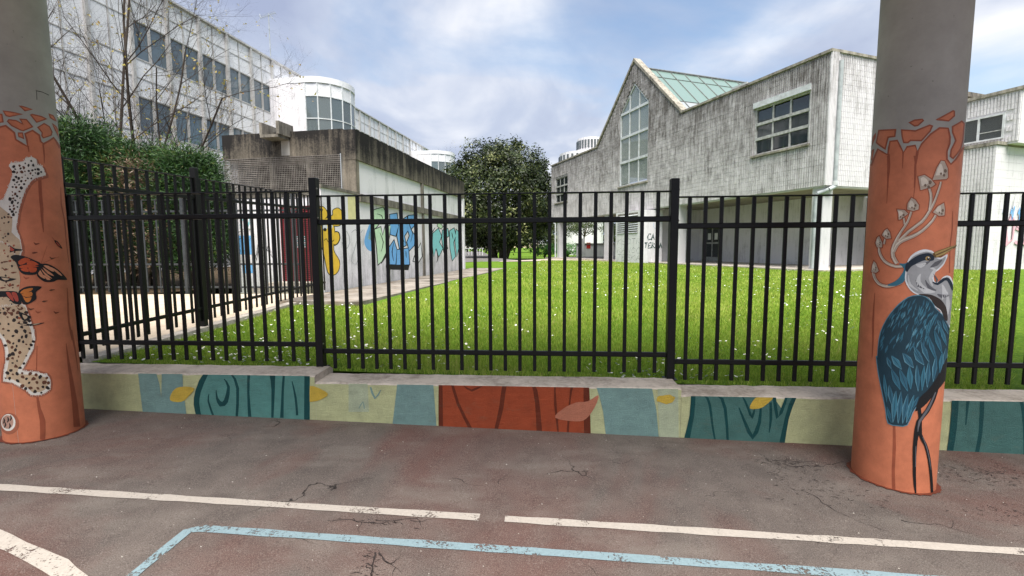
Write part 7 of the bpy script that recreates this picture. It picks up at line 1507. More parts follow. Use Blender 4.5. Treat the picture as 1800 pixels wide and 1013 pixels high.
for cx, cy, n, sx, sy in ((3.55, 3.22, 420, .30, .10), (2.12, 3.33, 150, .16, .05), (3.2, 2.72, 120, .2, .05), (-.72, 2.15, 60, .03, .06), (-.8, 2.5, 40, .1, .015), (2.15, 2.95, 110, .16, .12)):
    for k in range(n):
        x = random.gauss(cx, sx); y = random.gauss(cy, sy)-.07*(x-cx); r = random.uniform(.002, .007); a = random.gauss(-.3, .5)
        if math.hypot(x-2.747, y-3.167) < .25 or y > 3.87-.0717*x: continue
        u = Vector((math.cos(a), math.sin(a)))*r*random.uniform(1.5, 4); w_ = Vector((-math.sin(a), math.cos(a)))*r*.5; c = Vector((x, y))
        sc_.add([gz(c-u, .0022), gz(c+w_, .0022), gz(c+u, .0022), gz(c-w_*.7, .0022)], [(0, 1, 2, 3)])
sc_.build('asphalt_cracks', 'scar', None, kind='stuff')
deb = MB(); mat('debris', '#cfc8bd', '#8d8277', 40, .9)
for k in range(230):
    x = random.uniform(-4, 4.5); y = random.uniform(1.9, 3.9 - .07*x - .05); r = random.uniform(.002, .006)
    if math.hypot(x-2.747, y-3.167) < .25 or math.hypot(x+3.88, y-3.663) < .25: continue
    z = court_z(x); deb.add([(x-r, y, z), (x+r, y-r*.4, z), (x+r*.3, y+r, z), (x, y, z+r)], [(0,1,3),(1,2,3),(2,0,3)])
deb.build('grit', 'debris', None, kind='stuff')

# ------------------------------------------------------------------ unseen roof above the columns, its depth trimmed to set the court's light
MB().box(-14, 14, .9, 3.92, 4.25, 4.5).build('shade_roof_slab', 'ceiling', None, kind='structure')

# ------------------------------------------------------------------ painted columns
def column(c, r, edge, data, label):
    root = empty('painted_column', (c[0], c[1], court_z(c[0])), 0, label, 'column', 'painted columns of the covered playground')
    zo = court_z(c[0]); n = 144; mb = MB(); zs = [-.06, 1, 2, 3, 4.3 - zo]
    v = [(r*math.sin(2*math.pi*i/n), -r*math.cos(2*math.pi*i/n), z) for z in zs for i in range(n)]
    mb.add(v, [(k*n+i, k*n+(i+1)%n, (k+1)*n+(i+1)%n, (k+1)*n+i) for k in range(len(zs)-1) for i in range(n)])
    mb.build('shaft', 'column_concrete', root, True)
    E_ = pairs(edge); s0 = E_[0][0]; s1 = E_[-1][0]; s2 = s0 + 2*math.pi*r - .002
    pts = []
    for p in E_:
        if not pts or (abs(p[0]-pts[-1][0]) + abs(p[1]-pts[-1][1])) > .002: pts.append(p)
    k = 9
    for i in range(1, k): pts.append((s1+(s2-s1)*i/k, pts[-1][1] + (.12 if i % 2 else -.1)))
    pts += [(s2, pts[0][1]), (s2, zo-.03), (s0, zo-.03)]
    mapf = lambda s, z, ly: ((r+.0005+.00035*ly)*math.sin(s/r), -(r+.0005+.00035*ly)*math.cos(s/r), z-zo)
    vs, fs = tri2d(pts, .014); mb = MB().add([mapf(v.x, v.y, 0) for v in vs], fs); mb.build('orange_paint', 'orange', root, True)
    decals(data, root, mapf, .014)
    # rim of red floor paint and dirt round the foot
    m2 = MB(); vv = []
    for i in range(64):
        a = 2*math.pi*i/64; q = r + .012 + .02*random.random()
        for rr in (r-.004, q): vv.append((rr*math.sin(a), -rr*math.cos(a), court_z(c[0]+rr*math.sin(a)) - zo + .006))
    m2.add(vv, [(2*i, 2*i+1, (2*i+3) % 128, (2*i+2) % 128) for i in range(64)]); m2.build('foot_stain', 'rustdark', root)
    return root
column((2.747, 3.167), .2373, EDGE_RIGHT, COL_RIGHT, 'orange painted column with a blue heron and mushrooms mural')
column((-3.88, 3.663), .2401, EDGE_LEFT, COL_LEFT, 'orange painted column with a spotted leopard and butterflies mural')

# ------------------------------------------------------------------ low painted wall, stepped in three lengths
wall = empty('painted_low_wall', (0, 3.888, 0), R(-4.1), 'low concrete wall painted with teal, rust and pale yellow stripes', 'wall')
def wall_top(s): return .458 if s < -1.79 else (.394 if s < 1.442 else .335)
for a, b in ((-10, -1.79), (-1.788, 1.442), (1.444, 10)):
    top = wall_top((a+b)/2); n = int((b-a)/.08); v, f = [], []
    for i in range(n+1):
        x = a + (b-a)*i/n; j = random.uniform(-.004, .004); jt = random.uniform(-.004, .003)
        v += [(x, 0, -.45), (x, .0+j*.3, top-.012+jt), (x, .012, top+jt), (x, .30+j, top+.002-jt), (x, .355+j*2, top-.02+2*jt), (x, .36, .0)]
    for i in range(n):
        for k in range(5): f.append((i*6+k, (i+1)*6+k, (i+1)*6+k+1, i*6+k+1))
    f += [tuple(range(5, -1, -1)), tuple(n*6+k for k in range(6))]
    mb = MB(); mb.add(v, f); mb.mi = [0 if (i < n*5 and i % 5 == 0) else 1 for i in range(len(f))]
    mb.build('wall_section', ['wallpaint', 'wall_top'], wall)
decals(WALL, wall, lambda s, z, ly: (s, -.0025 - .0008*ly, z))

# ------------------------------------------------------------------ metal fences
def bar(mb, x0, x1, y0, y1, z0, z1, b): return mb.bevbox(x0, x1, y0, y1, z0, z1, b)
def rail_mesh(ln, d, h, b):
    # horizontal rail along x with chamfered long edges
    p = [(-d/2, -h/2+b), (-d/2, h/2-b), (-d/2+b, h/2), (d/2-b, h/2), (d/2, h/2-b), (d/2, -h/2+b), (d/2-b, -h/2), (-d/2+b, -h/2)]
    v = [(0, y, z) for y, z in p] + [(ln, y, z) for y, z in p]
    return MB().add(v, [tuple(range(8)), tuple(range(15, 7, -1))] + [(i, 8+i, 8+(i+1) % 8, (i+1) % 8) for i in range(8)])
def post_build(parent, x, y, z0, z1, mat_='fence_black', bolts=True):
    p = MB().bevbox(x-.035, x+.035, y-.04, y+.04, z0, z1, .004).build('post', mat_, parent)
    if bolts:
        MB().box(x-.055, x+.055, y-.06, y+.06, z0+.001, z0+.009).build('base_plate', mat_, p)
        for zz in (z0+.24, z1-.37, z1-.10): MB().tube((x+.034, y-.025, zz), (x+.043, y-.025, zz), .008, n=6).build('bolt', 'steel_bolt', p)
    return p
fence = empty('metal_fence', (0, 3.888, 0), R(-4.1), 'black steel picket fence standing on the painted low wall', 'fence', 'black metal fences')
PX = [-5.194, -1.883, 1.428, 4.739, 8.05]; FY = .32
for i, x in enumerate(PX):
    top = [2.32, 2.257, 2.199, 2.14, 2.08][i]; post_build(fence, x, FY, wall_top(x-.01) - .01, top)
for i, (zt, zm, zb) in enumerate(((2.139, 1.909, .674), (2.094, 1.845, .611), (2.042, 1.781, .549), (1.98, 1.72, .49))):
    a, b = PX[i]+.036, PX[i+1]-.036
    for z, d, h in ((zt-.006, .036, .014), (zm, .042, .05), (zb, .042, .044)):
        o = rail_mesh(b-a, d, h, .008 if h > .02 else .003).build('rail', 'fence_black', fence); o.location = (a, FY, z)
    pm = MB().bevbox(-.016, .016, -.011, .011, 0, zt-.0135-(zb-.17), .003).mesh('picket', 'fence_black')
    for k in range(1, 24): inst(pm, 'picket', fence, (PX[i]+(PX[i+1]-PX[i])*k/24, FY, zb-.17))
# side fence between the sand court and the lawn
def run_fence(root, p0, p1, sp, zb, zt, posts, mat_, rails, pw=.016, ph=.011):
    p0 = Vector(p0); p1 = Vector(p1); d = (p1-p0); ln = d.length; d.normalize(); ang = math.atan2(d.y, d.x)
    n = int(ln/sp)
    for k in range(n+1):
        q = p0 + d*(k*sp); b = zb(q.y, q.x); t = zt(q.y, q.x)
        if any(abs(k*sp-s) < .05 for s in posts): continue
        key = (mat_, round(t-b, 2))
        if key not in PM: PM[key] = MB().bevbox(-pw, pw, -ph, ph, 0, round(t-b, 2), .003).mesh('picket', mat_)
        inst(PM[key], 'picket', root, (q.x, q.y, b), (0, 0, ang))
    for s in posts:
        q = p0 + d*s; o = MB().bevbox(-.035, .035, -.04, .04, zb(q.y, q.x)-.09, zt(q.y, q.x)+.13, .004).build('post', mat_, root); o.location = (q.x, q.y, 0); o.rotation_euler = (0, 0, ang)
    ps = [0] + list(posts) + [ln]
    for a, b in zip(ps, ps[1:]):
        if b-a < .1: continue
        qa, qb = p0+d*a, p0+d*b
        for fn, dd, h in rails:
            A = Vector((qa.x, qa.y, fn(qa.y, qa.x))); B = Vector((qb.x, qb.y, fn(qb.y, qb.x)))
            o = rail_mesh((B-A).length, dd, h, .004).build('rail', mat_, root); o.location = A
            o.rotation_euler = (0, -math.asin((B.z-A.z)/(B-A).length), ang)
PM = {}
side = empty('metal_fence', (0, 0, 0), 0, 'black steel picket fence between the sand court and the lawn', 'fence', 'black metal fences')
zt2 = lambda y, x: 2.55 + .035*(y-6.2); zb2 = lambda y, x: .60 + .025*(y-5.5)
run_fence(side, (-4.36, 4.50), (-4.02, 9.75), .138, zb2, zt2, [1.71, 4.95], 'fence_black', [(lambda y, x: zt2(y, x)-.005, .036, .014), (lambda y, x: zt2(y, x)-.26, .04, .045), (lambda y, x: zb2(y, x)+.17, .04, .042)])
rear = empty('metal_fence', (0, 0, 0), 0, 'dark grey picket fence in front of the conifer shrubs', 'fence', 'black metal fences')
run_fence(rear, (-15.5, 10.95), (-4.75, 10.35), .16, lambda y, x: .60, lambda y, x: 2.72, [.05, 2.7, 5.35, 8.0, 10.6], 'fence_grey', [(lambda y, x: 2.72, .036, .014), (lambda y, x: 2.46, .04, .045), (lambda y, x: 1.25, .04, .045), (lambda y, x: .72, .04, .045)])
kb = empty('fence_kerb', (0, 0, 0), 0, 'pale concrete kerb under the side fence at the edge of the lawn', 'kerb')
for i in range(6):
    a, b = 4.62+i*.86, 4.62+(i+1)*.86-.012; xa, xb = -4.36+.0642*(a-4.5), -4.36+.0642*(b-4.5)
    za, zb_ = zb2(a, 0)-.075, zb2(b, 0)-.075
    MB().add([(xa-.09, a, .2), (xa+.10, a, .2), (xb+.10, b, .2), (xb-.09, b, .2), (xa-.09, a, za), (xa+.09, a, za), (xb+.09, b, zb_), (xb-.09, b, zb_)], [(0,3,2,1),(4,5,6,7),(0,1,5,4),(1,2,6,5),(2,3,7,6),(3,0,4,7)]).build('kerb_stone', 'kerb_concrete', kb)

# ------------------------------------------------------------------ service building with graffiti
sv = empty('service_building', (-4.171, 10.092, 0), R(79.5), 'low concrete service block with stained parapet, mesh grille and graffiti', 'building')
def B_(name, mat_, parent, *a): return MB().box(*a).build(name, mat_, parent)
XF, XE, YW = 1.487, 10.95, 3.75
B_('wing_wall', 'graffiti_wall', sv, 0, XE, 0, .22, .3, 2.93)
B_('wing_coping', 'ledge', sv, -.03, 1.62, -.03, .25, 2.93, 3.0)
B_('ledge', 'ledge', sv, 1.62, XE-.05, -.07, .2, 2.78, 2.97)
B_('upper_wall', 'render_white', sv, XF+.16, XE-.02, .02, .3, 2.97, 3.80)
B_('parapet', 'stained_parapet', sv, XF-.005, XE, -.045, .3, 3.80, 4.53)
B_('parapet_front', 'stained_parapet', sv, XF, XF+.25, .3, YW, 3.94, 4.56)
B_('corner_post', 'stained_parapet', sv, XF+.002, XF+.16, -.03, .3, 2.97, 3.80)
B_('corner_post', 'ledge', sv, XF+.004, XF+.2, .3, .36, 2.97, 3.94)
B_('roof', 'ledge', sv, XF+.25, XE-.1, .3, YW, 3.9, 4.2)
B_('pilaster', 'ledge', sv, 5.86, 6.0, -.05, .1, .5, 3.8); B_('pilaster', 'render_white', sv, XE-.2, XE+.02, -.04, .1, .5, 3.8)
B_('end_wall', 'render_white', sv, XE-.3, XE-.02, .22, YW, .3, 3.95); B_('side_wall', 'graffiti_wall', sv, XF+.2, XE-.3, YW-.25, YW, .3, 3.95)
B_('front_wall', 'graffiti_wall', sv, XF+.05, XF+.25, 2.18, YW, .4, 2.90); B_('front_wall', 'render_white', sv, XF+.05, XF+.25, .22, 1.32, .4, 2.62)
B_('lintel', 'ledge', sv, XF+.03, XF+.24, .22, YW, 2.93, 3.04); B_('lintel', 'render_white', sv, XF+.06, XF+.24, 1.32, 2.18, 2.70, 2.93)
B_('lintel', 'render_white', sv, XF+.055, XF+.245, .22, 1.32, 2.62, 2.93)
B_('plant_room', 'dark_void', sv, XF+.9, XF+1.0, .3, YW-.3, .5, 3.9)
for yy in (1.35, 2.42): B_('grille_post', 'ledge', sv, XF+.10, XF+.22, yy-.05, yy+.05, 3.04, 3.94)
# woven wire grille
mb = MB(); y = .37
while y < YW-.03: mb.box(XF-.006, XF, y, y+.011, 3.05, 3.93); y += .048
z = 3.06
while z < 3.93: mb.box(XF-.012, XF-.006, .37, YW-.03, z, z+.011); z += .048
mb.build('wire_grille', 'wire', sv, kind='stuff')
mb = MB()
for a in ((.355, .375), (YW-.03, YW-.005)): mb.box(XF-.02, XF+.01, a[0], a[1], 3.02, 3.96)
mb.build('grille_frame', 'metal_light', sv)
# concrete spout on the parapet
sp = B_('gutter_spout', 'ledge', sv, XF-.42, XF-.002, 1.78, 2.28, 4.34, 4.41)
B_('spout_cheek', 'ledge', sp, XF-.43, XF+.12, 1.74, 1.82, 4.41, 4.72); B_('spout_cheek', 'ledge', sp, XF-.41, XF+.12, 2.22, 2.30, 4.41, 4.70)
B_('stain', 'column_concrete', sv, XF-.003, XF, 1.78, 2.02, 3.97, 4.36)
# red louvred door
dr = MB().box(XF+.08, XF+.12, 1.34, 2.16, .72, 2.68).build('door', 'red_louvre', sv)
lm = MB().add([(0, 0, 0), (0, .74, 0), (-.045, .74, -.045), (-.045, 0, -.045), (0, 0, .008), (0, .74, .008), (-.045, .74, -.037), (-.045, 0, -.037)], [(0,1,2,3),(7,6,5,4),(0,4,5,1),(3,2,6,7),(0,3,7,4),(1,5,6,2)]).mesh('louvre_slat', 'red_louvre')
for i in range(36): inst(lm, 'louvre_slat', dr, (XF+.08, 1.38, .80+i*.0525))
mb = MB(); mb.box(XF+.02, XF+.085, 1.32, 1.375, .66, 2.70); mb.box(XF+.02, XF+.085, 2.125, 2.18, .66, 2.70); mb.build('door_frame', 'red_louvre', dr)
for i in range(6):
    mb = MB(); mb.box(XF+.030, XF+.034, 1.48, 1.74, 1.63+i*.0525, 1.648+i*.0525); mb.build('painted_tag', 'gteal' if i % 2 else 'gwhite', dr)
B_('step', 'kerb_concrete', sv, XF-.45, XF+.02, 1.2, 2.3, .4, .74); B_('step', 'kerb_concrete', sv, XF-.85, XF-.45, 1.1, 2.4, .4, .66)
B_('drainpipe', 'pipe_grey', sv, XF-.03, XF+.04, .42, .50, .5, 2.62)
decals(GRAF, sv, lambda s, z, ly: (s, -.002 - .0007*ly, z))
def scribbles(parent, mapf, name, m, items, wd=.02):
    mb = MB()
    for pts in items:
        P_ = [Vector(p) for p in pts]; v = []
        for i, q in enumerate(P_):
            d = (P_[min(i+1, len(P_)-1)]-P_[max(i-1, 0)]).normalized(); n = Vector((-d.y, d.x))*wd*(.6+.4*math.sin(3*i+1))
            v += [mapf(*(q+n)), mapf(*(q-n))]
        mb.add(v, [(2*i, 2*i+1, 2*i+3, 2*i+2) for i in range(len(P_)-1)])
    return mb.build(name, m, parent)
fm = lambda y, z: (XF+.047, y, z)
mb = MB()
for (a, b, c, d) in ((3.0, 3.45, 1.45, 1.95), (3.05, 3.4, .95, 1.2)): mb.add([fm(a, c), fm(b, c), fm(b, d), fm(a, d)], [(0, 1, 2, 3)])
mb.build('graffiti_block', 'gblue', sv)
scribbles(sv, lambda y, z: (XF+.046, y, z), 'graffiti_tag', 'black', [[(2.4+.1*i+.05*math.sin(i*5), 1.5+.25*math.cos(i*2.4+j)) for i in range(8)] for j in range(3)], .012)
scribbles(sv, lambda y, z: (XF+.045, y, z), 'graffiti_tag', 'gteal', [[(3.0+.08*i, 2.3+.15*math.sin(i*2+j)) for i in range(6)] for j in range(2)], .02)
# ------------------------------------------------------------------ long office building with a panelled curtain wall
of = empty('office_building', (-17.29, 21.6, 0), R(79.5), 'long white office building with panelled curtain wall and round stair towers', 'building')
BAY = 1.86; ROWS = [(13.74, 12.90, 'p'), (12.90, 12.06, 'p'), (12.06, 10.36, 'w'), (10.36, 9.52, 'p'), (9.52, 8.68, 'p'), (8.68, 7.06, 'w'), (7.06, 6.2, 'p'), (6.2, 5.3, 'p'), (5.3, 3.7, 'w'), (3.7, 2.2, 'p'), (2.2, .5, 'p')]
K0, K1, KN = -6, 26, 6
B_('core', 'interior', of, K0*BAY, K1*BAY, .9, 14, .4, 13.6)
for z in (3.5, 6.9, 10.2, 13.55): B_('floor_slab', 'interior_light', of, K0*BAY+.05, K1*BAY-.05, .06, .9, z-.18, z)
B_('roof_edge', 'mullion', of, K0*BAY-.1, K1*BAY+.1, -.16, .4, 13.76, 13.86)
pmesh = {}
def panel(kind, h):
    if (kind, h) not in pmesh:
        mb = MB()
        if kind == 'p': mb.bevbox(.03, .90, -.02, .03, .025, h-.025, .006)
        else: mb.box(.05, .88, .03, .04, .05, h-.05)
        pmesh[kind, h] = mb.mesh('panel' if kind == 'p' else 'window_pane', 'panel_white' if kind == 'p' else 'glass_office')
    return pmesh[kind, h]
far = MB(); farg = MB(); tr_far = MB()
for k in range(K0, K1):
    near = -2 <= k < KN
    mm_ = MB().box(-.075, .075, -.15, .06, .5, 13.75)
    if near: o = mm_.build('mullion', 'mullion', of); o.location.x = k*BAY
    else: far.cur = 1; far.box(k*BAY-.075, k*BAY+.075, -.15, .06, .5, 13.75); far.cur = 0
    for c in range(2):
        x = k*BAY + .0 + c*.93
        for zt, zb, kd in ROWS:
            kd = 'p' if k < 0 else kd; h = round(zt-zb, 2)
            if near and zt > 5.5:
                if kd == 'p': inst(panel('p', h), 'panel', of, (x, 0, zb))
                else:
                    fr = MB(); w0, w1, z0, z1 = .02, .91, .0, h
                    for a in ((w0, w0+.04, z0, z1), (w1-.04, w1, z0, z1), (w0+.04, w1-.04, z0, z0+.05), (w0+.04, w1-.04, z1-.05, z1)): fr.box(a[0], a[1], -.03, .05, a[2], a[3])
                    f_ = fr.build('window', 'mullion', of); f_.location = (x, 0, zb); inst(panel('w', h), 'pane', f_)
                    if random.random() < .6:
                        bl = MB().box(.05, .88, .12, .14, h*random.uniform(.3, .75), h).build('blind', 'blind', f_)
            else:
                if kd == 'p': far.bevbox(x+.03, x+.90, -.02, .03, zb+.025, zt-.025, .006)
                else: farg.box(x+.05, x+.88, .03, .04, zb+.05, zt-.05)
        for q in ((12.90, 12.06) if 0 else ()): pass
    tr_far.box(k*BAY+.92, k*BAY+.95, -.05, .05, .5, 13.74)
for zt, zb, kd in ROWS: tr_far.box(K0*BAY, K1*BAY, -.045, .045, zt-.022, zt+.022)
tr_far.build('transoms', 'mullion', of)
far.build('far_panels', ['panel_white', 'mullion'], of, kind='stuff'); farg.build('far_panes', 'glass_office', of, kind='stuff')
def tower(s0, detail):
    w_, Lr, top = 4.0, 2.57, 12.44
    rib = MB(); n = 26
    pr = [(-.02 if i % 2 else .0, -Lr*i/n) for i in range(n+1)]
    v = [(s0+a, b, z) for z in (.4, top) for a, b in pr] + [(s0+.3, 0, .4), (s0+.3, -Lr+.05, .4), (s0+.3, 0, top), (s0+.3, -Lr+.05, top)]
    m_ = n+1; f = [(i, i+1, m_+i+1, m_+i) for i in range(n)] + [tuple(list(range(m_, 2*m_))+[2*m_+3, 2*m_+2])]
    tw = rib.add(v, f).build('stair_tower', 'render_white', of)
    B_('tower_side', 'render_white', tw, s0+w_-.3, s0+w_, -Lr, 0, .4, top)
    N_ = 8; cx, cy, rr = s0+w_/2, -Lr, w_/2
    pt = lambda a, r: (cx - r*math.cos(a), cy - r*math.sin(a))
    poly = [(s0, 0)] + [pt(math.pi*i/(N_*3), rr+.05) for i in range(N_*3+1)] + [(s0+w_, 0)]
    MB().slab(poly, top-.32, top+.05).build('fascia', 'panel_white', tw)
    core = [(s0+.35, 0)] + [pt(math.pi*i/12, rr-.7) for i in range(13)] + [(s0+w_-.35, 0)]
    MB().slab(core, .4, 12).build('tower_core', 'interior', tw)
    rows = [(12.12, 11.30, 'panel_white', 'panel'), (11.30, 9.90, 'glass_tower', 'pane'), (9.90, 8.45, 'glass_tower', 'pane'), (8.45, 7.5, 'panel_white', 'panel'), (7.5, 6.1, 'glass_tower', 'pane'), (6.1, .5, 'panel_white', 'panel')]
    for i in range(N_):
        a, b = math.pi*i/N_, math.pi*(i+1)/N_; p, q = pt(a, rr), pt(b, rr); pi_, qi = pt(a, rr-.03), pt(b, rr-.03)
        for zt, zb, m_, nm in rows:
            MB().slab([p, q, qi, pi_], zb+.02, zt-.02).build(nm, m_, tw)
        MB().tube((*pt(a, rr), .5), (*pt(a, rr), 12.12), .045, n=6).build('mullion', 'frame_white', tw)
    for zz in (12.12, 11.30, 9.90, 8.45, 7.5, 6.1):
        mb = MB()
        for i in range(N_):
            a, b = math.pi*i/N_, math.pi*(i+1)/N_; mb.slab([pt(a, rr+.035), pt(b, rr+.035), pt(b, rr-.05), pt(a, rr-.05)], zz-.03, zz+.03)
        mb.build('transom', 'frame_white', tw)
tower(9.02, True); tower(31.66, True)
an = empty('roof_antenna', (-15.35, 30.3, 13.84), 0, 'thin television aerial on a mast above the office roof', 'antenna')
MB().tube((0, 0, 0), (0, 0, 2.6), .028, n=6).build('mast', 'pipe_grey', an)
mb = MB(); mb.tube((-.5, 0, 2.35), (.45, 0, 2.65), .015, n=5)
for i in range(8): mb.tube((-.5+i*.13, -.22, 2.36+i*.04), (-.5+i*.13, .22, 2.36+i*.04), .012, n=5); 
for a in (-1, 1): mb.tube((-.5, 0, 2.36), (-.62, .1*a, 2.36+.28*a), .012, n=5); mb.tube((.1, 0, 2.5), (.35, .2*a, 2.2), .01, n=5)
mb.build('aerial', 'pipe_grey', an)

# ------------------------------------------------------------------ ribbed concrete building with the gable window
rb = empty('gabled_building', (12.02, 17.45, 0), R(109.27), 'grey ribbed concrete building with gable window, glass roof and overhanging upper floor', 'building')
X0, X1, ZB, ZP, XC, PK = .2, 25.6, 3.9, 8.80, 12.95, 13.15; VR, VL = 8.5, 17.4
def top_at(x):
    return ZP if x < VR or x > VL else (ZP + (PK-ZP)*(x-VR)/(XC-VR) if x < XC else ZP + (PK-ZP)*(VL-x)/(VL-XC))
W1 = (1.0, 3.62, 5.62, 7.90); W2 = (22.3, 24.75, 5.45, 7.57); GW = (11.4, 14.52, 5.60, 10.28, 11.86)
def gtop(x): return GW[3] + (GW[4]-GW[3])*(1-abs(x-XC)/((GW[1]-GW[0])/2))
# backing wall in strips round the openings
def strip(mb, xa, xb, lo, hi): mb.prism([(xa, lo(xa)), (xb, lo(xb)), (xb, hi(xb)), (xa, hi(xa))], -.32, -.045)
mb = MB(); c_ = lambda v: (lambda x: v)
for xa, xb in ((X0, W1[0]), (W1[1], VR), (VR, GW[0]), (GW[1], VL), (VL, W2[0]), (W2[1], X1)): strip(mb, xa, xb, c_(ZB), top_at)
for w_ in (W1, W2): strip(mb, w_[0], w_[1], c_(ZB), c_(w_[2])); strip(mb, w_[0], w_[1], c_(w_[3]), top_at)
for xa, xb in ((GW[0], XC), (XC, GW[1])): strip(mb, xa, xb, c_(ZB), c_(GW[2])); strip(mb, xa, xb, gtop, top_at)
mb.build('facade_wall', 'ribbed_block', rb)
SIDE = 6.0
mb = MB(); mb.box(X0+.045, X0+.32, -SIDE, -.325, ZB, ZP); mb.build('side_wall', 'ribbed_clean', rb)
# ribbed blocks: every course laid round the openings
def block_mesh(wd, ht):
    n = max(2, round(wd/.098)); p = wd/n; v = []; d0, d1 = -.036, 0
    prof = [(0, d0)]
    for i in range(n): prof += [(i*p+p*.18, d0), (i*p+p*.30, d1), (i*p+p*.80, d1), (i*p+p*.92, d0)]
    prof += [(wd, d0)]; m_ = len(prof)
    v = [(x, y, 0) for x, y in prof] + [(x, y, ht) for x, y in prof] + [(0, -.05, 0), (wd, -.05, 0), (0, -.05, ht), (wd, -.05, ht)]
    f = [(i, i+1, m_+i+1, m_+i) for i in range(m_-1)] + [tuple([2*m_]+[2*m_+1]+list(range(m_-1, -1, -1))), tuple(list(range(m_, 2*m_))+[2*m_+3, 2*m_+2])]
    return v, f
blocks = []
CH, BW = .2, .4
def cuts(z0, z1):
    iv = [(X0, X1)]
    if z1 > ZP:
        if z1 >= PK-.1: return []
        g = lambda z: (VR + (XC-VR)*(z-ZP)/(PK-ZP), VL - (VL-XC)*(z-ZP)/(PK-ZP)); iv = [g(z1)]
    def sub(iv, a, b):
        o = []
        for s, e_ in iv:
            if b <= s or a >= e_: o.append((s, e_))
            else:
                if a > s: o.append((s, a))
                if b < e_: o.append((b, e_))
        return o
    for w_ in (W1, W2):
        if z1 > w_[2] and z0 < w_[3]: iv = sub(iv, w_[0], w_[1])
    if z1 > GW[2] and z0 < GW[3]: iv = sub(iv, GW[0], GW[1])
    elif z0 >= GW[3] and z0 < GW[4]:
        h = (GW[1]-GW[0])/2*(1-(z0-GW[3])/(GW[4]-GW[3])); iv = sub(iv, XC-h, XC+h)
    return iv
z = ZB; row = 0
while z < PK-.2:
    for s, e_ in cuts(z, z+CH):
        x = s; first = BW*.5 if row % 2 else BW
        while x < e_-.06:
            wd = min(first if x == s else BW, e_-x); blocks.append((x, z, wd, 0)); x += wd
    z += CH; row += 1
z = ZB; row = 0
while z < ZP-.05:
    x = 0
    while x < SIDE-.05:
        wd = min(BW*.5 if (row % 2 and x == 0) else BW, SIDE-x); blocks.append((x, z, wd, 1)); x += wd
    z += CH; row += 1
blocks.sort(key=lambda b: (b[0]*b[0]*.9 if b[3] == 0 else b[0]*b[0]*.3) + (2.0 if b[3] else 0))
bcache = {}; joined = MB(); nb = 0
for x, z, wd, sd_ in blocks:
    gp = .008 if sd_ == 0 else .002; wd_ = round(wd-gp, 3)
    if nb < 300:
        key = (wd_, sd_)
        if key not in bcache: bcache[key] = MB().add(*block_mesh(wd_, CH-.008)).mesh('block', 'ribbed_block' if sd_ == 0 else 'ribbed_clean')
        if sd_ == 0: inst(bcache[key], 'block', rb, (x+.004, random.uniform(-.004, .004), z))
        else: inst(bcache[key], 'block', rb, (X0, -x-wd+.004, z), (0, 0, R(90)))
        nb += 1
    else:
        v, f = block_mesh(wd_, CH-.008); j = random.uniform(-.004, .004)
        if sd_ == 0: v = [(a+x+.004, b+j, c+z) for a, b, c in v]; joined.cur = 0
        else: v = [(X0-b, -x-wd+.004+a, c+z) for a, b, c in v]; joined.cur = 1
        joined.add(v, f)
joined.build('block_courses', ['ribbed_block', 'ribbed_clean'], rb, kind='stuff')
cs = MB(); pr = [(0, .012)]
for i in range(5): pr += [(-i*.075-.012, .012), (-i*.075-.02, -.02), (-i*.075-.055, -.02), (-i*.075-.063, .012)]
pr += [(-.39, .012), (-.39, .05), (0, .05)]
cs.add([(X0+b-.02, a+.006, z) for z in (ZB, ZP) for a, b in pr], [(i, (i+1) % len(pr), len(pr)+(i+1) % len(pr), len(pr)+i) for i in range(len(pr))]); cs.build('corner_strip', 'ribbed_clean', rb)
# copings
for a in ((X0-.04, VR, -.36, .05, ZP, ZP+.10), (X0-.05, X0+.36, -SIDE, -.36, ZP+.002, ZP+.102), (VL, X1+.04, -.36, .05, ZP, ZP+.10)): B_('coping', 'coping', rb, *a)
for sx, xa in ((1, VR), (-1, VL)):
    mb = MB(); mb.prism([(xa-sx*.1, ZP+.0), (XC, PK+.02), (XC, PK+.22), (xa-sx*.12, ZP+.16)], -.42, .06); mb.build('gable_coping', 'coping', rb)
for x in (VR+.0,): pass
B_('end_wall', 'gable_block', rb, X1-.3, X1, -8, -.33, ZB, ZP)
# roof deck and glazed roof
mb = MB(); mb.box(X0+.35, VR-.1, -14, -.36, ZP-.6, ZP-.4); mb.box(VL+.1, X1-.1, -14, -.36, ZP-.6, ZP-.4); mb.build('roof_deck', 'ledge', rb)
gr = MB(); zr, zv = PK-.35, ZP-.45
for sx, xa in ((1, VR), (-1, VL)):
    gr.add([(XC, -.45, zr-.08), (XC, -17, zr-.08), (xa, -17, zv-.08), (xa, -.45, zv-.08)], [(0, 1, 2, 3)])
roof = gr.build('glass_roof', 'interior_light', rb)
NC, RR_ = 15, [0, .16, .62, .80, 1.0]
for i in range(NC):
    ya, yb = -.5-i*1.1, -.5-(i+1)*1.1
    for j in range(4):
        a, b = RR_[j]+.004, RR_[j+1]-.004; P_ = lambda t, y, e: (XC+(VR-XC)*t, y, zr+(zv-zr)*t+e)
        MB().add([P_(a, ya-.03, 0), P_(a, yb+.03, 0), P_(b, yb+.03, 0), P_(b, ya-.03, 0), P_(a, ya-.03, .02), P_(a, yb+.03, .02), P_(b, yb+.03, .02), P_(b, ya-.03, .02)], [(0,1,2,3),(7,6,5,4),(0,4,5,1),(3,2,6,7),(0,3,7,4),(1,5,6,2)]).build('pane', 'glass_roof' if j < 2 else 'glass_roof_low', roof)
    MB().tube(P_(0, ya, .03), P_(1, ya, .03), .035, n=5).build('glazing_bar', 'bar_dark', roof)
mb = MB()
for t_ in RR_[1:4]: mb.tube(P_(t_, -.5, .03), P_(t_, -17, .03), .03, n=5)
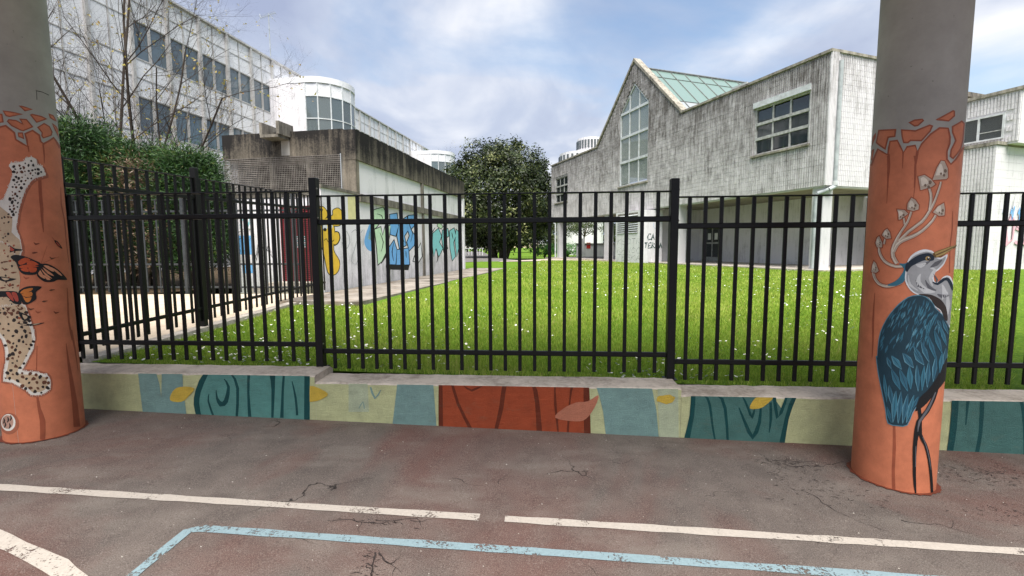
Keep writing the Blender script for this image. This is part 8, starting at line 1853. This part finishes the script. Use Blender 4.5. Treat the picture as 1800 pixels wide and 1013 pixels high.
mb.tube((XC, -.45, zr+.03), (XC, -17, zr+.03), .09, n=6); mb.build('ridge', 'bar_dark', roof)
# windows
def window(x0, x1, z0, z1, nx, nz, yb=-.14):
    fr = MB(); t_ = .07
    for a in ((x0, x0+t_, z0, z1), (x1-t_, x1, z0, z1), (x0+t_, x1-t_, z0, z0+t_), (x0+t_, x1-t_, z1-t_, z1)): fr.box(a[0], a[1], yb-.05, yb+.06, a[2], a[3])
    w_ = fr.build('window', 'frame_old', rb); dx = (x1-x0-2*t_)/nx; dz = (z1-z0-2*t_)/nz
    for i in range(1, nx): B_('window_bar', 'frame_old', w_, x0+t_+i*dx-.03, x0+t_+i*dx+.03, yb-.04, yb+.045, z0+t_, z1-t_)
    for j in range(1, nz): B_('window_bar', 'frame_old', w_, x0+t_, x1-t_, yb-.035, yb+.075, z0+t_+j*dz-.06, z0+t_+j*dz+.06)
    for i in range(nx):
        for j in range(nz): B_('pane', 'glass_dark', w_, x0+t_+i*dx+.03, x0+t_+(i+1)*dx-.03, yb-.01, yb+.0, z0+t_+j*dz+.06, z0+t_+(j+1)*dz-.06)
    B_('sill', 'coping', w_, x0-.08, x1+.08, -.13, .07, z0-.09, z0-.005)
    mb = MB(); mb.box(x0-.3, x1+.3, -2.3, -2.2, z0-.3, z1+.3); mb.box(x0-.4, x1+.4, -2.2, -.33, z1+.1, z1+.2); mb.box(x0-.4, x1+.4, -2.2, -.33, z0-.6, z0-.5); mb.box(x0-.45, x0-.35, -2.2, -.33, z0-.5, z1+.1); mb.box(x1+.35, x1+.45, -2.2, -.33, z0-.5, z1+.1); mb.build('room', 'interior', w_)
    for i in range(nx*2):
        if random.random() < .7: xa = x0+.1+i*(x1-x0)/(nx*2); B_('curtain', 'blind', w_, xa, xa+random.uniform(.1, .3), -.45, -.43, z0+random.choice([0, .1, 1.0]), z1-random.choice([0, .5]))
    return w_
w1 = window(*W1[:2], W1[2], W1[3]-.24, 3, 3); B_('shutter_box', 'frame_white', w1, W1[0]-.05, W1[1]+.03, -.16, .05, W1[3]-.235, W1[3]-.0)
window(*W2, 3, 3)
# gable window
gw = MB(); yb = -.12
def bar2(mb, p, q, hw, y0=yb-.05, y1=yb+.06):
    p = Vector(p); q = Vector(q); d = (q-p).normalized(); n = Vector((-d.y, d.x))*hw
    mb.prism([tuple(p-n), tuple(q-n), tuple(q+n), tuple(p+n)], y0, y1)
xa, xb, za, zs, zp = GW
for p, q in (((xa+.03, za), (xa+.03, zs)), ((xb-.03, za), (xb-.03, zs)), ((xa, za+.03), (xb, za+.03)), ((xa, zs), (XC, zp-.03)), ((xb, zs), (XC, zp-.03))): bar2(gw, p, q, .05)
gwo = gw.build('window', 'frame_white', rb)
zr_ = [7.15, 8.75, zs]
for z in zr_: mb = MB(); bar2(mb, (xa+.08, z), (xb-.08, z), .075, yb-.045, yb+.07); mb.build('window_bar', 'frame_white', gwo)
xm = [xa+(xb-xa)/3, xa+(xb-xa)*2/3]
for x in xm: mb = MB(); bar2(mb, (x, za+.08), (x, gtop(x)-.06), .035, yb-.04, yb+.05); mb.build('window_bar', 'frame_white', gwo)
xs = [xa+.08] + xm + [xb-.08]; zz = [za+.08] + zr_
for i in range(3):
    for j in range(3): B_('pane', 'glass_gable', gwo, xs[i]+.03, xs[i+1]-.03, yb-.01, yb, zz[j]+.05, zz[j+1]-.08)
    u0, u1 = xs[i]+.03, xs[i+1]-.03; pg = [(u0, zs+.08), (u1, zs+.08), (u1, gtop(u1)-.06)] + ([(XC, gtop(XC)-.06)] if i == 1 else []) + [(u0, gtop(u0)-.06)]
    MB().prism(pg, yb-.01, yb).build('pane', 'glass_gable', gwo)
for i in (0, 2): B_('notice', 'paper', gwo, xs[i]+.35, xs[i]+.62, yb-.05, yb-.04, za+.55, za+1.1)
B_('sill', 'coping', gwo, xa-.08, xb+.08, -.11, .07, za-.09, za-.005)
mb = MB(); mb.box(xa-.6, xb+.6, -7, -6.9, ZB, 12); mb.box(xa-1.5, xb+1.5, -6.9, -.4, za-.5, za-.4); mb.build('hall', 'interior_light', gwo)
mb = MB()
for a, b in (((xa, -3, 8.3), (xb, -3, 10.5)), ((xb, -4, 8.3), (xa, -4, 10.5))): mb.tube(a, b, .09, n=6)
mb.build('roof_truss', 'frame_white', gwo)
# underside, pillars and the recessed ground floor
B_('soffit', 'soffit_paint', rb, X0+.33, X1-.31, -SIDE, -.33, ZB-.0, ZB+.18)
mb = MB(); mb.box(X0+.05, X1, -.34, -.05, ZB-.05, ZB-.002); mb.box(X0+.05, X0+.34, -SIDE, -.345, ZB-.05, ZB-.002); mb.build('soffit_edge', 'pillar_paint', rb)
B_('porch_slab', 'porch_floor', rb, X0-.4, X1+.5, -SIDE-3, .35, .3, .68)
for x in (.55, 8.75, 16.3, 24.3): MB().bevbox(x-.24, x+.24, -.62, -.12, .67, ZB-.001, .02).build('pillar', 'pillar_paint', rb)
MB().bevbox(X0+.15, X0+.6, -5.6, -5.1, .67, ZB-.001, .02).build('pillar', 'pillar_paint', rb)
def ribbed(name, a, b, z0, z1, mat_, pitch=.22, parent=rb, dep=.04):
    a = Vector(a); b = Vector(b); d = b-a; ln = d.length; d.normalize(); n = Vector((-d.y, d.x)); m_ = int(ln/pitch); v = []
    pr = []
    for i in range(m_): pr += [(i*pitch, 0), (i*pitch+pitch*.4, 0), (i*pitch+pitch*.5, dep), (i*pitch+pitch*.9, dep)]
    pr.append((ln, 0)); k = len(pr)
    for z in (z0, z1): v += [(*(a+d*x+n*y), z) for x, y in pr]
    v += [(*(a-n*.1), z0), (*(b-n*.1), z0), (*(a-n*.1), z1), (*(b-n*.1), z1)]
    return MB().add(v, [(i, i+1, k+i+1, k+i) for i in range(k-1)] + [(2*k, 2*k+2, 2*k+3, 2*k+1)]).build(name, mat_, parent)
ribbed('ground_floor_wall', (9.3, -3.9), (2.8, -3.9), .68, ZB, 'ribbed_clean'); ribbed('ground_floor_wall', (2.8, -3.9), (2.8, -12), .68, ZB, 'ribbed_clean')
B_('ground_floor_wall', 'render_white', rb, 9.3, 11.2, -4.2, -3.9, .68, ZB); B_('ground_floor_wall', 'render_white', rb, 11.2, 11.4, -3.9, -.7, .68, ZB)
B_('ground_floor_wall', 'render_white', rb, 12.4, 16.0, -3.2, -3.0, .68, ZB); B_('ground_floor_wall', 'dark_void', rb, 14.6, 16.2, -3.0, -2.9, 1.9, ZB-.5)
d_ = MB().box(9.4, 10.6, -3.9, -3.84, .69, 2.9).build('door', 'frame_old', rb)
for i in (0, 1):
    B_('pane', 'glass_dark', d_, 9.47+i*.58, 9.95+i*.58, -3.835, -3.825, .95, 1.75); B_('pane', 'glass_dark', d_, 9.47+i*.58, 9.95+i*.58, -3.835, -3.825, 1.85, 2.8)
    B_('notice', 'paper', d_, 9.55+i*.55, 9.80+i*.55, -3.82, -3.815, 2.0, 2.4)
rm = lambda x, z: (x, -3.85, z)
GL = dict(A=[(0, 0), (.5, 1), (.7, .4), (.2, .4), (.7, .4), (1, 0)], L=[(.1, 1), (0, 0), (.9, .1)], S=[(1, .9), (.2, 1), (.1, .6), (.9, .45), (.8, 0), (0, .1)], E=[(1, 1), (.1, .9), (.15, .5), (.8, .55), (.15, .5), (0, 0), (1, .05)], R=[(0, 0), (.1, 1), (.9, .8), (.2, .5), (1, 0)], T=[(0, .95), (1, 1), (.5, 1), (.45, 0)], C=[(1, .9), (.3, 1), (0, .5), (.3, 0), (1, .1)], O=[(.5, 1), (0, .6), (.3, 0), (.9, .2), (.9, .8), (.4, 1)], N=[(0, 0), (.1, 1), (.8, .1), (1, 1)], K=[(0, 0), (.1, 1), (.05, .5), (.9, 1), (.1, .5), (1, 0)])
def letters(txt, x, z, w_, h, slant=.15, sgn=1):
    out = []
    for i, ch in enumerate(txt):
        out.append([(x+sgn*(i*w_*1.25+a*w_+b*slant*w_), z+b*h+random.uniform(-.02, .02)) for a, b in GL[ch]])
    return out
scribbles(rb, rm, 'graffiti_tag', 'gpurple', letters('SOA', 5.6, 1.75, .42, .75, .1, -1), .09)
scribbles(rb, rm, 'graffiti_tag', 'gscrib', letters('KOTR', 7.6, 1.8, .25, .4, .1, -1), .014)
# rainwater pipe
mb = MB(); mb.tube((X0-.08, -.42, ZB+.05), (X0-.08, -.42, ZP-.3), .075, n=10); mb.build('downpipe', 'pipe_grey', rb)
mb = MB().path([(X0-.08, -.42, ZB+.1), (X0-.08, -.42, ZB-.05), (X0-.02, -.2, ZB-.16), (.45, .02, ZB-.3), (.5, .02, ZB-.5), (.5, .0, .7)], .085, 10); mb.build('downpipe', 'pipe_grey', rb, True)
MB().tube((X0-.08, -.42, ZB+.0), (X0-.08, -.42, ZB+.16), .1, n=10).build('pipe_collar', 'frame_white', rb)
MB().path([(24.75, -.05, .7), (24.75, -.05, ZB-.25), (25.1, -.05, ZB-.15)], .07, 8).build('downpipe', 'frame_white', rb)
# white vent box under the overhang
vb = MB().box(10.6, 13.6, -.6, .75, .5, 3.78).build('vent_box', 'render_white', rb)
sm_ = MB().add([(0, 0, 0), (1.0, 0, 0), (1.0, .05, -.05), (0, .05, -.05), (0, 0, .012), (1.0, 0, .012), (1.0, .05, -.038), (0, .05, -.038)], [(0,1,2,3),(7,6,5,4),(0,4,5,1),(3,2,6,7),(0,3,7,4),(1,5,6,2)]).mesh('louvre_slat', 'frame_white')
for i in range(9):
    for x in (12.4, 11.15): inst(sm_, 'louvre_slat', vb, (x, .752, 2.5+i*.13))
mb = MB()
for x in (12.4, 11.15): mb.box(x+.02, x+.98, .750, .753, 2.42, 3.68)
mb.build('vent_opening', 'wire', vb)
for zz_, tx in ((1.75, 'KSOTR'), (1.2, 'RANOC'), (.75, 'TESKA')): scribbles(vb, lambda x, z: (x, .755, z), 'graffiti_tag', 'goutline', letters(tx, 13.4, zz_, .42, .36, .2, -1), .012)
scribbles(vb, lambda y, z: (10.597, y, z), 'graffiti_tag', 'gdarkteal', letters('CAS', .45, 2.0, .22, .36, .1, -1) + letters('TERRA', .66, 1.5, .21, .34, .1, -1), .05)
scribbles(vb, lambda y, z: (10.596, y, z), 'graffiti_tag', 'gblue', [[(-.1+.16*math.cos(i*.7), 2.9+.22*math.sin(i*.7)) for i in range(10)]], .01)
# side wing: lower box and upper storey behind the heron column
wg = empty('side_wing', (18.38, 17.63, 0), R(109.27), 'white blockwork wing with a dark window above, beside the gabled building', 'building')
B_('lower_box', 'ribbed_clean', wg, .04, 2.6, -9, -.04, .4, 5.38); B_('upper_storey', 'ribbed_clean', wg, -.35, 5, -9, -.56, 5.42, 7.35)
mb = MB(); mb.box(-.05, 2.6, -9, .05, 5.38, 5.5); mb.build('coping', 'coping', wg); B_('coping', 'coping', wg, -.42, 5, -9, -.46, 7.35, 7.47)
bc2 = {}
def lay(z0, z1, ln, fn, rt):
    z = z0; row = 0
    while z < z1-.1:
        x = 0
        while x < ln-.05:
            wd = min(.2 if (row % 2 and x == 0) else .4, ln-x); k = round(wd-.008, 3)
            if k not in bc2: bc2[k] = MB().add(*block_mesh(k, .192)).mesh('block', 'ribbed_clean')
            l_ = fn(x, wd, z)
            if l_: inst(bc2[k], 'block', wg, l_, (0, 0, rt))
            x += wd
        z += .2; row += 1
lay(.55, 5.36, 1.6, lambda x, wd, z: (x+.01, 0, z), 0)
lay(5.5, 7.34, 2.0, lambda x, wd, z: None if (x+wd > .40 and 5.6 < z+.1 and z+.2 < 6.75) else (x-.36, -.52, z), 0)
bmc = {}
for r_ in range(16):
    y = 0; first = True
    while y < 4:
        wd = .4 if (first and r_ % 2) else .8; first = False
        if wd not in bmc: bmc[wd] = MB().bevbox(.003, wd-.003, 0, .035, 0, .295, .004).mesh('large_block', 'ribbed_clean')
        inst(bmc[wd], 'large_block', wg, (.004, -.001-y, .56+r_*.3), (0, 0, R(-90))); y += wd
wf = MB()
for a in ((.06, .12, 5.66, 6.62), (.12, 1.6, 5.66, 5.72), (.12, 1.6, 6.56, 6.62), (.80, .86, 5.72, 6.56)): wf.box(a[0], a[1], -.56, -.48, a[2], a[3])
wfo = wf.build('window', 'frame_white', wg); B_('pane', 'glass_dark', wfo, .12, .80, -.55, -.54, 5.72, 6.56); B_('pane', 'glass_dark', wfo, .86, 1.6, -.55, -.54, 5.72, 6.56)
B_('window_bar', 'frame_old', wfo, .12, .8, -.545, -.52, 5.98, 6.01)
scribbles(wg, lambda y, z: (-.033, y, z), 'graffiti_tag', 'gpink', letters('OSA', -1.0, 1.6, .55, 1.1, .1, -1), .13)
scribbles(wg, lambda y, z: (-.035, y, z), 'graffiti_tag', 'goutline', letters('OSA', -.9, 1.5, .6, 1.3, .1, -1) + letters('NA', -1.3, 3.0, .5, .7, .2, -1), .018)
scribbles(wg, lambda y, z: (-.034, y, z), 'graffiti_tag', 'gblue', [[(-.75-.5*j-.05*i, 2.8+.3*math.sin(i*2)) for i in range(5)] for j in range(3)], .05)

# ------------------------------------------------------------------ far round building, low wall, posts
rd = empty('round_building', (11.5, 76, 0), 0, 'distant white round tower block showing above the gabled roofline', 'building')
for r_, z0, z1, nm in ((3.6, 0.3, 16.6, 'lower_tier'), (2.2, 16.6, 19.0, 'upper_tier')):
    n = 28; v = [(r_*math.sin(6.283*i/n)+(0 if r_ > 3 else 1.5), r_*math.cos(6.283*i/n), z) for z in (z0, z1) for i in range(n)]
    b_ = MB().add(v, [(i, (i+1) % n, n+(i+1) % n, n+i) for i in range(n)] + [tuple(range(n, 2*n))]).build(nm, 'render_white', rd)
    for i in range(n):
        a = 6.283*(i+.5)/n; dx = 0 if r_ > 3 else 1.5
        if math.cos(a) < .3: MB().tube((r_*1.005*math.sin(a)+dx, r_*1.005*math.cos(a), z1-1.7), (r_*1.005*math.sin(a)+dx, r_*1.005*math.cos(a), z1-.4), .17, n=6).build('window', 'glass_dark', b_)
lw = empty('garden_wall', (6.5, 46, .54), R(-4), 'low white wall with a red sign seen under the overhang', 'wall')
B_('wall_body', 'render_white', lw, 0, 6, -.15, .15, 0, 1.3); B_('coping', 'ledge', lw, -.1, 6.1, -.2, .2, 1.3, 1.42); B_('red_notice', 'red_sign', lw, 1.0, 1.4, -.17, -.152, .9, 1.5); B_('gate_pier', 'render_white', lw, .3, .8, -.3, -.152, 0, 1.9)
for i, x in enumerate((-5.4, -4.3)):
    p = empty('road_post', (x, 47+i*5, .56), 0, ('white roadside post next to the low white railing', 'white roadside post standing alone past the railing')[i], 'post', 'white roadside posts'); MB().tube((0, 0, 0), (0, 0, 2.0), .07, n=8).build('shaft', 'white_plastic', p); MB().tube((0, 0, 1.6), (0, 0, 1.75), .075, n=8).build('band', 'fence_grey', p)
gf = empty('guard_rail', (-7.6, 58, .56), R(8), 'low white railing along the far road', 'railing')
for i in range(12): B_('baluster', 'white_plastic', gf, i*.35, i*.35+.06, -.03, .03, 0, .9)
B_('top_rail', 'white_plastic', gf, -.1, 4.1, -.04, .04, .9, .98)

# ------------------------------------------------------------------ vegetation
def foliage(name, parent, C_, Nn, U, ln, wd, tone, mat_, kind=None):
    """leaf-shaped quads: centres C_, normals Nn, long axis U"""
    n = len(C_); U = U - Nn*np.sum(U*Nn, 1, keepdims=True); U /= np.linalg.norm(U, axis=1, keepdims=True)+1e-9; S_ = np.cross(Nn, U)
    ln = np.broadcast_to(ln, (n,))[:, None]; wd = np.broadcast_to(wd, (n,))[:, None]
    v = np.stack([C_-U*ln*.5, C_+S_*wd*.5+Nn*wd*.12, C_+U*ln*.5, C_-S_*wd*.5+Nn*wd*.12], 1).reshape(-1, 3)
    me = bpy.data.meshes.new(name); me.vertices.add(4*n); me.vertices.foreach_set('co', v.astype(np.float32).ravel())
    me.loops.add(4*n); me.loops.foreach_set('vertex_index', np.arange(4*n, dtype=np.int32)); me.polygons.add(n)
    me.polygons.foreach_set('loop_start', np.arange(0, 4*n, 4, dtype=np.int32)); me.polygons.foreach_set('loop_total', np.full(n, 4, dtype=np.int32))
    at = me.attributes.new('tone', 'FLOAT', 'POINT'); at.data.foreach_set('value', np.repeat(np.clip(tone, 0, 1), 4).astype(np.float32))
    me.update(calc_edges=True); me.materials.append(MATS[mat_]); o = link(bpy.data.objects.new(name, me), parent)
    if kind: o['kind'] = kind
    return o
def unit(n): v = rng.normal(size=(n, 3)); return v/np.linalg.norm(v, axis=1, keepdims=True)
def crown_points(c, rad, nclump, per, spread, shell=.62, lump=.16, flat=0):
    d = unit(nclump); a = rng.random((6, 3))*4+1.2; ph = rng.random(6)*6.28
    bump_ = 1+lump*np.sum([np.sin((d@a[i])*2.2+ph[i]) for i in range(6)], 0)/2.2
    rr = (shell+(1-shell)*rng.random(nclump)**.6)*bump_
    cc = np.array(c)+d*rr[:, None]*np.array(rad)
    if flat: cc[:, 2] = np.maximum(cc[:, 2], flat+rng.random(nclump)*.6)
    tone_c = np.clip(rng.normal(.48, .18, nclump), 0, 1)
    P_ = np.repeat(cc, per, 0)+rng.normal(size=(nclump*per, 3))*spread
    out = np.repeat(d, per, 0)*.8+rng.normal(size=(nclump*per, 3))*.6+np.array([0, 0, .5]); out /= np.linalg.norm(out, axis=1, keepdims=True)
    return P_, out, np.repeat(tone_c, per)+rng.normal(0, .14, nclump*per), cc
def limbs(mb, base, targets, r0, bend=.3, n=5):
    for t_ in targets:
        b = Vector(base); q = Vector(t_); m_ = b.lerp(q, .5)+Vector((random.gauss(0, bend), random.gauss(0, bend), bend*.6)); L0 = (q-b).length
        mb.tube(b, m_, r0, r0*.6, n, False); mb.tube(m_, q, r0*.6, r0*.15, n, False)
big = empty('evergreen_tree', (-1.2, 46, .54), 0, 'large dense dark evergreen tree with creamy new leaves by the far road', 'tree')
P_, O_, T_, cc = crown_points((0, 0, 6.0), (5.7, 5.2, 5.5), 1500, 34, .30, .55, .10, 1.3)
foliage('crown', big, P_, O_, unit(len(P_)), rng.uniform(.22, .42, len(P_)), rng.uniform(.10, .18, len(P_)), T_, 'leaf_evergreen')
mb = MB()
for k in range(7):
    a = k*.9+.3; b = (math.cos(a)*.7, math.sin(a)*.5, -.1); m_ = (math.cos(a)*1.3, math.sin(a)*1.2, 1.6); t_ = (math.cos(a)*2.6, math.sin(a)*2.4, 4.2)
    mb.tube(b, m_, .17, .13, 7, False); mb.tube(m_, t_, .13, .06, 7, False); limbs(mb, t_, [tuple(cc[random.randrange(len(cc))]) for _ in range(4)], .05)
mb.build('trunk', 'bark', big, True)
def small_tree(x, y, h, rx, label, mat_, per=26, ncl=140, cat='tree', group=None, leaf=.2, name='leafy_tree', low=.45):
    o = empty(name, (x, y, .54), 0, label, cat, group); zc_ = h*(1+low)/2
    P_, O_, T_, cc = crown_points((0, 0, zc_), (rx, rx, h*(1-low)/2), ncl, per, leaf*.9, .5, .2)
    foliage('crown', o, P_, O_, unit(len(P_)), rng.uniform(.7, 1.3, len(P_))*leaf, rng.uniform(.35, .55, len(P_))*leaf, T_, mat_)
    mb = MB(); mb.tube((0, 0, -.1), (random.uniform(-.1, .1), 0, h*low), .14, .09, 7, False); limbs(mb, (0, 0, h*low*.9), [tuple(cc[i*7 % len(cc)]) for i in range(8)], .06); mb.build('trunk', 'bark', o, True); return o
for a in ((6.4, 58, 5.4, 2.6, 'rounded olive green tree behind the low white wall'), (9.8, 62, 6.0, 3.2, 'wide olive green tree framed by the pillars of the overhang'), (3.4, 60, 5.5, 2.6, 'olive green tree beyond the thin corner pillar'), (-8.2, 66, 6.0, 3, 'leafy tree across the far road past the white posts'), (-2.5, 75, 7.0, 4, 'leafy tree hidden behind the large evergreen')):
    small_tree(*a, 'leaf_olive', group='trees in the distance')
for x, y, h, r_, lb in ((3.6, 49, 1.3, 1.6, 'clipped green hedge bush beyond the lawn'), (6.4, 52, 1.5, 1.8, 'clipped green bush in front of the olive trees'), (9.5, 50, 1.3, 1.7, 'clipped green bush beside the low white wall')):
    small_tree(x, y, h, r_, lb, 'hedge_green', 24, 110, 'bush', 'green bushes beyond the building', .14, 'green_bush', .12)
n = 26000; x = rng.uniform(-70, 70, n); h = (6.5+2.2*np.sin(x*.35)+1.6*np.sin(x*.9+1)+rng.normal(0, .5, n))*rng.random(n)**.55
P_ = np.stack([x, 112+rng.normal(0, 3, n)+6*np.sin(x*.1), .5+h], 1); wl = foliage('woodland', None, P_, unit(n), unit(n), rng.uniform(.7, 1.3, n), rng.uniform(.4, .7, n), np.clip(.4+.2*np.sin(x*.7)+rng.normal(0, .15, n), 0, 1), 'leaf_olive', 'stuff')
tag(wl, 'far belt of trees along the horizon', 'trees')
# feathery conifer shrubs along the back of the sand court
def conifer(x, y, h, rx, label, mat_='leaf_conifer', ncl=520, per=130):
    o = empty('conifer_shrub' if mat_ == 'leaf_conifer' else 'dry_creeper', (x, y, .56), 0, label, 'shrub', 'shrubs behind the sand court')
    d = unit(ncl); hh = rng.random(ncl)**.8; rad = rx*(1.05-.45*hh**2.5)*(.35+.65*rng.random(ncl)**.5)*(1+.16*np.sin(hh*15+x))
    an = rng.random(ncl)*6.283; cc = np.stack([np.cos(an)*rad, np.sin(an)*rad*.8, .5+hh*(h-.7)], 1)
    n = ncl*per; ax = np.stack([np.cos(an), np.sin(an)*.8, .35+.5*rng.random(ncl)], 1); ax /= np.linalg.norm(ax, axis=1, keepdims=True)
    A = np.repeat(ax, per, 0); t_ = rng.random(n); spr = rng.normal(size=(n, 3))*(.05+.14*t_)[:, None]
    P_ = np.repeat(cc, per, 0)+A*(t_*.36)[:, None]+spr; U = A+spr*3+rng.normal(size=(n, 3))*.3
    tone = np.repeat(np.clip(rng.normal(.24, .18, ncl), 0, 1), per)+.25*t_+rng.normal(0, .1, n)
    foliage('foliage', o, P_, unit(n), U, rng.uniform(.07, .15, n), rng.uniform(.012, .026, n), tone, mat_)
    mb = MB()
    for k in range(5):
        t2 = cc[k*11 % ncl]; mb.tube((random.uniform(-.3, .3), random.uniform(-.2, .2), -.1), (t2[0]*.5, t2[1]*.5, h*.5), .05, .035, 6, False); limbs(mb, (t2[0]*.5, t2[1]*.5, h*.5), [tuple(cc[(k*13+j*5) % ncl]) for j in range(4)], .02, .1, 4)
    mb.build('stem', 'bark', o, True)
for a in ((-12.6, 12.2, 3.9, 1.2, 'tall conifer shrub nearest the leopard column'), (-11.3, 11.9, 4.25, 1.2, 'tallest conifer shrub with brown tinged tips under the bare tree'), (-10.0, 12.3, 3.75, 1.0, 'conifer shrub with feathery top beside the dry creeper'), (-8.45, 12.1, 3.55, .75, 'conifer shrub against the concrete service block'), (-13.8, 12.4, 3.8, 1.2, 'conifer shrub hidden behind the leopard column'), (-10.7, 13.2, 3.7, 1.2, 'conifer shrub in the second row under the bare tree')):
    conifer(*a)
conifer(-9.25, 11.8, 3.3, .6, 'brown leafless creeper between two conifer shrubs', 'leaf_dry', 160, 60)
# bare spring trees
def bare_tree(x, y, stems, label, depth=4, seed=1):
    rnd = random.Random(seed); o = empty('bare_tree', (x, y, .56), 0, label, 'tree', 'bare trees behind the conifer shrubs'); mb = MB(); tips = []
    def grow_(p, d, ln, r, lev):
        n = 7 if lev < 1 else (4 if lev < 2 else 3); q = p
        for s in range(n):
            d2 = (d+Vector((rnd.gauss(0, .07), rnd.gauss(0, .07), rnd.gauss(.02, .05)))).normalized(); q2 = q+d2*(ln/n); r2 = r*(.90 if lev < 1 else .86)
            mb.tube(q, q2, r, r2, 6 if lev < 2 else 4, False); r = r2; q = q2; d = d2
            if lev < depth and (lev > 0 or s > 0):
                for _ in range(1 if lev < 1 else rnd.choice([2, 2, 3])):
                    a = rnd.uniform(0, 6.28); pr = d.orthogonal().normalized(); pr.rotate(__import__('mathutils').Quaternion(d, a))
                    grow_(q, (d*.75+pr*rnd.uniform(.5, .95)+Vector((0, 0, .15))).normalized(), ln*(rnd.uniform(.22, .36) if lev < 1 else rnd.uniform(.40, .60)), r*.5, lev+1)
        tips.append(q)
    for (bx, by, dx, dy, ln, r) in stems: grow_(Vector((bx, by, 0)), Vector((dx, dy, 1)).normalized(), ln, r, 0)
    mb.build('branches', 'twig', o)
    k = [t_ for t_ in tips if rnd.random() < .025]; C_ = np.array([tuple(t_) for t_ in k for _ in range(3)])+rng.normal(0, .03, (len(k)*3, 3))
    foliage('buds', o, C_, unit(len(C_)), unit(len(C_)), rng.uniform(.05, .11, len(C_)), rng.uniform(.03, .06, len(C_)), rng.random(len(C_)), 'leaf_spring', 'stuff')
bare_tree(-12.6, 14.6, [(0, 0, -.06, 0, 9.8, .060), (.3, .1, .02, 0, 10.4, .062), (.62, -.1, .05, .02, 9.4, .052), (-.5, .1, -.12, .02, 9.4, .055)], 'bare multi stemmed tree reaching above the tallest conifer shrub', 4, 3)
bare_tree(-11.6, 14.0, [(0, 0, .05, 0, 7.6, .045), (.25, .1, .50, .0, 6.2, .048), (.6, 0, .03, 0, 6.4, .036)], 'bare tree leaning towards the office windows with a few yellow leaves', 4, 8)
bare_tree(-14.2, 14.4, [(0, 0, .03, 0, 9.5, .055), (-.3, .1, -.03, .0, 9.0, .05)], 'bare tree rising beside the leopard column', 4, 5)
bare_tree(-6.6, 62, [(0, 0, -.03, 0, 11.5, .06), (.4, 0, .05, 0, 10.5, .05)], 'distant leafless tree behind the evergreen crown', 4, 9)

# ------------------------------------------------------------------ lawn grass and daisies
def grass(n, ya, yb, xa, xb, h0, h1, wd, power=1.0):
    out = []
    y = ya+(yb-ya)*rng.random(n)**power; x = xa(y)+(xb(y)-xa(y))*rng.random(n)
    ok = (y > wline(x)+.01) & (x > -4.36+.0642*(y-4.5)+.12) & ~((y > 8.3) & (x < -2.45+.185*(y-8.5)))
    x, y = x[ok], y[ok]; n = len(x)
    patch = .5+.5*np.sin(x*1.7+np.sin(y*1.3)*1.4)*np.sin(y*1.1+x*.6); h = rng.uniform(h0, h1, n)*(.75+.5*patch)
    z = lawn_h(x, y); a = rng.random(n)*6.283; lean = rng.uniform(.15, .75, n)*h; b = rng.random(n)*6.283
    p0 = np.stack([x-np.cos(a)*wd, y-np.sin(a)*wd, z-.005], 1); p1 = np.stack([x+np.cos(a)*wd, y+np.sin(a)*wd, z-.005], 1)
    p2 = np.stack([x+np.cos(b)*lean, y+np.sin(b)*lean, z+h], 1)
    tone = np.clip(.30+.25*patch+rng.normal(0, .16, n)+(rng.random(n) < .04)*.4, 0, 1)
    return np.stack([p0, p1, p2], 1).reshape(-1, 3), np.repeat(tone, 3)
parts = [grass(150000, 4.0, 7.0, lambda y: -1.02*y, lambda y: 1.12*y, .025, .06, .0035), grass(130000, 7, 12, lambda y: -.62*y, lambda y: 1.12*y, .03, .065, .006), grass(90000, 12, 22, lambda y: -.25*y, lambda y: 1.1*y, .03, .07, .011), grass(40000, 22, 34, lambda y: -.10*y, lambda y: .6*y, .03, .08, .02)]
v = np.concatenate([p[0] for p in parts]).astype(np.float32); tn = np.concatenate([p[1] for p in parts]).astype(np.float32); n = len(v)//3
me = bpy.data.meshes.new('grass'); me.vertices.add(3*n); me.vertices.foreach_set('co', v.ravel()); me.loops.add(3*n); me.loops.foreach_set('vertex_index', np.arange(3*n, dtype=np.int32)); me.polygons.add(n)
me.polygons.foreach_set('loop_start', np.arange(0, 3*n, 3, dtype=np.int32)); me.polygons.foreach_set('loop_total', np.full(n, 3, dtype=np.int32))
me.attributes.new('tone', 'FLOAT', 'POINT').data.foreach_set('value', tn); me.update(calc_edges=True); me.materials.append(MATS['grass'])
tag(link(bpy.data.objects.new('grass', me)), 'short bright green lawn grass behind the metal fence', 'grass', None, 'stuff')
dm = MB(); made = 0; tries = 0
while made < 3000 and tries < 200000:
    tries += 1; y = 4.2+28*random.random()**1.5; x = random.uniform(-.9*y, 1.1*y)
    if y < wline(x)+.03 or x < -4.36+.0642*(y-4.5)+.16 or (y > 8.3 and x < -2.35+.185*(y-8.5)): continue
    dn = math.sin(x*.9+1.3*math.sin(y*.5))*math.sin(y*.8-x*.4)+.35*math.sin(x*3+y*2.2)+(.55 if x < -2 else 0)
    if random.random() > .22+.5*dn: continue
    made += 1; z = float(lawn_h(np.array(x), np.array(y)))+random.uniform(.03, .065); r_ = random.uniform(.009, .015)*(1+y*.025); tx, ty = random.gauss(0, .35), random.gauss(-.25, .35)
    ring = [(x+r_*math.cos(k*1.047), y+r_*math.sin(k*1.047), z+r_*(tx*math.cos(k*1.047)+ty*math.sin(k*1.047))) for k in range(6)]
    dm.cur = 0; dm.add(ring, [tuple(range(6))])
    if y < 8: dm.cur = 1; q = r_*.38; dm.add([(x+q*math.cos(k*1.57), y+q*math.sin(k*1.57), z+.002+q*(tx*math.cos(k*1.57)+ty*math.sin(k*1.57))) for k in range(4)], [(0, 1, 2, 3)])
tag(dm.build('daisies', ['daisy', 'daisy_eye'], None, kind='stuff'), 'small white daisies scattered through the lawn', 'flowers')
